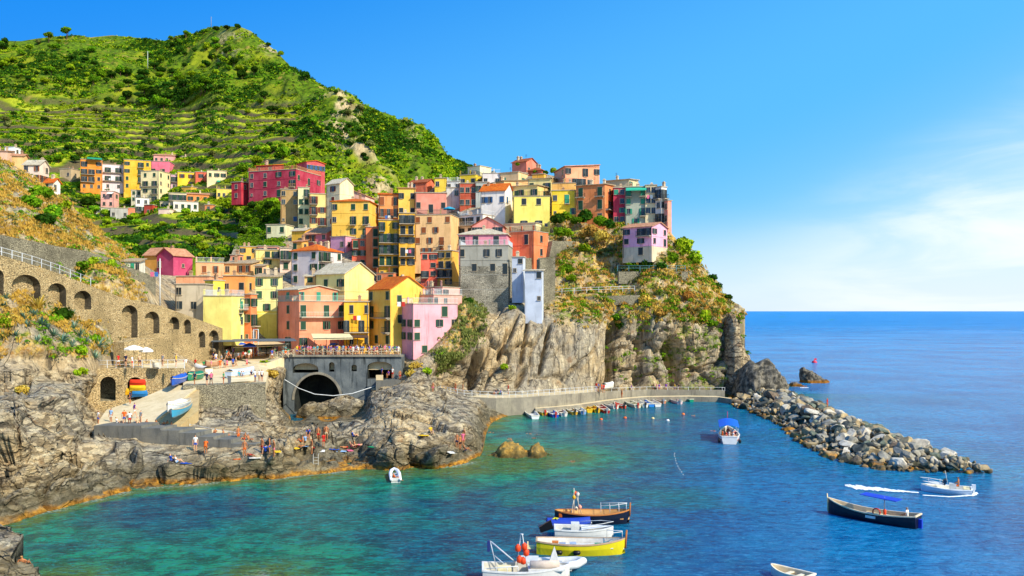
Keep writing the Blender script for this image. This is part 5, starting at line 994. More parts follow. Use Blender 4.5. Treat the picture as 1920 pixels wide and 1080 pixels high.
def crag_thing(name, label, base, pts, seed, depth=4.0, m=ROCK, fq=1.0, am=1.0):       # jagged rock: profile px,py at distance D, real depth
    D = base; xs = np.array([p[0] for p in pts], float); ys = np.array([p[1] for p in pts], float); n = 60; px = np.linspace(xs[0], xs[-1], n)
    top = np.interp(px, xs, ys); X = (px-960)/F*D; Zt = H-(top-CY)/F*D; v = np.linspace(0, 1, 30)
    a = v*math.pi; Xg = np.repeat(X[:, None], 30, 1); hh = np.maximum(Zt, .05)[:, None]
    dpt = depth*np.sqrt(np.clip(np.minimum((px-xs[0]), (xs[-1]-px))/((xs[-1]-xs[0])*.25), .02, 1))[:, None]
    Yg = D+depth*.6-np.cos(a)[None]*dpt; Zg = hh*np.sin(a)[None]**.7-1.0*(1-np.sin(a))[None]
    P_ = np.stack([Xg, Yg, Zg], -1); f1_, f2_, ci = worley(P_*np.array([.5, .5, .9])*fq, seed); P_ = P_+am*((ci-.5)*.9+fbm(P_*.7*fq, 3, seed)*.5-.5*np.exp(-((f2_-f1_)/.1)**2))[..., None]*np.array([.3, -.6, .36])
    me = mesh_np(name, P_.reshape(-1, 3), facegrid(n, 30).reshape(-1, 4), [m]); mk = np.zeros(P_.shape); mk[..., 2] = 1; col_attr(me, 'mask', mk)
    return tag(mobj(name, me), label, 'rock')
DKR = mat('dark_sea_rock', lambda t: (lambda w, n: t.out(t.mix(t.ss(t.n('ShaderNodeSeparateXYZ', {0: t.n('ShaderNodeNewGeometry').outputs['Position']}).outputs[2], .9, .4), t.mix(t.ss(n, .4, .65), lin('3c3a34'), lin('8a8272')), lin('8a5c20')), .9, n, 1.0, .4, spec=.2))(t.world(), t.noise(t.world(), .9, 7, .65)))
crag_thing('sea_rock', 'dark craggy rock mass at the foot of the headland where the breakwater starts', 171, [(1384, 742), (1392, 712), (1404, 690), (1418, 676), (1424, 684), (1434, 680), (1446, 674), (1455, 680), (1464, 692), (1476, 708), (1486, 728), (1490, 740)], 5, 6, DKR)
crag_thing('sea_rock', 'isolated dark pyramid rock standing in the open sea', 213, [(1505, 719), (1507, 690), (1512, 689), (1520, 695), (1530, 700), (1540, 705), (1550, 712), (1560, 719)], 15, 3, DKR)
crag_thing('sea_rock', 'low brown rock awash between the headland and the breakwater', 203, [(1480, 727), (1486, 718), (1496, 720), (1508, 724), (1514, 727)], 25, 2, DKR)
crag_thing('rock_buttress', 'tall jagged rock buttress forming the seaward edge of the cliff', 181, [(1350, 744), (1358, 690), (1364, 640), (1370, 606), (1377, 588), (1383, 584), (1388, 598), (1391, 622), (1398, 640), (1402, 660), (1410, 672), (1416, 690), (1426, 712), (1436, 744)], 55, 7)
crag_thing('gorge_rock', 'dark jumble of rock rising under the bridge arch', 143, [(548, 790), (556, 768), (575, 753), (596, 757), (618, 749), (648, 742), (680, 752), (704, 778)], 45, 2.5)
crag_thing('islet', 'small ochre brown islet surrounded by shallow water in the bay', 105, [(912, 868), (922, 856), (932, 848), (936, 840), (946, 832), (960, 834), (975, 837), (986, 847), (993, 850), (998, 840), (1008, 835), (1016, 844), (1030, 857), (1042, 862)], 35, 2.6, bmat('ochre_islet_rock', '7d6a40', 'b08c44'), 2.4, .75)
# ================================================================== BOATS
def bx_(mb, *a, m=0): return mb.box(*a, m)
def hull_meshes(Ln, B, Hh, bow_r=.45, stern=.8, n=22, sheer=.35, flat=.0):
    """x from 0 (stern) to Ln (bow)."""
    def half(t): return B/2*((stern+(1-stern)*min(1, t/.35)**.7) if t < .35 else max(0.0, 1-((t-.35)/.65)**(2.2))**.75)
    if stern < .15: half = lambda t: B/2*max(0.0, math.sin(math.pi*min(.999, max(.001, t))))**.62
    zt = lambda t: Hh*(1+sheer*(2*t-1)**2*(1.0 if t > .5 else .45)); out, inn = [], []
    for i in range(n+1):
        t = i/n; h = max(half(t), .02); z = zt(t); kz = -.28+(.5*Hh)*max(0, (t-.82)/.18)**2; x = Ln*t
        out.append([(x, -h, z), (x, -h*.97, z*.55), (x-(0.10*Ln*(t > .99)), -h*.80, .0), (x, -h*.45, kz*.7), (x, 0, kz), (x, h*.45, kz*.7), (x, h*.80, 0), (x, h*.97, z*.55), (x, h, z)])
        hi = max(h-.09, .01); zf = .16*Hh+.25*Hh*max(0, (t-.75)/.25); inn.append([(x, -hi, z), (x, -hi*.92, zf), (x, 0, zf-.02), (x, hi*.92, zf), (x, hi, z)])
    return out, inn, half, zt
def boat(name, label, cat, stern_px, bow_px, B, Hh, hc, ic='d9c7a0', gc='c49a6a', stern=.8, sheer=.35, seats=3, group=None, z=0.0, keel=None, tilt=0.0, D=None, motor=None, cover=None, band=None, loc=None, Ln=None, ang=None):
    if loc is None:
        s = atz(stern_px[0], stern_px[1], z); b = atz(bow_px[0], bow_px[1], z); d = b-s; Ln = d.length; ang = math.atan2(d.y, d.x); loc = s
    e = empty(name, loc, ang); e.rotation_euler = (tilt, 0, ang); tag(e, label, cat, group); out, inn, half, zt = hull_meshes(Ln, B, Hh, stern=stern, sheer=sheer)
    def loft(S_, mat_, nm, close=False, mi=None):
        k = len(S_[0]); V_ = [p for r in S_ for p in r]; f = [(i*k+j, i*k+j+1, (i+1)*k+j+1, (i+1)*k+j) for i in range(len(S_)-1) for j in range(k-1)]
        q = MB(); q.add(V_, f, 0, False)
        if close: q.add(S_[0], [tuple(range(k))])
        return q.build(nm, mat_, e)
    hb = loft(out, [paint(hc, .35, .05, spec=.5)], 'hull', True); loft(inn, [paint(ic, .6)], 'interior')
    q = MB(); k = len(out)                                           # gunwale
    for s_ in (0, -1):
        for i in range(k-1):
            a, b_, c, d_ = out[i][s_], out[i+1][s_], inn[i+1][s_], inn[i][s_]; up = .05; o_ = .04*(-1 if s_ == 0 else 1)
            A_ = [(a[0], a[1]+o_, a[2]+up), (b_[0], b_[1]+o_, b_[2]+up), (c[0], c[1], c[2]+up), (d_[0], d_[1], d_[2]+up)]; q.add(A_+[(p[0], p[1], p[2]-.1) for p in A_], [(0, 1, 2, 3), (0, 1, 5, 4), (3, 2, 6, 7)])
    if stern >= .15: q.box(-.05, .08, -half(0)-.03, half(0)+.03, zt(0)-.05, zt(0)+.06)
    q.build('gunwale', [paint(gc, .6)], e)
    if band: 
        q = MB()
        for s_ in (1, 7):
            for i in range(k-1): a, b_ = out[i][s_], out[i+1][s_]; sg = -1 if s_ == 1 else 1; q.add([(a[0], a[1]+sg*.015, a[2]+.06), (b_[0], b_[1]+sg*.015, b_[2]+.06), (b_[0], b_[1]+sg*.015, b_[2]-.06), (a[0], a[1]+sg*.015, a[2]-.06)], [(0, 1, 2, 3)])
        q.build('stripe', [paint(band, .5)], e)
    for j in range(seats):
        t = (j+1)/(seats+1)*.8+.04; w = half(t)-.07; q = MB(); q.box(Ln*t-.14, Ln*t+.14, -w, w, zt(t)*.62, zt(t)*.62+.05); q.build('seat', [paint(gc, .6)], e)
    if motor:
        q = MB(); q.box(-.35, .0, -.16, .16, zt(0)-.05, zt(0)+.42); q.box(-.28, -.12, -.09, .09, -.3, zt(0)); q.build('outboard_motor', [paint(motor, .35)], e)
    if cover:
        q = MB(); c0, c1, cc = cover; n_ = 10; R_ = []
        for i in range(n_+1):
            t = c0+(c1-c0)*i/n_; h = half(t)+.04; z_t = zt(t)+.04; R_.append([(Ln*t, -h, z_t-.2), (Ln*t, -h, z_t), (Ln*t, -h*.5, z_t+.18), (Ln*t, 0, z_t+.28), (Ln*t, h*.5, z_t+.18), (Ln*t, h, z_t), (Ln*t, h, z_t-.2)])
        V_ = [p for r in R_ for p in r]; q.add(V_, [(i*7+j, i*7+j+1, (i+1)*7+j+1, (i+1)*7+j) for i in range(n_) for j in range(6)], 0, True); q.build('cover', [paint(cc, .7)], e)
    e['_L'] = Ln; return e, Ln, half, zt
def P2(e, nm, mb, m): return mb.build(nm, [m], e)
WH = paint('d2d2ce', .4); ORA = paint('e0461c', .5); BLU = paint('1c3fc0', .6); BLK = paint('14161a', .4); WOOD = paint('a8652c', .6); TANW = paint('c9925a', .6); GREENC = paint('1f8f6a', .6)
def ring(q, c, R, r, axis='y', n=16, m=0):
    pts = [Vector(c)+(Vector((math.cos(a)*R, 0, math.sin(a)*R)) if axis == 'y' else Vector((0, math.cos(a)*R, math.sin(a)*R))) for a in np.linspace(0, 2*math.pi, n+1)]; q.tube(pts, r, 6, m, cap=False)
# black open motor launch with blue sunshade
e, Ln, hf, zt = boat('motor_launch', 'long black hulled launch with blue sunshade and one man at the stern', 'boat', (1722, 990), (1553, 962), 2.1, .78, '0d1426', 'd8c09a', 'e2cda8', stern=.75, sheer=.75, seats=0)
for y0 in (-.85, .35): q = MB(); q.box(Ln*.34, Ln*.60, y0, y0+.5, .35, .52); P2(e, 'bench', q, cream)
q = MB(); q.box(Ln*.48, Ln*.72, .15, .32, .62, .68); q.box(Ln*.5, Ln*.74, -.2, -.02, .55, .6); P2(e, 'oar', q, paint('2347a8', .5))
q = MB(); q.tube([(Ln+.02, 0, .2), (Ln+.1, 0, 1.75)], [.07, .05], 6); P2(e, 'stem_post', q, cream)
q = MB(); q.box(Ln*.22, Ln*.36, -.35, .35, .2, .62); P2(e, 'engine_box', q, WH)
for x in (Ln*.36, ): q = MB(); q.tube([(x, 0, .3), (x, 0, 2.15)], .05, 6); q.tube([(x-1.0, 0, 1.9), (x+.2, 0, 2.1)], .03, 5); P2(e, 'sunshade_pole', q, WH)
q = MB(); sheet(q, [(Ln*.20, -.75, 2.05), (Ln*.60, -.75, 2.2), (Ln*.60, .75, 2.25), (Ln*.20, .75, 2.1)], .05); P2(e, 'sunshade', q, BLU)
q = MB(); ring(q, (Ln*.40, 1.0, 1.0), .30, .06); P2(e, 'lifebuoy', q, paint('b5281c', .5)); q = MB(); q.lathe([(.02, .35), (.13, .45), (.13, .95), (.02, 1.05)], 8, (Ln*.35, .15, .15)); P2(e, 'fender', q, ORA)
q = MB(); q.box(-.3, -.02, -.12, .12, -.2, .75); P2(e, 'rudder', q, BLU); q = MB(); q.box(Ln*.41, Ln*.52, 1.03, 1.06, .40, .62); P2(e, 'name_plate', q, WH)
LAUNCH = e
# white speedboat with wake
e, Ln, hf, zt = boat('speedboat', 'white speedboat with one tanned man aboard heading left near the breakwater tip', 'boat', (1822, 927), (1727, 919), 2.4, .5, 'dfe5ea', 'e6e2d6', 'eeeeea', stern=.85, sheer=.25, seats=0, motor='e8e8e8')
q = MB(); q.add([(Ln*.55, -.8, .78), (Ln*.98, 0, .95), (Ln*.55, .8, .78), (Ln*.55, 0, .98)], [(0, 1, 3), (1, 2, 3)]); P2(e, 'foredeck', q, WH)
q = MB(); q.add([(Ln*.52, -.7, .8), (Ln*.60, -.4, .82), (Ln*.60, .4, .82), (Ln*.52, .7, .8), (Ln*.48, -.6, 1.25), (Ln*.54, -.35, 1.3), (Ln*.54, .35, 1.3), (Ln*.48, .6, 1.25)], [(0, 1, 5, 4), (1, 2, 6, 5), (2, 3, 7, 6)]); P2(e, 'windscreen', q, GLASS)
q = MB(); q.tube([(Ln*.55, -.82, 1.0), (Ln*.85, -.5, 1.2), (Ln*1.02, 0, 1.3), (Ln*.85, .5, 1.2), (Ln*.55, .82, 1.0)], .025, 5)
for x, y in ((.62, .75), (.62, -.75), (.85, .5), (.85, -.5)): q.tube([(Ln*x, y, .8), (Ln*x, y, 1.15)], .02, 4)
P2(e, 'bow_rail', q, WRAIL); q = MB(); q.box(Ln*.3, Ln*.44, -.3, .3, .2, .95); P2(e, 'helm_console', q, WH); q = MB(); q.box(Ln*.04, Ln*.16, -.8, .8, .2, .6); P2(e, 'seat', q, cream); q = MB(); q.tube([(Ln*.47, .2, .9), (Ln*.52, .25, 2.2)], .02, 4); P2(e, 'antenna', q, WH)
SPEED = e
FOAM = mat('white_foam', lambda t: t.out(t.mix(t.ss(t.noise(t.world(), 2.5, 5, .7), .4, .6), (.75, .82, .86), (.93, .95, .95)), .6, t.noise(t.world(), 5, 4), .6, .1))
def foam_strip(name, pts, w, seed):
    P_ = [atz(x, y, .02) for x, y in pts]; q = MB(); n = 40; rr = random.Random(seed)
    L_ = []; R_ = []
    for i in range(n+1):
        u = i/n*(len(P_)-1); k = min(int(u), len(P_)-2); p = P_[k].lerp(P_[k+1], u-k); ww = np.interp(i/n, [a for a, _ in w], [b for _, b in w])
        L_.append((p.x, p.y-ww*rr.uniform(.35, 1.1), .03)); R_.append((p.x, p.y+ww*rr.uniform(.35, 1.1), .03)); 
    C_ = [((a[0]+b[0])/2, (a[1]+b[1])/2, .10) for a, b in zip(L_, R_)]; V_ = L_+C_+R_; n1 = n+1
    q.add(V_, [(i, i+1, n1+i+1, n1+i) for i in range(n)]+[(n1+i, n1+i+1, 2*n1+i+1, 2*n1+i) for i in range(n)], 0, True); o = q.build(name, [FOAM]); return tag(o, 'white foam wake on the blue water', 'wake', None, 'stuff')
foam_strip('wake_foam', [(1584, 911), (1612, 914), (1660, 918), (1722, 924)], [(0, .1), (.12, 1.5), (.5, 1.3), (.8, .7), (1, .1)], 3); foam_strip('wake_foam', [(1730, 929), (1780, 932), (1822, 929), (1832, 924)], [(0, .05), (.5, .15), (.9, .6), (1, .2)], 4); foam_strip('wake_foam', [(1478, 722), (1500, 727), (1516, 727)], [(0, .1), (.5, .8), (1, .1)], 6); 
# wooden fishing boat, dark hull
e, Ln, hf, zt = boat('fishing_boat', 'wooden fishing boat with dark navy hull and gear mast, farthest of the moored group', 'boat', (1040, 978), (1180, 981), 2.1, .85, '10182c', 'd9a868', 'c07a3c', stern=.12, sheer=.35, seats=0)
q = MB(); q.box(Ln*.3, Ln*.92, -.55, .55, .42, .5); P2(e, 'deck', q, TANW)
q = MB(); q.tube([(Ln+.02, 0, .6), (Ln+.08, 0, 1.75)], [.09, .07], 6); P2(e, 'stem_post', q, WOOD)
q = MB(); q.tube([(Ln*.62, .5, 1.55), (Ln*.8, .42, 1.6), (Ln*.97, .1, 1.7)], .025, 5); q.tube([(Ln*.62, -.5, 1.55), (Ln*.8, -.42, 1.6), (Ln*.97, -.1, 1.7)], .025, 5)
for x in (.62, .74, .86, .96):
    for s in (-1, 1): q.tube([(Ln*x, s*(.5 if x < .9 else .12), .95), (Ln*x, s*(.5 if x < .9 else .12), 1.62)], .02, 4)
P2(e, 'bow_rail', q, WRAIL)
q = MB(); q.tube([(Ln*.22, -.4, .6), (Ln*.27, 0, 2.3)], .035, 5); q.tube([(Ln*.22, .4, .6), (Ln*.27, 0, 2.3)], .035, 5); q.tube([(Ln*.36, .3, .6), (Ln*.28, 0, 2.5)], .035, 5); q.tube([(Ln*.26, 0, .5), (Ln*.26, 0, 2.9)], .04, 5); q.tube([(Ln*.33, -.3, .6), (Ln*.31, -.1, 2.6)], .03, 5); P2(e, 'gear_mast', q, paint('b9b3a5', .5))
for x, y, z_0, c in ((.26, -.15, 2.15, 'e0a818'), (.28, .1, 2.45, 'd95a2c'), (.31, .0, 2.4, 'dcd6cc'), (.34, -.2, 1.35, 'e89a80'), (.29, .25, 1.1, 'd8c8b0'), (.25, .1, 2.6, '2f9c7c')):
    q = MB(); q.lathe([(.01, -.2), (.14, -.12), (.16, .05), (.01, .2)], 8, (Ln*x, y, z_0)); P2(e, 'float_buoy', q, paint(c, .5))
q = MB(); q.box(Ln*.06, Ln*.2, -.5, .4, .5, .8); P2(e, 'net_heap', q, paint('b0581c', .9)); q = MB(); q.box(Ln*.38, Ln*.5, -.95, -.90, .15, .35); P2(e, 'name_plate', q, WH)
# blue tarpaulin boat in front of it
e, Ln, hf, zt = boat('covered_boat', 'small boat under a blue tarpaulin moored against the navy hulled fishing boat', 'boat', (1026, 990), (1108, 989), 1.5, .5, '1c3a78', 'd8d2c4', '2347a8', stern=.7, sheer=.2, seats=0, cover=(.0, .98, '1f3fa8'))
q = MB(); 
for a in range(4): q.tube([(Ln*.18, -.2, .86), (Ln*.18+.35*math.cos(a*math.pi/2+.4), -.2+.3*math.sin(a*math.pi/2+.4), .80)], [.08, .02], 5)
P2(e, 'yellow_emblem', q, paint('d8d020', .6))
# white boat behind yellow
e, Ln, hf, zt = boat('white_boat', 'white motor boat with tilted black outboard between tarpaulin boat and yellow boat', 'boat', (1040, 1009), (1150, 1010), 2.0, .8, 'cfcfcc', 'c4c4be', 'd8d8d4', stern=.85, sheer=.2, seats=1)
q = MB(); q.add([(Ln*.45, -.8, .86), (Ln*.98, 0, 1.0), (Ln*.45, .8, .86), (Ln*.45, 0, 1.08)], [(0, 1, 3), (1, 2, 3)]); P2(e, 'foredeck', q, WH); q = MB(); q.box(Ln*.28, Ln*.42, -.35, .35, .2, 1.25); P2(e, 'helm_console', q, WH)
q = MB(); q.tube([(Ln*.45, -.85, 1.15), (Ln*.8, -.55, 1.3), (Ln*1.0, 0, 1.35), (Ln*.8, .55, 1.3), (Ln*.45, .85, 1.15)], .025, 5); P2(e, 'bow_rail', q, WRAIL)
q = MB(); q.add([(-.1, -.2, .8), (-1.1, -.15, .45), (-1.25, -.15, .85), (-.3, -.2, 1.45), (-.1, .2, .8), (-1.1, .15, .45), (-1.25, .15, .85), (-.3, .2, 1.45)], [(0, 1, 2, 3), (4, 5, 6, 7), (0, 1, 5, 4), (1, 2, 6, 5), (2, 3, 7, 6), (3, 0, 4, 7)]); P2(e, 'outboard_motor', q, BLK)
# yellow wooden boat
e, Ln, hf, zt = boat('yellow_boat', 'bright yellow wooden boat with white deck, green crates and black fenders', 'boat', (1006, 1036), (1172, 1038), 2.2, .85, 'd4c414', 'd8d4cc', 'b99a7c', stern=.5, sheer=.35, seats=0)
q = MB(); q.box(Ln*.30, Ln*.86, -.62, .62, .50, .56); P2(e, 'deck', q, WH); q = MB(); q.tube([(Ln+.0, 0, .4), (Ln+.12, 0, 1.75)], [.09, .07], 6); P2(e, 'stem_post', q, WOOD)
for x in (.25, .45): q = MB(); q.lathe([(.02, -.28), (.17, -.2), (.17, .2), (.02, .28)], 8); o = P2(e, 'fender', q, BLK); o.location = (Ln*x, -1.18, .35); o.rotation_euler = (0, math.pi/2, 0)
for x, y, m_, nm in ((.66, -.3, GREENC, 'crate'), (.76, .05, paint('1f7f8a', .6), 'crate'), (.18, .2, paint('c8702c', .7), 'storage_box'), (.26, -.25, paint('8f9cb5', .6), 'storage_box'), (.38, -.1, paint('9fb0c8', .6), 'storage_box')):
    q = MB(); q.box(Ln*x, Ln*x+.42, y-.2, y+.25, .5, .78); q.box(Ln*x-.03, Ln*x+.45, y-.23, y+.28, .74, .79); P2(e, nm, q, m_)
q = MB(); q.tube([(Ln*.8, .5, .9), (Ln*.8, .5, 1.6), (Ln*.97, .1, 1.65), (Ln*.97, .1, 1.1)], .025, 5); q.tube([(Ln*.8, -.5, .9), (Ln*.8, -.5, 1.6), (Ln*.97, -.1, 1.65)], .025, 5); P2(e, 'bow_rail', q, WRAIL)
q = MB(); q.box(-.75, -.1, -.2, .2, .3, .5); q.box(-.7, -.6, -.1, .1, -.2, .8); P2(e, 'swim_ladder', q, cream)
# inflatable and white boat at the bottom edge
def inflatable(name, label, stern_px, bow_px, B, hc, rr_=.24, z=0, seats=2, cat='boat'):
    s = atz(*stern_px, z); b = atz(*bow_px, z); d = b-s; Ln = d.length; e = empty(name, s, math.atan2(d.y, d.x)); tag(e, label, cat); m = paint(hc, .45)
    q = MB(); q.tube([(-.2, -B/2+rr_, .35), (Ln*.65, -B/2+rr_, .38), (Ln*.88, -B/4, .5), (Ln*.98, 0, .6), (Ln*.88, B/4, .5), (Ln*.65, B/2-rr_, .38), (-.2, B/2-rr_, .35)], [rr_*.7, rr_, rr_, rr_*.95, rr_, rr_, rr_*.7], 10); P2(e, 'tube', q, m)
    q = MB(); q.box(0, Ln*.8, -B/2+rr_, B/2-rr_, .1, .2); P2(e, 'floor', q, paint('b8b8b4', .7)); q = MB(); q.box(0, .06, -B/2+rr_, B/2-rr_, 0, .5); P2(e, 'transom', q, WH)
    for j in range(seats): q = MB(); x = Ln*(.3+.3*j); q.box(x, x+.22, -B/2+rr_, B/2-rr_, .4, .46); P2(e, 'seat', q, paint('9aa0a8', .6))
    return e, Ln
e, Ln = inflatable('inflatable_boat', 'white inflatable with a covered console in front of the yellow boat', (976, 1066), (1096, 1068), 2.0, 'dcdcda', .28)
q = MB(); q.add([(Ln*.42, -.35, .2), (Ln*.62, -.35, .2), (Ln*.62, .35, .2), (Ln*.42, .35, .2), (Ln*.53, 0, 1.6)], [(0, 1, 4), (1, 2, 4), (2, 3, 4), (3, 0, 4)]); P2(e, 'console_cover', q, paint('c9c9c6', .7)); q = MB(); q.box(0, Ln*.28, -.6, .6, .2, .75); P2(e, 'seat_locker', q, WH)
e, Ln, hf, zt = boat('dive_boat', 'white boat with steel gear frame and orange buoys cut by the bottom edge', 'boat', (905, 1092), (1068, 1090), 2.4, .95, 'cfcdc8', 'c9c4b6', 'd8d6d2', stern=.8, sheer=.25, seats=2)
q = MB(); q.tube([(.9, .6, .9), (.5, .6, 2.6)], .03, 5); q.tube([(.55, .6, 2.55), (2.2, .4, 1.2)], .05, 5); q.tube([(.8, .6, 1.6), (1.5, .5, 1.0)], .03, 5); P2(e, 'boom_frame', q, paint('b9c4d0', .4)); q = MB(); q.box(.3, .5, .5, .7, 1.9, 2.6); P2(e, 'boom_pad', q, paint('1c2c6a', .6))
q = MB(); q.tube([(2.3, .5, .9), (2.55, .3, 3.1)], .03, 5); q.tube([(2.95, .1, .9), (2.65, .2, 3.1)], .03, 5); q.tube([(2.5, .3, 3.1), (2.7, .2, 3.1)], .05, 5); P2(e, 'gear_mast', q, WRAIL)
for x, z_0 in ((2.35, 2.2), (2.78, 2.3), (2.9, 1.9), (2.45, 1.45), (2.7, 1.35)): q = MB(); q.lathe([(.01, -.27), (.19, -.18), (.2, .12), (.01, .28)], 9, (x, .2, z_0)); P2(e, 'float_buoy', q, ORA)
q = MB(); q.tube([(.2, -.95, 1.2), (2.3, -1.0, 1.35)], .03, 5)
for x in (.2, .9, 1.6, 2.3): q.tube([(x, -.97, .9), (x, -.97, 1.3)], .025, 4)
P2(e, 'side_rail', q, WRAIL); q = MB(); q.box(3.0, 5.4, -.75, .75, .9, 1.0); P2(e, 'foredeck', q, WH); q = MB(); q.lathe([(.02, -1.0), (.28, -.95), (.28, .95), (.02, 1.0)], 10); o = P2(e, 'rolled_cover', q, paint('c9b8a8', .8)); o.location = (4.1, -.3, 1.22); o.rotation_euler = (0, math.pi/2, 0)
q = MB(); q.box(1.0, 1.9, -.5, .5, .5, 1.0); P2(e, 'bench', q, cream)
boat('dinghy', 'pale dinghy bow poking in at the bottom right edge', 'boat', (1520, 1096), (1446, 1076), 1.5, .5, 'dcd8cc', 'c9b898', 'e8dcc0', stern=.8, seats=2)
# small inflatable off the rocks, tour boat
e, Ln = inflatable('inflatable_dinghy', 'little white inflatable dinghy with a bather off the rocks', (742, 905), (739, 889), 1.35, 'e4e4e8', .2)
DING = e
e, Ln, hf, zt = boat('tour_boat', 'white passenger boat under a blue canopy full of people in mid bay', 'boat', (1368, 833), (1364, 815), 2.9, .85, 'dcdcda', 'd0c4b0', 'e8e4dc', stern=.7, sheer=.5, seats=4, band='b0402c')
q = MB(); R_ = [[(Ln*(.1+.75*i/8), -1.35+2.7*j/6, 2.15+.3*math.sin(math.pi*j/6)+.15*i/8) for j in range(7)] for i in range(9)]; q.add([p for r in R_ for p in r], [(i*7+j, i*7+j+1, (i+1)*7+j+1, (i+1)*7+j) for i in range(8) for j in range(6)], 0, True); P2(e, 'canopy', q, paint('1560d0', .5))
for x in (.15, .8):
    for y in (-1.15, 1.15): q = MB(); q.tube([(Ln*x, y, .8), (Ln*x, y, 2.2)], .035, 5); P2(e, 'canopy_post', q, WRAIL)
q = MB(); q.tube([(Ln*1.0, 0, 1), (Ln*1.02, 0, 3.4)], .05, 5); P2(e, 'flag_staff', q, paint('a03060', .5)); q = MB(); q.box(Ln*1.0, Ln*1.02+.35, -.02, .02, 2.8, 3.2); P2(e, 'flag', q, paint('c04878', .7))
for s in (-1, 1): q = MB(); q.lathe([(.02, .1), (.18, .2), (.18, .6), (.02, .7)], 8, (.3, s*1.35, 0)); P2(e, 'fender', q, BLK)
TOUR = e
# moored row along the landing
MO = [((1004, 786), (985, 768), 'dfe2e6', 'white rigid boat with grey tubes, first at the left of the quay row', 'c8ccd2', 1.9), ((1022, 779), (1006, 770), 'e0b030', 'yellow rowing boat beside the white rigid boat', 'd8c48a', 1.5), ((1042, 783), (1024, 769), '1f4fb8', 'royal blue boat with light blue cover', '4a86d8', 1.6),
      ((1058, 781), (1042, 768), 'e6ddd4', 'white dinghy with pinkish inside and red outboard', 'd8b0a0', 1.6), ((1078, 778), (1062, 767), 'd9a82c', 'ochre dinghy with dark outboard left of the blue white one', 'c99a3a', 1.4), ((1094, 777), (1077, 764), '7fa8dc', 'light blue and white dinghy among the yellow boats', 'dce4ee', 1.4),
      ((1106, 774), (1089, 763), 'e8b418', 'golden yellow boat, left of two side by side', 'e0a020', 1.4), ((1120, 774), (1099, 761), 'eab81c', 'golden yellow boat, right of two side by side', 'e0a020', 1.4), ((1138, 775), (1116, 759), 'b02020', 'dark red boat with two outboards in the quay row', 'c85040', 1.6),
      ((1155, 767), (1130, 759), 'e2dcd0', 'long white dinghy right of the dark red boat', 'd8cfc0', 1.5), ((1170, 766), (1152, 760), 'd8492c', 'orange red dinghy with grey outboard', 'e07a5c', 1.3), ((1196, 765), (1172, 754), 'dad6b8', 'cream boat with beige deck in the middle of the row', 'cfc9a0', 1.8),
      ((1210, 764), (1184, 752), 'e4e4de', 'white boat with rounded bow behind the cream boat', 'dcd8cc', 1.6), ((1222, 763), (1200, 752), '2f7fd0', 'bright sky blue boat next to the white ones', '4f9ae0', 1.6), ((1234, 763), (1213, 751), 'e8e4dc', 'white boat with pink stripe right of the sky blue one', 'dcd0c8', 1.7),
      ((1244, 757), (1227, 749), 'd98a5c', 'salmon orange dinghy at the right of the crowded row', 'c96a4a', 1.5), ((1275, 758), (1252, 748.5), 'e6c8c8', 'pink and white dinghy lying alone toward the right', 'd8b8b4', 1.5), ((1297, 754), (1288, 750.5), '0f8f6c', 'small green rowing boat at the right end of the mooring', '18a07c', 1.2)]
for sp, bp, c, l, ic, B in MO:
    boat('moored_boat', l, 'boat', sp, bp, B, .5, c, ic, 'e6dcc4' if c not in ('e8b418', 'eab81c') else 'f0c428', stern=.7, seats=2, group='small boats moored along the quay', motor=random.Random(sp[0]).choice(('2a2a2c', 'b5342a', '8a8f96', None)))
# boats laid up on the plaza and slipway
LU = [((428, 706), (477, 700), 8.1, 'bccbe0', 'pale blue white covered boat on the plaza, upper of the two largest', (.05, .95, 'c6d2e6'), 'd8dce4'), ((430, 716), (478, 713), 8.0, 'd8ceb8', 'cream wooden boat on the plaza below the pale blue covered one', None, 'cdbf9a'), ((392, 700), (366, 694), 8.3, 'e2dace', 'white round bottomed boat near the railing on the plaza', (.1, .95, 'e4ded4'), 'e2dace'),
      ((385, 685), (412, 684), 8.9, 'b58a6c', 'brown wooden boat behind the strollers on the plaza', None, 'a8805c'), ((422, 668.5), (457, 667), 9.6, 'd8d4c8', 'whitish boat upside of the plaza in front of the cafe', None, 'c9c2b0'), ((376, 708), (352, 712), 8.0, '1f7a5c', 'boat under a dark green tarpaulin at the plaza corner', (.0, .98, '17785c'), '2a8a6a'),
      ((345, 712), (322, 722), 7.9, '2257b8', 'boat under a bright blue tarpaulin at the head of the slipway', (.0, .98, '1c5cc0'), '2257b8'), ((350, 758), (314, 772), 6.0, 'e6e2da', 'white boat lying on the slipway bank', (.3, 1, 'e6e2da'), 'dcd8d0'), ((352, 764), (322, 782), 5.6, '3fa0c4', 'turquoise blue boat beside the white one on the slipway bank', None, '4fb0d0'), ((1130, 728), (1150, 725), 3.0, 'e6e2d8', 'white boat hauled out at the foot of the cliff', (.1, .9, 'e6e2d8'), 'dcd8d0'),
      ((300, 688), (286, 688), 10.0, 'd8d2c0', 'tiny pale boat stored behind the railing walk', None, 'c9c2b0')]
for sp, bp, z0, c, l, cv, ic in LU: boat('beached_boat', l, 'boat', sp, bp, 1.6, .65, c, ic, 'cbb894', stern=.7, seats=0 if cv else 2, z=z0+.25, cover=cv)
for i, (x, y, c, l) in enumerate(((244, 737, 'e0a818', 'yellow kayak on the ground beside the right boat store arch'), (252, 720, 'd9391c', 'red kayak on the top rack in the right boat store arch'), (252, 730, 'e8c020', 'yellow kayak on the lower rack in the right boat store arch'), (256, 741, '2a7fc0', 'blue kayak under the racks in the right boat store arch'))):
    boat('kayak', l, 'kayak', None, None, .6, .3, c, 'f0c428', c, stern=.1, sheer=.2, seats=0, loc=at(x-9, y, 117.6), Ln=2.2, ang=.05 if i else .7, cover=(.05, .95, c))
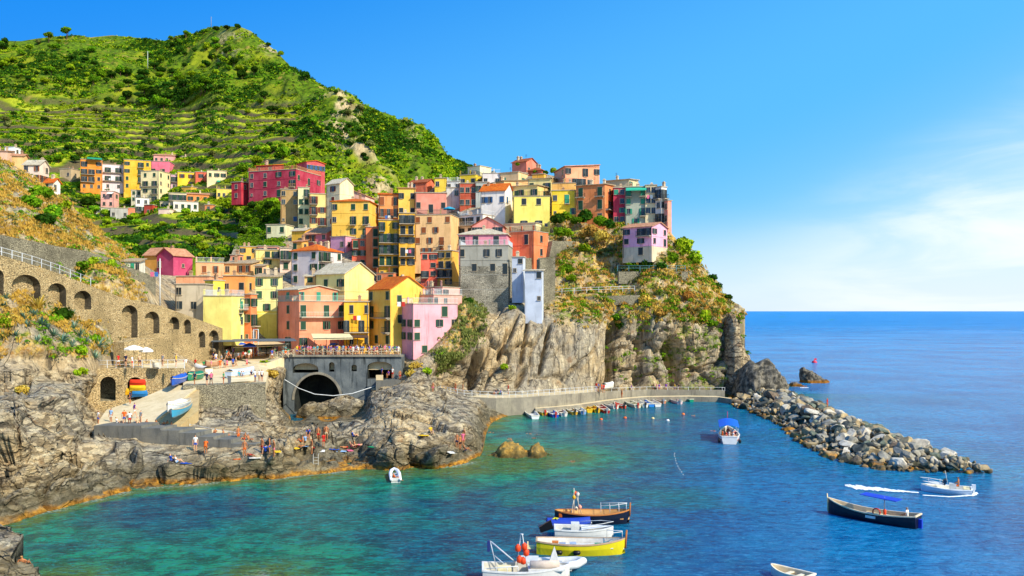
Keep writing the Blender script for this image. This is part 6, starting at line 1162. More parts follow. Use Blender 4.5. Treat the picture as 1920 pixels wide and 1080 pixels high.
# buoys
def buoy(label, x, y, c, r=.3, group='buoys floating in the bay'):
    e = empty('buoy', atz(x, y, 0)); tag(e, label, 'buoy', group); q = MB(); q.lathe([(.02, -r*.8), (r*.8, -r*.5), (r, 0), (r*.8, r*.6), (.05, r*.95)], 10); P2(e, 'float', q, paint(c, .4)); q = MB(); q.lathe([(.06, r*.9), (.06, r*1.3)], 6); P2(e, 'eye', q, IRON)
for x, y, c, l in ((1127, 787, 'e8641c', 'orange buoy left of two in front of the yellow boats'), (1172, 784, 'e8641c', 'orange buoy right of two in front of the quay row'), (1281, 777, 'e8741c', 'orange buoy off the small green rowing boat'), (1224, 785, 'd8c088', 'pale buoy in mid bay'), (1252, 789, 'e0e0dc', 'white buoy in mid bay below the pale one')): buoy(l, x, y, c)
e = empty('buoy', atz(1527, 680, 0)); tag(e, 'pink red marker buoy far out in the open sea', 'buoy'); q = MB(); q.lathe([(.1, -.6), (1.0, -.2), (.9, .4), (.15, .8), (.1, 1.4)], 10); P2(e, 'float', q, paint('d03048', .5)); q = MB(); q.box(0, .8, -.02, .02, .9, 1.5); P2(e, 'flag', q, paint('d03048', .6))
pts = [(1265, 850), (1264, 853), (1265, 856), (1266.5, 860), (1267, 864), (1269, 869), (1271, 874), (1273, 878), (1275, 881), (1278, 885), (1281, 890)]
e = empty('float_line', atz(1265, 850, 0)); tag(e, 'curved string of small white floats on the dark water', 'float line')
for x, y in pts: p = atz(x, y, .03)-atz(1265, 850, 0); q = MB(); q.lathe([(.01, -.06), (.07, 0), (.01, .07)], 6, p); P2(e, 'float', q, WH)
# ================================================================== VEGETATION
from mathutils.bvhtree import BVHTree
BV = [BVHTree.FromPolygons(G3.reshape(-1, 3).tolist(), facegrid(gny, nx).reshape(-1, 4).tolist()), BVHTree.FromPolygons(MG3.reshape(-1, 3).tolist(), facegrid(mgny, mnx).reshape(-1, 4).tolist())]
def hit(px, py, which=None):
    o = Vector((0, 0, H)); d = (at(px, py, 100)-o).normalized(); best = None
    for i, b in enumerate(BV):
        if which is not None and i != which: continue
        r = b.ray_cast(o, d)
        if r[0] is not None and (best is None or r[3] < best[3]): best = r
    return best
def quads(C, Nn, size, rng, asp=1.0, up=0.0):        # leaf quads at centres C facing roughly Nn
    n = len(C); r = rng.normal(size=(n, 3)); nn = Nn*1.0+r*.55; nn /= np.linalg.norm(nn, axis=1, keepdims=True); a = np.cross(nn, rng.normal(size=(n, 3))); a /= np.linalg.norm(a, axis=1, keepdims=True)+1e-9
    if up: a = a*(1-up)+np.array([0, 0, 1.0])*up; a /= np.linalg.norm(a, axis=1, keepdims=True)
    b = np.cross(nn, a); s = (size*rng.uniform(.6, 1.3, n))[:, None]; a = a*s*asp; b = b*s
    V_ = np.stack([C-a-b*.5, C+a*.1-b, C+a+b*.2, C-a*.1+b], 1).reshape(-1, 3); return V_, np.arange(4*n).reshape(n, 4)
def crown(name, seed, m, nl=9, per=70, size=.33, shape=(1, 1, .8), spread=.62, lob=.48):
    rng = np.random.default_rng(seed); Cs, Ns = [], []
    for k in range(nl):
        d = rng.normal(size=3); d /= np.linalg.norm(d); d[2] = abs(d[2])*.9-.25; c = d*spread*rng.uniform(.4, 1.0); r = lob*rng.uniform(.6, 1.15)
        u = rng.normal(size=(per, 3)); u /= np.linalg.norm(u, axis=1, keepdims=True); rr_ = r*(.72+.34*rng.random(per))[:, None]
        Cs.append(c+u*rr_); Ns.append(u)
    C_ = np.concatenate(Cs)*np.array(shape); N_ = np.concatenate(Ns); V_, Fq = quads(C_, N_, size*.5, rng); return mesh_np(name, V_, Fq, [m])
GL = dict(lime=leaf('leaf_lime', '527e12', 'a6bc20', 'd4d438'), mid=leaf('leaf_mid', '366814', '7aa41c', 'b0c22c'), dark=leaf('leaf_dark', '17350f', '365c18', '5f7f22'), olive=leaf('leaf_olive', '4a5226', '808447', 'a8a25a'), gold=leaf('leaf_gold', 'a8843c', 'd8b04c', 'ecd46c'), rust=leaf('leaf_rust', '9a6430', 'c88a40', 'dca850'), agave=leaf('leaf_agave', '3c6458', '7fa08c', 'a8b890'))
def crowns(key, k, **kw): return [crown('crown', 100*list(GL).index(key)+i+kw.pop('s0', 0), GL[key], **kw) for i in range(k)]
CR = {k: [crown('crown', 50*j+i, GL[k], 10, 75, .30) for i in range(4)] for j, k in enumerate(('lime', 'mid', 'dark', 'olive'))}
CP = [crown('crown', 900+i, GL['olive'] if i % 2 else GL['mid'], 7, 60, .28, (1, 1, .55), .7, .42) for i in range(3)]      # umbrella pines
BARK = paint('5a4632', .9)
def trunk_mesh(seed):
    rr = random.Random(seed); q = MB(); q.tube([(0, 0, -.5), (.03, 0, .25), (rr.uniform(-.1, .1), .05, .6), (rr.uniform(-.12, .12), 0, 1.0)], [.075, .06, .045, .02], 7)
    for k in range(4): a = rr.uniform(0, 6.28); z = rr.uniform(.35, .75); q.tube([(0.02, 0, z), (math.cos(a)*.3, math.sin(a)*.3, z+.25), (math.cos(a)*.5, math.sin(a)*.5, z+.5)], [.035, .022, .01], 5)
    return q.mesh('trunk', [BARK])
TK = [trunk_mesh(i) for i in range(4)]
LN = dict(lime='bright lime green', mid='fresh green', dark='dark green', olive='greyish olive', gold='golden dry', rust='rusty orange dry')
rv = random.Random(21)
def tree(px, py, rpx, key, where, pine=False, which=1, hk=1.6, group='trees on the green hillside'):
    h = hit(px, py, which)
    if h is None: return
    p = h[0]; D = p.y; r = rpx*(1.35 if pine else 1.0)*D/F; t = empty('pine_tree' if pine else 'tree', p, rv.uniform(0, 6.28)); hh = r*(hk if not pine else 1.15)*(1.0 if which != 1 or hk < 1.5 or pine else .55)
    mobj('crown', rv.choice(CP if pine else CR[key]), t, (0, 0, hh), None, (r, r, r*rv.uniform(.85, 1.1))); mobj('trunk', rv.choice(TK), t, (0, 0, 0), None, (r*1.0, r*1.0, hh*1.05))
    tag(t, '%s %s %s' % ('tall' if rpx > 11 or pine else ('small' if rpx < 6 else ('broad' if rpx > 8.5 else 'rounded')), 'umbrella pine' if pine else LN[key]+' tree', where), 'tree', group)
for x, y, r, k, pn, w in ((125, 74, 11, 'mid', 1, 'on the skyline of the left ridge'), (92, 80, 9, 'mid', 1, 'on the skyline left of the tallest ridge pine'), (72, 84, 7, 'olive', 0, 'on the left skyline'), (110, 82, 6, 'lime', 0, 'on the left skyline between the pines'), (10, 84, 9, 'dark', 0, 'at the far left skyline'), (274, 78, 5, 'dark', 0, 'alone on the saddle of the ridge'),
    (348, 74, 8, 'mid', 1, 'standing up left of the summit'), (333, 82, 6, 'olive', 1, 'behind the summit pine'), (320, 76, 6, 'mid', 0, 'left of the summit'), (405, 60, 8, 'dark', 0, 'crowning the rocky summit'), (425, 58, 8, 'dark', 0, 'on the summit edge above the pale rock'), (445, 56, 8, 'dark', 0, 'on the very summit'), (382, 64, 7, 'mid', 0, 'just left of the summit'),
    (503, 88, 6, 'dark', 0, 'on the descending ridge above the crag'), (526, 106, 7, 'lime', 0, 'round on the descending ridge'), (572, 152, 13, 'dark', 0, 'big and dark on the descending ridge'), (609, 164, 8, 'mid', 0, 'pointed on the ridge right of the big dark one'), (630, 178, 6, 'dark', 0, 'on the ridge shoulder'), (680, 206, 5, 'dark', 0, 'on the lower ridge line'), (699, 214, 6, 'dark', 0, 'on the lower ridge line near the gap'), (780, 268, 6, 'dark', 0, 'low on the end of the ridge'), (828, 296, 6, 'dark', 0, 'at the tip of the ridge')):
    tree(x, y, r, k, w, bool(pn))
ZN = [((195, 390, 140, 205), 44, ('dark', 'dark', 'mid'), 'in the dark wood above the vineyards', (8, 14)), ((280, 480, 85, 150), 34, ('dark', 'mid', 'lime'), 'below the rocky summit', (6, 11)), ((0, 200, 90, 170), 34, ('mid', 'lime', 'dark'), 'on the upper left slope', (5, 11)),
      ((480, 700, 190, 300), 46, ('dark', 'mid', 'dark', 'olive'), 'on the steep slope right of the vineyards', (6, 11)), ((640, 850, 230, 330), 34, ('dark', 'mid'), 'on the seaward slope of the hill', (4, 8)), ((0, 560, 200, 300), 44, ('mid', 'lime', 'dark', 'olive'), 'among the vineyard terraces', (5, 9)), ((120, 500, 400, 470), 30, ('mid', 'dark', 'lime'), 'in the gardens below the far village', (7, 12))]
for (x0, x1, y0, y1), n, ks, w, (r0, r1) in ZN:
    for _ in range(n):
        x, y = rv.uniform(x0, x1), rv.uniform(y0, y1)
        if y < float(interp(x, MT))+6: continue
        tree(x, y, rv.uniform(r0, r1), rv.choice(ks), w, hk=rv.uniform(.7, 1.2))
for x, y, r, k in ((165, 385, 16, 'dark'), (178, 395, 12, 'mid'), (235, 395, 9, 'dark'), (255, 420, 12, 'mid'), (270, 432, 12, 'lime'), (430, 392, 20, 'lime'), (412, 398, 12, 'mid'), (448, 405, 12, 'mid'), (380, 470, 15, 'lime'), (365, 455, 12, 'mid'), (560, 335, 12, 'mid'), (140, 300, 12, 'dark'), (110, 300, 12, 'mid'), (530, 292, 18, 'mid'), (480, 305, 14, 'lime'), (455, 320, 14, 'mid'), (445, 345, 14, 'lime'), (500, 285, 13, 'lime'), (90, 300, 12, 'mid')):
    tree(x, y+6, r, k, 'beside the houses of the far village' if x < 460 else 'behind the crimson palace', hk=.8, group='trees around the far village')
# ground cover masses on the hill
def cover(name, label, pts, nrm, rad, per, size, m, seed, asp=1.0, up=0.0, flat=.7):
    rng = np.random.default_rng(seed); n = len(pts); r = rad*rng.uniform(.5, 1.3, n); u = rng.normal(size=(n, per, 3)); u /= np.linalg.norm(u, axis=2, keepdims=True); u[..., 2] = np.abs(u[..., 2])
    C_ = pts[:, None]+u*r[:, None, None]*np.array([1, 1, flat]); V_, Fq = quads(C_.reshape(-1, 3), u.reshape(-1, 3), size, rng, asp, up); return tag(mobj(name, mesh_np(name, V_, Fq, [m])), label, 'vegetation', None, 'stuff')
def pick(P_, w, n, seed, X_=None):
    rng = np.random.default_rng(seed); w = w.ravel(); w = w/w.sum(); i = rng.choice(len(w), n, p=w); return P_.reshape(-1, 3)[i]+rng.normal(size=(n, 3))*np.array([.35, .35, .08]), i
frv = sst(fr, .50, .66)*(1-sst(fr, .86, .97)); lipw = m_ter*frv**2+(1-m_ter)*.45; lipw = lipw*(1-m_crag*.85); nA = fbm(Q3*.018, 4, 501); nB = fbm(Q3*.05, 3, 503)
for nm, lb, w, n, rad, per, size, key in (('vineyard', 'bright yellow green vine rows along the hillside terraces', lipw*m_ter*sst(nA+nB*.5, -.35, .25), 15000, .55, 12, .36, 'lime'), ('scrub', 'mid green scrub covering the hill', lipw*sst(-nA+nB, -.6, .3)+.015, 9500, .9, 12, .45, 'mid'), ('scrub', 'yellow green shrubs on the upper hill', lipw*(1-m_ter*.5)*sst(nB, -.2, .4), 6500, 1.2, 12, .5, 'lime'), ('scrub', 'dark green maquis patches on the hill', (1-m_crag*.7)*sst(-nA+nB*.8, .0, .5)*(1-m_ter*.8), 8500, 1.7, 15, .5, 'dark'), ('dry_grass', 'straw coloured dry grass strips on the hill', (lipw*.6+m_crag*.5)*sst(nA-nB, .1, .6), 1600, .7, 9, .3, 'olive')):
    P_, _ = pick(Q3, w*np.ones_like(QX)*(QY > interp(QX, MT)+1), n, len(nm)*n); cover(nm, lb, P_, None, rad, per, size, GL[key], n)
# ground cover on headland and cliff
PTc = PT; cL = np.clip(m_left*(1-m_flat), 0, 1)*(1-m_shore); cT = m_top; nC = fbm(P3*.3, 3, 601); nD = fbm(P3*.9, 3, 603); slope_c = mc*(1-m_slab)*(1-m_top)
wallrow = 1-box2(PX, PY, -200, 480, 455, 700, 6)*0
for nm, lb, w, n, rad, per, size, key in (('dry_grass', 'golden dry grass on the left headland', cL*sst(nC+nD, -.3, .5), 5200, .5, 12, .10, 'gold'), ('dry_grass', 'rusty dry brush on the upper cliff', cT*sst(nC+nD*.7, .0, .6), 550, .6, 12, .13, 'rust'), ('dry_grass', 'golden grass tufts on the upper cliff', cT*sst(-nC+nD, .0, .6), 1300, .55, 12, .13, 'gold'), ('dry_grass', 'thatch of dry grass on the slope beside the grey tower', m_thatch*sst(nD, -.5, .3)+1e-9, 1300, .35, 10, .11, 'olive'), ('scrub', 'green garden growth below the crimson palace', m_gar*sst(nD, -.6, .2)+1e-9, 1500, .7, 14, .22, 'mid'), ('scrub', 'green shrubs scattered over the headland', cL*sst(nD-nC, .35, .8), 700, .6, 26, .13, 'mid'), ('scrub', 'green shrubs scattered over the upper cliff', cT*sst(nD-nC*.5, .35, .8)+slope_c*.10*sst(nD, .2, .5), 1500, .65, 26, .15, 'mid'), ('scrub', 'grey olive bushes on the cliff and headland', (cT+cL*.6)*sst(nC*1.2, .2, .6), 1000, .6, 24, .14, 'olive')):
    P_, ii = pick(PTc, w*(1-m_vil*.97)*(1-.65*box2(PX, PY, -200, 260, 540, 690, 8))*np.ones_like(PX)+1e-9, n, n+3); 
    kz = P_[:, 2] > 3.0; cover(nm, lb, P_[kz], None, rad, per, size, GL[key], n, 2.6 if 'dry' in nm else 1.0, .6 if 'dry' in nm else 0)
BC = {k: [crown('bush', 700+50*j+i, GL[k], 8, 65, .26, (1, 1, .85), .5, .5) for i in range(3)] for j, k in enumerate(('lime', 'mid', 'dark', 'olive', 'gold', 'rust'))}
def bush(px, py, rpx, key, where, which=0, group='bushes on the cliff and headland'):
    h = hit(px, py, which)
    if h is None: return
    p = h[0]
    if 1030 < px < 1165 and py < 450: p = at(px, py, p.y-5)
    r = rpx*1.3*p.y/F; o = mobj('bush', rv.choice(BC[key]), None, p+Vector((0, 0, r*.25)), (0, 0, rv.uniform(0, 6.28)), (r, r, r*rv.uniform(.8, 1.1)))
    tag(o, '%s %s bush %s' % ('large' if rpx > 14 else ('small' if rpx < 8 else 'medium'), LN[key], where), 'bush', group)
for x, y, r, k, w in ((1045, 415, 14, 'dark', 'under the mustard yellow house'), (1060, 410, 13, 'mid', 'right of the first one under the mustard yellow house'), (1098, 412, 16, 'dark', 'under the orange brown house'), (1082, 418, 12, 'mid', 'under the left of the orange brown house'), (1125, 420, 14, 'mid', 'under the right of the orange brown house'), (1142, 425, 13, 'dark', 'near the magenta house foot'), (1105, 440, 16, 'gold', 'on the bank below the orange brown house'), (1128, 448, 15, 'gold', 'on the bank left of the pink villa'), (1050, 440, 13, 'mid', 'over the green pergola'), (1065, 440, 11, 'lime', 'over the green pergola'),
    (1095, 470, 12, 'lime', 'on the cliff garden steps'), (1062, 510, 14, 'mid', 'hanging over the cliff path'), (1070, 525, 11, 'lime', 'just above the cliff path'), (1132, 475, 10, 'agave' if False else 'olive', 'in the middle of the cliff garden'), (1178, 495, 11, 'mid', 'left in the villa garden'), (1213, 500, 13, 'dark', 'round in the villa garden'), (1240, 502, 11, 'dark', 'right of the round one in the villa garden'), (1258, 490, 16, 'mid', 'at the right of the villa garden'), (1300, 490, 20, 'lime', 'at the cliff edge right of the villa'), (1278, 470, 22, 'lime', 'tall beside the pink villa'), (1268, 448, 14, 'lime', 'behind the pink villa'),
    (1205, 560, 12, 'lime', 'on the cliff under the villa wall'), (1315, 600, 18, 'lime', 'bright on the steep right cliff'), (1335, 610, 12, 'mid', 'on the steep right cliff'), (1155, 600, 12, 'mid', 'at the top of the dark cleft'), (1162, 612, 10, 'dark', 'in the dark cleft'), (1210, 568, 13, 'gold', 'on the right cliff shoulder'), (1240, 590, 12, 'gold', 'on the right cliff shoulder lower down'), (1345, 540, 11, 'dark', 'on the skyline edge of the cliff'), (1335, 525, 11, 'dark', 'near the skyline edge of the cliff'), (1365, 560, 9, 'dark', 'lowest on the skyline edge of the cliff'), (1290, 560, 12, 'rust', 'on the upper right cliff'),
    (75, 370, 22, 'mid', 'on the golden slope'), (60, 385, 18, 'mid', 'on the golden slope left of the biggest'), (98, 405, 20, 'mid', 'lower on the golden slope'), (85, 420, 22, 'dark', 'lowest on the golden slope'), (120, 390, 14, 'lime', 'on the golden slope near its crest'), (150, 505, 16, 'mid', 'above the ramp wall'), (175, 495, 14, 'lime', 'above the ramp wall by the pergola'), (205, 500, 13, 'lime', 'above the ramp wall near the white building'), (130, 482, 12, 'lime', 'above the dry stone wall'), (150, 515, 10, 'dark', 'round above the ramp wall'),
    (117, 598, 22, 'dark', 'on the slope below the arches'), (105, 605, 16, 'mid', 'on the slope below the arches, left of the darkest'), (10, 612, 14, 'lime', 'at the left edge under the arches'), (25, 600, 12, 'gold', 'under the first arch'), (150, 660, 12, 'lime', 'over the cliff footpath'), (180, 640, 12, 'mid', 'right below the arches'), (330, 650, 14, 'lime', 'on the terrace right of the parasols'), (350, 665, 12, 'gold', 'yellow at the plaza corner'), (362, 660, 14, 'gold', 'tall yellow beside the plaza'), (260, 655, 10, 'gold', 'behind the white parasols'), (155, 700, 10, 'lime', 'hanging over the rock by the walk'), (145, 703, 9, 'lime', 'hanging over the rock left of the arches'), (42, 735, 12, 'gold', 'on the rock face under the footpath'), (500, 690, 14, 'lime', 'on the ramp edge by the bridge'), (515, 682, 13, 'lime', 'on the rock pillar left of the bridge'), (508, 705, 13, 'gold', 'hanging down the rock pillar left of the bridge'), (350, 742, 12, 'dark', 'at the left end of the pier wall'), (362, 748, 12, 'dark', 'left on the pier wall'),
    (800, 700, 11, 'lime', 'at the foot of the lilac pink cliff house'), (780, 690, 12, 'gold', 'between bridge and cliff house'), (770, 705, 11, 'gold', 'on the rock right of the bridge platform'), (880, 570, 12, 'dark', 'under the grey tower'), (905, 560, 10, 'mid', 'on the rock edge under the grey tower'), (1015, 565, 9, 'gold', 'on top of the big rock face'), (960, 580, 8, 'lime', 'in a crack of the big rock face'), (945, 690, 8, 'lime', 'on a ledge of the big rock face')):
    bush(x, y, r, k, w)
for x, y, r, k in ((475, 392, 13, 'dark'), (490, 400, 14, 'mid'), (505, 392, 12, 'dark'), (520, 405, 12, 'mid'), (470, 415, 13, 'mid'), (500, 420, 13, 'dark'), (515, 385, 12, 'lime'), (455, 440, 12, 'dark'), (480, 440, 12, 'mid')): tree(x, y, r, k, 'in the shady garden below the crimson palace', which=0, hk=.6, group='trees around the far village')
for x, y, r in ((1290, 450, 20), (1300, 440, 15)):
    tree(x, y+10, r, 'mid', 'leaning over the cliff edge beside the villa', which=0, hk=.9, group='trees at the cliff edge')
tree(500, 655, 16, 'mid', 'between the cafe awning and the orange pink house', which=0, hk=.6, group='trees at the harbour')
for x, y, r, k in ((1005, 322, 8, 'mid'), (1022, 324, 8, 'dark'), (1038, 320, 10, 'lime'), (970, 308, 6, 'mid'), (925, 325, 7, 'dark')):
    p = at(x, y, 236); o = mobj('bush', rv.choice(BC[k]), None, p, None, (r*236/F,)*3); tag(o, '%s roof garden bush on the ridge %s' % (LN[k], 'right of the chapel' if x > 1000 else 'left of the chapel'), 'bush', 'roof garden bushes')
# agaves
def agave_mesh(seed, n=34):
    rr = random.Random(seed); q = MB()
    for k in range(n):
        a = rr.uniform(0, 6.28); e_ = rr.uniform(.15, 1.35); l = rr.uniform(.75, 1.1); w = .085; dx, dy = math.cos(a), math.sin(a); P_ = []
        for t in (0, .35, .7, 1.0):
            r_ = l*t*math.cos(e_*(1-.25*t)); z = l*t*math.sin(e_)-(.18*t*t if e_ < .7 else 0); ww = w*(1.1-t)**.6; P_ += [(dx*r_-dy*ww, dy*r_+dx*ww, z+.03), (dx*r_, dy*r_, z), (dx*r_+dy*ww, dy*r_-dx*ww, z+.03)]
        q.add(P_, [(i*3+j, i*3+j+1, i*3+j+4, i*3+j+3) for i in range(3) for j in range(2)])
    return q.mesh('agave', [GL['agave']])
AG = [agave_mesh(i) for i in range(3)]
for i, (x, y, r) in enumerate(((45, 600, 14), (62, 592, 12), (78, 610, 15), (90, 618, 13), (52, 612, 12), (130, 596, 15), (148, 588, 13), (140, 615, 13), (100, 630, 14), (118, 640, 14), (150, 632, 15), (135, 650, 13), (185, 650, 17), (192, 664, 14), (178, 672, 14), (160, 645, 12), (5, 575, 12), (12, 560, 10), (225, 660, 13), (235, 668, 10), (158, 560, 12), (165, 572, 11), (30, 630, 11), (70, 640, 11), (905, 575, 9), (893, 582, 9), (1145, 470, 10), (1136, 482, 9))):
    h = hit(x, y, 0)
    if h is None: continue
    k = r*h[0].y/F*1.15; o = mobj('agave', AG[i % 3], None, h[0], (rv.uniform(-.2, .2), rv.uniform(-.2, .2), rv.uniform(0, 6)), (k, k, k)); big = 'big' if r > 13 else 'smaller'
    tag(o, '%s blue green agave %s' % (big, 'on the slope below the ramp arches' if x < 400 else ('on the rocks under the grey tower' if x < 1000 else 'in the cliff garden')), 'agave', 'agaves on the slopes')
h = hit(72, 582, 0)
if h: o = mobj('agave', AG[0].copy(), None, h[0], None, (2.0, 2.0, 2.0)); o.data.materials[0] = GL['gold']; tag(o, 'large clump of yellow spiky agave under the second arch', 'agave')
# ================================================================== PEOPLE
def skin(name, J, E, m, sub=1):
    me = bpy.data.meshes.new(name); ks = list(J); me.from_pydata([J[k][0] for k in ks], [(ks.index(a), ks.index(b)) for a, b in E], []); o = bpy.data.objects.new(name, me); COL.objects.link(o)
    md = o.modifiers.new('s', 'SKIN'); 
    sv = me.skin_vertices[0].data
    for i, k in enumerate(ks): r = J[k][1]; sv[i].radius = r if isinstance(r, tuple) else (r, r); sv[i].use_root = (i == 0)
    md.use_smooth_shade = True; s = o.modifiers.new('ss', 'SUBSURF'); s.levels = sub; s.render_levels = sub
    dg = bpy.context.evaluated_depsgraph_get(); dg.update(); r = bpy.data.meshes.new_from_object(o.evaluated_get(dg)); r.name = name; bpy.data.objects.remove(o); r.materials.clear(); r.materials.append(m); return r
SK = {'fair': paint('d9a27c', .6), 'tan': paint('b5744a', .6), 'brown': paint('7a4a30', .6)}; HAIRM = [paint(c, .7) for c in ('2a1c14', '5a3c22', 'b08a50', '8c8880')]
def person_tmpl(pose):
    V3 = Vector; hipw, sh = .095, .185
    if pose == 'stand': pel = V3((0, 0, .95)); lean = V3((0, -.02, 1)); kn = [(.1, -.02, .5), (-.1, -.02, .5)]; an = [(.11, .02, .09), (-.11, .02, .09)]; el = [(.26, .03, 1.13), (-.26, .03, 1.13)]; wr = [(.25, -.08, .88), (-.25, -.08, .88)]
    elif pose == 'walk': pel = V3((0, 0, .93)); lean = V3((0, -.05, 1)); kn = [(.09, -.17, .52), (-.09, .02, .5)]; an = [(.1, -.25, .10), (-.1, .26, .16)]; el = [(.25, .14, 1.14), (-.25, -.10, 1.14)]; wr = [(.24, .02, .90), (-.22, -.30, .98)]
    elif pose == 'sit': pel = V3((0, .1, .12)); lean = V3((0, .22, 1)); kn = [(.14, -.32, .42), (-.14, -.34, .38)]; an = [(.12, -.62, .07), (-.13, -.66, .07)]; el = [(.26, .28, .38), (-.24, -.02, .42)]; wr = [(.27, .42, .08), (-.17, -.28, .44)]
    elif pose == 'bench': pel = V3((0, .1, .48)); lean = V3((0, -.03, 1)); kn = [(.12, -.34, .5), (-.12, -.34, .5)]; an = [(.12, -.36, .08), (-.12, -.34, .08)]; el = [(.26, 0, .74), (-.26, 0, .74)]; wr = [(.16, -.26, .62), (-.16, -.26, .62)]
    elif pose == 'bend': pel = V3((0, .12, .9)); lean = V3((0, -.75, .62)); kn = [(.11, .0, .5), (-.11, .0, .5)]; an = [(.12, .05, .09), (-.12, .05, .09)]; el = [(.2, -.42, .88), (-.2, -.42, .88)]; wr = [(.12, -.5, .58), (-.12, -.5, .6)]
    elif pose == 'lie': pel = V3((0, 0, .13)); lean = V3((0, 1, .08)); kn = [(.11, -.42, .22), (-.11, -.42, .12)]; an = [(.12, -.82, .08), (-.12, -.84, .08)]; el = [(.32, .40, .09), (-.32, .40, .09)]; wr = [(.26, .12, .07), (-.26, .12, .07)]
    elif pose == 'swim': pel = V3((0, .35, -.22)); lean = V3((0, -.92, .36)); kn = [(.12, .75, -.3), (-.12, .72, -.38)]; an = [(.14, 1.1, -.35), (-.14, 1.05, -.42)]; el = [(.42, -.35, .02), (-.42, -.35, .02)]; wr = [(.35, -.62, .04), (-.35, -.6, .04)]
    lean = lean.normalized(); up = lean; side = V3((1, 0, 0)); fwd = side.cross(up)*1.0; fwd = -fwd if fwd.y > 0 and pose not in ('lie',) else fwd
    wst = pel+up*.17; chs = pel+up*.40; nkb = pel+up*.53; nk = pel+up*.60; hd = pel+up*.70+V3((0, -.01, .02 if pose in ('bend', 'swim') else 0)); 
    if pose == 'swim': hd = nk+V3((0, -.08, .09))
    crn = hd+(hd-nk).normalized()*.09
    J = dict(pel=(pel, (.145, .105)), wst=(wst, (.125, .09)), chs=(chs, (.155, .105)), nkb=(nkb, (.10, .07)), nk=(nk, .05), hd=(hd, (.078, .092)), crn=(crn, .065)); E = [('pel', 'wst'), ('wst', 'chs'), ('chs', 'nkb'), ('nkb', 'nk'), ('nk', 'hd'), ('hd', 'crn')]
    fr_ = V3((0, -1, 0)) if pose != 'lie' else V3((0, 0, 1)); J['nose'] = (hd+fr_*.105-up*.01, .014); E.append(('hd', 'nose'))
    for i, s in enumerate((1, -1)):
        c = str(i); shp = nkb+side*s*sh-up*.035; J['sh'+c] = (shp, .06); J['el'+c] = (V3(el[i]), .042); w = V3(wr[i]); J['wr'+c] = (w, .028); dn = (w-V3(el[i])).normalized(); pm = w+dn*.06; J['pm'+c] = (pm, (.034, .018)); sd_ = dn.cross(fr_).normalized() if dn.cross(fr_).length > .1 else side
        E += [('nkb', 'sh'+c), ('sh'+c, 'el'+c), ('el'+c, 'wr'+c), ('wr'+c, 'pm'+c)]
        for f, (o_, l_) in enumerate(((-.027, .075), (-.009, .09), (.009, .085), (.026, .065))):
            k = 'f%s%d' % (c, f); b0 = pm+dn*.035+sd_*o_; J[k+'a'] = (b0, .009); J[k+'b'] = (b0+dn*l_*.55+fr_*.01, .0085); J[k+'c'] = (b0+dn*l_+fr_*.03, .007); E += [('pm'+c, k+'a'), (k+'a', k+'b'), (k+'b', k+'c')]
        J['th'+c] = (w+dn*.02+fr_*.03+sd_*-.02, .011); J['tt'+c] = (w+dn*.07+fr_*.05+sd_*-.03, .009); E += [('wr'+c, 'th'+c), ('th'+c, 'tt'+c)]
        hp = pel+side*s*hipw-(up*.05 if pose != 'sit' else V3((0, .02, 0))); kv, av = V3(kn[i]), V3(an[i]); J['hp'+c] = (hp, .088); J['kn'+c] = (kv, .058); J['cf'+c] = (kv.lerp(av, .35), .056); J['an'+c] = (av, .036); shin = (av-kv).normalized(); ft = (fr_ if pose in ('stand', 'walk', 'bench', 'bend', 'sit') else (V3((0, 0, 1)) if pose == 'lie' else V3((0, 1, -.2))))
        J['he'+c] = (av+shin*.045-ft*.03, .034); J['to'+c] = (av+shin*.05+ft*.15, (.034, .024)); E += [('pel', 'hp'+c), ('hp'+c, 'kn'+c), ('kn'+c, 'cf'+c), ('cf'+c, 'an'+c), ('an'+c, 'he'+c), ('he'+c, 'to'+c)]
    body = skin('body', J, E, SK['fair'], 1)
    g = lambda k, r: (J[k][0], r)
    S_ = dict(a=g('wst', (.15, .118)), m=g('chs', (.182, .132)), b=(pel+up*.02, (.165, .125)), n=g('nkb', (.11, .085)))
    for c in '01': S_['s'+c] = g('sh'+c, .078); S_['e'+c] = (J['sh'+c][0].lerp(J['el'+c][0], .6), .062)
    shirt = skin('shirt', S_, [('a', 'b'), ('a', 'm'), ('m', 'n'), ('n', 's0'), ('s0', 'e0'), ('n', 's1'), ('s1', 'e1')], paint('e0e0e0'), 1)
    T_ = dict(a=(pel+up*.06, (.15, .115)), b=(pel-up*.0, (.17, .128)))
    for c in '01': T_['h'+c] = g('hp'+c, .108); T_['k'+c] = (J['hp'+c][0].lerp(J['kn'+c][0], .62), .085)
    shorts = skin('shorts', T_, [('a', 'b'), ('b', 'h0'), ('h0', 'k0'), ('b', 'h1'), ('h1', 'k1')], paint('303040'), 1)
    bc = -fr_
    hair = skin('hair', dict(a=(crn+bc*.02-(crn-hd)*.1, (.083, .09)), b=(hd+bc*.045+(crn-hd)*.2, (.082, .07)), c=(nk+bc*.055+up*.05, (.06, .04))), [('a', 'b'), ('b', 'c')], HAIRM[0], 1)
    return dict(body=body, shirt=shirt, shorts=shorts, hair=hair)
PTM = {k: person_tmpl(k) for k in ('stand', 'walk', 'sit', 'bench', 'bend', 'lie', 'swim')}
CLO = {'red': 'c81e1e', 'white': 'e6e4de', 'blue': '2452b5', 'navy': '1c2548', 'yellow': 'e2b81c', 'green': '1f8a58', 'pink': 'd86a8a', 'black': '1a1a1c', 'grey': '8b8f94', 'orange': 'e0641c', 'turquoise': '27a0b0', 'purple': '6a3a9c', 'beige': 'c9b08a', 'lightblue': '8fb4dc'}
CN = {'lightblue': 'light blue'}
rp = random.Random(99)
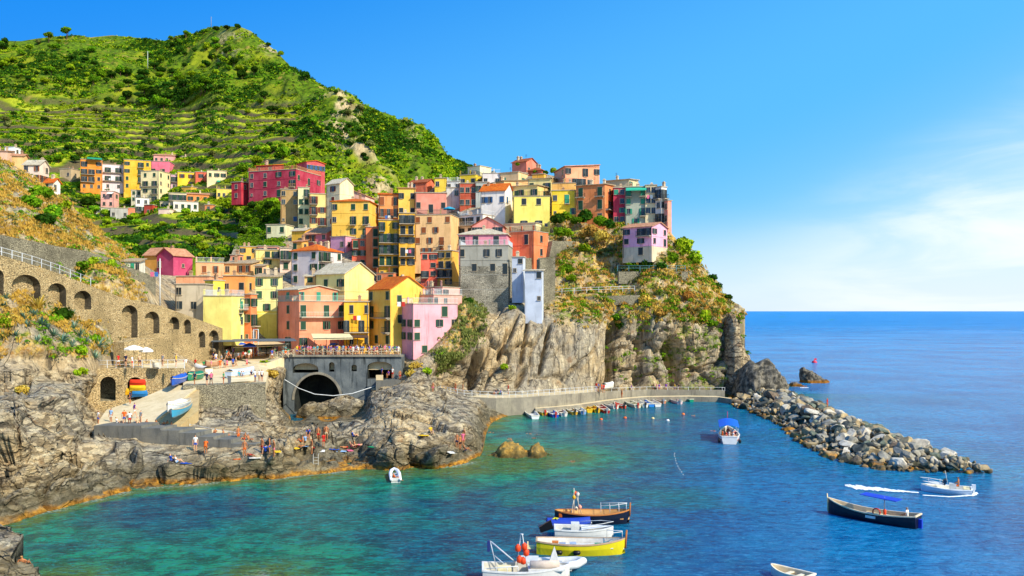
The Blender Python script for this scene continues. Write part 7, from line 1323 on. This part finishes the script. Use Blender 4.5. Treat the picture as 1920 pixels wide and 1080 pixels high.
def person(loc, pose, top, bot, rz, where, group=None, skin_='fair', label=None):
    t = empty('person', loc, rz); T = PTM[pose]
    for nm in ('body', 'shirt', 'shorts', 'hair'):
        if nm == 'shirt' and top is None: continue
        o = mobj(nm, T[nm], t); o.material_slots[0].link = 'OBJECT'
        o.material_slots[0].material = {'body': SK[skin_], 'shirt': paint(CLO[top or 'white'], .8), 'shorts': paint(CLO[bot], .8), 'hair': rp.choice(HAIRM)}[nm]
    v = dict(stand='standing', walk='walking', sit='sitting', bench='seated', bend='bending over', lie='lying', swim='swimming')[pose]
    d = 'person, %s top, %s shorts,' % (CN.get(top, top), CN.get(bot, bot)) if top else 'bare chested person, %s swimwear,' % CN.get(bot, bot)
    s_ = rp.uniform(.92, 1.06); t.scale = (s_, s_, s_)
    return tag(t, label or '%s %s %s' % (v, d, where), 'person', group)
TOPS = list(CLO); BOTS = ['navy', 'black', 'beige', 'blue', 'grey', 'white', 'red', 'green']
def rsk(): return rp.choices(('fair', 'tan', 'brown'), (5, 4, 1))[0]
for i in range(116):                                                  # the crowd on the bridge terrace
    px = rp.uniform(556, 748); D = 149.6+abs(rp.gauss(0, 1))*3.2 if i < 84 else rp.uniform(152, 166)
    if D > 154 and px < 690 and D > 150.5 and px > 560: D = min(D, 154.3)
    p = at(px, 0, D); person((p.x, D, 10.2), rp.choice(('stand', 'stand', 'walk')), rp.choice(TOPS), rp.choice(BOTS), rp.uniform(0, 6.28), 'by the terrace railing' if D < 151.5 else 'at the terrace tables before the houses', 'crowd on the harbour terrace', rsk())
for i in range(40):                                                  # under the cafe awning
    px = rp.uniform(424, 545); D = rp.uniform(148, 160); z = 9.6+.02*(D-148); p = at(px, 0, D); person((p.x, D, z), rp.choice(('stand', 'bench', 'walk')), rp.choice(TOPS), rp.choice(BOTS), rp.uniform(0, 6.28), 'under the tan cafe awning' if D < 156 else 'at the back of the cafe', 'guests of the harbour cafe', rsk())
PL = [(382, 694, 'green', 'navy'), (396, 695, 'pink', 'beige'), (413, 693, 'orange', 'orange'), (421, 692, 'grey', 'purple' if False else 'navy'), (426, 692, 'pink', 'red'), (437, 691, 'blue', 'navy'), (442, 690, 'beige', 'beige'), (463, 690, 'pink', 'red'), (366, 691, 'red', 'navy'), (349, 692, 'white', 'white'), (345, 694, 'red', 'red'), (388, 722, 'navy', 'navy'), (396, 722, 'pink', 'navy'), (419, 720, 'green', 'red'), (448, 718, 'turquoise', 'navy'), (453, 717, 'white', 'grey'), (456, 718, 'lightblue', 'white'), (471, 716, 'navy', 'white'), (478, 716, 'white', 'blue'), (486, 715, 'white', 'beige'), (491, 715, 'white', 'navy'), (365, 721, 'navy', 'black'), (405, 680, 'white', 'blue'), (415, 682, 'grey', 'navy'), (400, 679, 'navy', 'navy')]
for x, y, a, b in PL: z = float(np.interp(y, [676, 690, 720], [9.2, 8.45, 7.97])); person(atz(x, y, z), rp.choice(('stand', 'walk')), a, b, rp.uniform(0, 6.28), 'on the boat plaza' if y < 700 else 'by the edge of the pier wall', 'strollers on the boat plaza', rsk())
for x, y, a, b in ((4, 692, 'white', 'turquoise'), (10, 690, 'navy', 'black'), (24, 692, 'lightblue', 'turquoise'), (63, 690, 'red', 'red'), (75, 690, 'orange', 'orange'), (141, 691, 'red', 'orange'), (150, 691, 'white', 'white'), (222, 688, 'red', 'white'), (236, 687, 'navy', 'black'), (248, 689, 'white', 'red'), (262, 688, 'beige', 'navy'), (305, 687, 'grey', 'black'), (330, 688, 'yellow', 'navy')): person(atz(x, y, 10.3), rp.choice(('stand', 'walk')), a, b if b in CLO else 'navy', rp.uniform(0, 6.28), 'on the cliff footpath' if x < 160 else 'above the boat store arches', 'walkers on the footpath', rsk())
for x, y, z, ps, a, b in ((184, 796, 4.65, 'stand', 'white', 'blue'), (208, 793, 4.7, 'stand', 'lightblue', 'white'), (244, 757, 6.1, 'stand', 'navy', 'navy'), (252, 782, 5.2, 'walk', 'purple', 'white'), (222, 796, 4.65, 'sit', 'white', 'navy'), (233, 797, 4.65, 'stand', 'orange', 'blue'), (243, 798, 4.65, 'stand', 'white', 'red'), (258, 797, 4.65, 'sit', 'beige', 'green'), (264, 795, 4.7, 'stand', 'grey', 'beige')): person(atz(x, y, z), ps, a, b, rp.uniform(0, 6.28), 'on the concrete slipway', 'people on the slipway', rsk())
for x, y, z, ps, b in ((272, 801, 4.3, 'sit', 'red'), (283, 802, 4.3, 'lie', 'navy'), (296, 800, 4.3, 'sit', 'lightblue'), (305, 803, 4.2, 'sit', 'beige'), (311, 801, 4.2, 'sit', 'red'), (318, 804, 4.1, 'sit', 'yellow'), (403, 816, 3.6, 'sit', 'red'), (411, 817, 3.6, 'lie', 'orange'), (422, 820, 3.5, 'sit', 'navy'), (447, 829, 3.2, 'stand', 'orange'), (457, 826, 3.3, 'sit', 'red'), (468, 829, 3.2, 'sit', 'turquoise')): person(atz(x, y, z), ps, None, b, rp.uniform(0, 6.28), 'on the stepped bathing terrace', 'sunbathers on the bathing terrace', 'tan')
def on(px, py, which=0):
    h = hit(px, py, which); return h[0] if h else at(px, py, 100)
for x, y, ps, t, b, s in ((367, 846, 'stand', 'white', 'blue', 'fair'), (386, 850, 'bend', 'orange', 'orange', 'tan'), (459, 856, 'stand', None, 'orange', 'tan'), (470, 855, 'lie', None, 'red', 'tan'), (492, 851, 'stand', None, 'red', 'tan'), (499, 848, 'sit', 'blue', 'navy', 'fair'), (506, 850, 'stand', None, 'blue', 'tan'), (514, 856, 'stand', None, 'pink', 'tan'), (565, 829, 'sit', None, 'orange', 'tan'), (573, 828, 'sit', 'lightblue', 'beige', 'fair'), (579, 826, 'bend', 'blue', 'navy', 'tan'), (597, 826, 'stand', None, 'red', 'tan'), (607, 838, 'stand', 'red', 'red', 'tan'), (585, 851, 'stand', None, 'beige', 'tan'), (612, 825, 'stand', None, 'beige', 'tan'), (562, 838, 'lie', None, 'yellow', 'tan'), (649, 840, 'lie', None, 'red', 'tan'), (660, 838, 'sit', None, 'pink', 'fair'), (668, 840, 'sit', None, 'red', 'tan'), (675, 836, 'lie', None, 'pink', 'fair'), (324, 866, 'sit', 'blue', 'navy', 'fair'), (333, 868, 'sit', 'white', 'lightblue', 'fair'), (857, 840, 'stand', None, 'navy', 'tan'), (863, 843, 'stand', None, 'black', 'tan'), (868, 836, 'stand', 'pink', 'pink', 'tan'), (873, 846, 'sit', None, 'navy', 'tan'), (870, 828, 'stand', None, 'beige', 'tan'), (808, 812, 'sit', 'yellow', 'green', 'fair'), (664, 820, 'sit', 'blue', 'navy', 'fair'), (812, 735, 'stand', None, 'pink', 'tan'), (43, 1062, 'sit', None, 'orange', 'tan')):
    p = on(x, y); 
    if x < 50: p = at(46, 1066, 56.3)
    w = 'on the near corner rock' if x < 50 else ('on the central rock outcrop' if x > 780 else ('on rocks near the ladder' if x > 540 else 'on rocks under the bathing terrace')); person(p+Vector((0, -.1, .02)), ps, t, b, rp.uniform(0, 6.28), w, 'bathers on the shore rocks', s)
for x, y, ps, a, b in ((750, 710, 'stand', None, 'red'), (728, 705, 'bench', 'purple', 'navy'), (716, 705, 'stand', 'blue', 'navy'), (736, 706, 'stand', 'white', 'red')): person(at(x, y+3, 147.8), ps, a, b, rp.uniform(0, 6.28), 'on the small platform right of the bridge arch', 'people on the platform', 'tan')
for px, D_, z, ps, a, b in ((854, 150.5, 3.6, 'stand', None, 'red'), (868, 150.5, 3.5, 'stand', None, 'beige'), (929, 152, 3.15, 'sit', 'navy', 'navy'), (937, 152, 3.15, 'sit', 'blue', 'green'), (953, 152, 3.1, 'stand', 'red', 'white'), (1118, 161, 2.8, 'stand', 'red', 'blue'), (1122, 161, 2.8, 'stand', 'blue', 'navy'), (1128, 162, 2.5, 'walk', 'orange', 'red'), (1132, 162, 2.4, 'walk', 'red', 'navy'), (1166, 167, 1.0, 'stand', None, 'orange'), (1225, 174, 1.5, 'stand', 'black', 'purple' if False else 'navy'), (1231, 174, 1.5, 'stand', 'pink', 'red'), (1236, 174, 1.5, 'stand', 'purple', 'pink'), (1249, 174, 1.5, 'stand', 'purple', 'beige'), (1265, 174, 1.5, 'stand', 'yellow', 'purple' if False else 'blue'), (1272, 174, 1.5, 'walk', 'navy', 'navy'), (1184, 172, 1.5, 'stand', 'purple', 'white')):
    p = at(px, 0, D_); person((p.x, p.y, z), ps, a, b, rp.uniform(0, 6.28), 'on the quay walk under the cliff' if px < 1150 else 'behind the low quay wall', 'people on the quay', 'tan')
for x, y, t, b in ((872, 826, 'purple', 'blue'), (891, 829, None, 'navy'), (905, 838, None, 'red'), (918, 812, None, 'navy'), (949, 823, None, 'pink'), (961, 825, None, 'navy'), (996, 813, None, 'black'), (1006, 815, None, 'navy'), (1007, 822, None, 'beige'), (1066, 866, None, 'beige'), (1305, 780, None, 'black'), (1342, 808, None, 'red')): person(atz(x, y, -.03), 'swim', t, b, rp.uniform(0, 6.28), 'in the teal water' if x < 1050 else 'in the open bay water', 'swimmers in the bay', 'tan')
m4 = lambda e, x, y, z: (Matrix.Translation(e.location) @ Matrix.Rotation(e.rotation_euler[2], 4, 'Z')) @ Vector((x, y, z))
person(m4(LAUNCH, LAUNCH['_L']*.13, 0, .25), 'bench', 'white', 'beige', LAUNCH.rotation_euler[2]+math.pi/2, '', None, 'tan', 'man in a white shirt seated at the stern of the black launch')
person(m4(SPEED, SPEED['_L']*.28, 0, .3), 'bench', None, 'orange', SPEED.rotation_euler[2]+math.pi/2, '', None, 'tan', 'bare chested man in orange swimwear driving the white speedboat')
person(m4(DING, .5, 0, .05), 'sit', 'orange', 'navy', 2.0, '', None, 'tan', 'bather in an orange top sitting in the little white inflatable dinghy')
for i, (x, y, a) in enumerate(((.6, -.6, 'white'), (.7, .5, 'red'), (1.4, -.8, 'navy'), (1.5, .1, 'white'), (1.5, .8, 'orange'), (2.2, -.7, 'pink'), (2.3, .2, 'black'), (2.3, .85, 'white'), (3.1, -.6, 'lightblue'), (3.1, .5, 'beige'), (3.8, 0, 'red'))): person(m4(TOUR, x, y, .45), 'bench', a, 'navy', rp.uniform(0, 6.28), 'aboard the canopied boat', 'passengers of the tour boat', rsk())
person((49.5, 134, 2.6), 'stand', 'red', 'red', 1.0, '', None, 'tan', 'tanned person in red standing on the crest of the breakwater')
TW = [(552, 840, 'yellow'), (569, 836, 'lightblue'), (604, 845, 'white'), (626, 842, 'blue'), (640, 846, 'lightblue'), (655, 844, 'pink'), (520, 846, 'yellow'), (478, 858, 'white'), (448, 860, 'orange'), (350, 868, 'blue'), (700, 838, 'green'), (795, 816, 'yellow'), (845, 848, 'white'), (588, 838, 'red')]
for x, y, c in TW:
    p = on(x, y); q = MB(); q.v = []; sheet(q, [(-.32, -.6, .0), (.32, -.6, -.02), (.32, 0, .05), (.35, .6, .0), (-.32, .62, .05), (-.32, 0, .0)], .05); o = q.build('towel', [paint(CLO[c], .9)], loc=p, rot=(0, 0, rp.uniform(0, 3))); tag(o, '%s beach towel spread on the rocks %s' % (CN.get(c, c), 'below the bathing terrace' if x < 500 else ('near the swimming ladder' if x < 680 else 'of the central outcrop')), 'towel', 'towels on the rocks')
# laundry lines and small terrace life
for x, y, D_, cs in ((1213, 366, 200, 'pw'), (722, 404, 216, 'bwk'), (668, 498, 205, 'wwp'), (760, 468, 197, 'wp'), (282, 510, 148, 'pb'), (662, 592, 156, 'rw'), (745, 566, 150.5, 'wr'), (204, 334, 340, 'ww')):
    q = MB()
    for k, c in enumerate(cs): q.box(k*.75, k*.75+.6, -.02, .02, -.8, 0, k)
    o = q.build('laundry', [paint({'p': 'd86a8a', 'w': 'ecebe6', 'b': '3f6fb5', 'k': '2a2a30', 'r': 'c8342c'}[c], .8) for c in cs], loc=at(x, y, D_)); tag(o, 'laundry of %s cloths hanging in front of a house facade' % {'pw': 'pink and white', 'bwk': 'blue, white and dark', 'wwp': 'mostly white', 'wp': 'white and pink', 'pb': 'pink and blue', 'rw': 'red and white', 'wr': 'white and red', 'ww': 'plain white'}[cs], 'laundry')
# ================================================================== labels: tell look-alikes apart by their place
ORD = 'first second third fourth fifth sixth seventh eighth ninth tenth eleventh twelfth thirteenth fourteenth fifteenth sixteenth seventeenth eighteenth nineteenth twentieth'.split()
from collections import defaultdict
D_ = defaultdict(list)
for o in COL.objects:
    if o.parent is None and o.get('label') and not o.get('kind'): D_[o['label']].append(o)
for lb, os_ in D_.items():
    if len(os_) > 1 and len(os_) <= 20:
        os_.sort(key=lambda o: o.location.x/max(1, o.location.y))
        words = len(lb.split())
        for i, o in enumerate(os_):
            sfx = 'leftmost such' if i == 0 else ('rightmost such' if i == len(os_)-1 else ORD[i]+' from left')
            if words+len(sfx.split()) <= 16: o['label'] = lb+', '+sfx
            else: o['label'] = ' '.join(lb.split()[:16-len(sfx.split())])+', '+sfx
for o in COL.objects:
    for k in ('_wl', '_L', '_dim'):
        if k in o: del o[k]
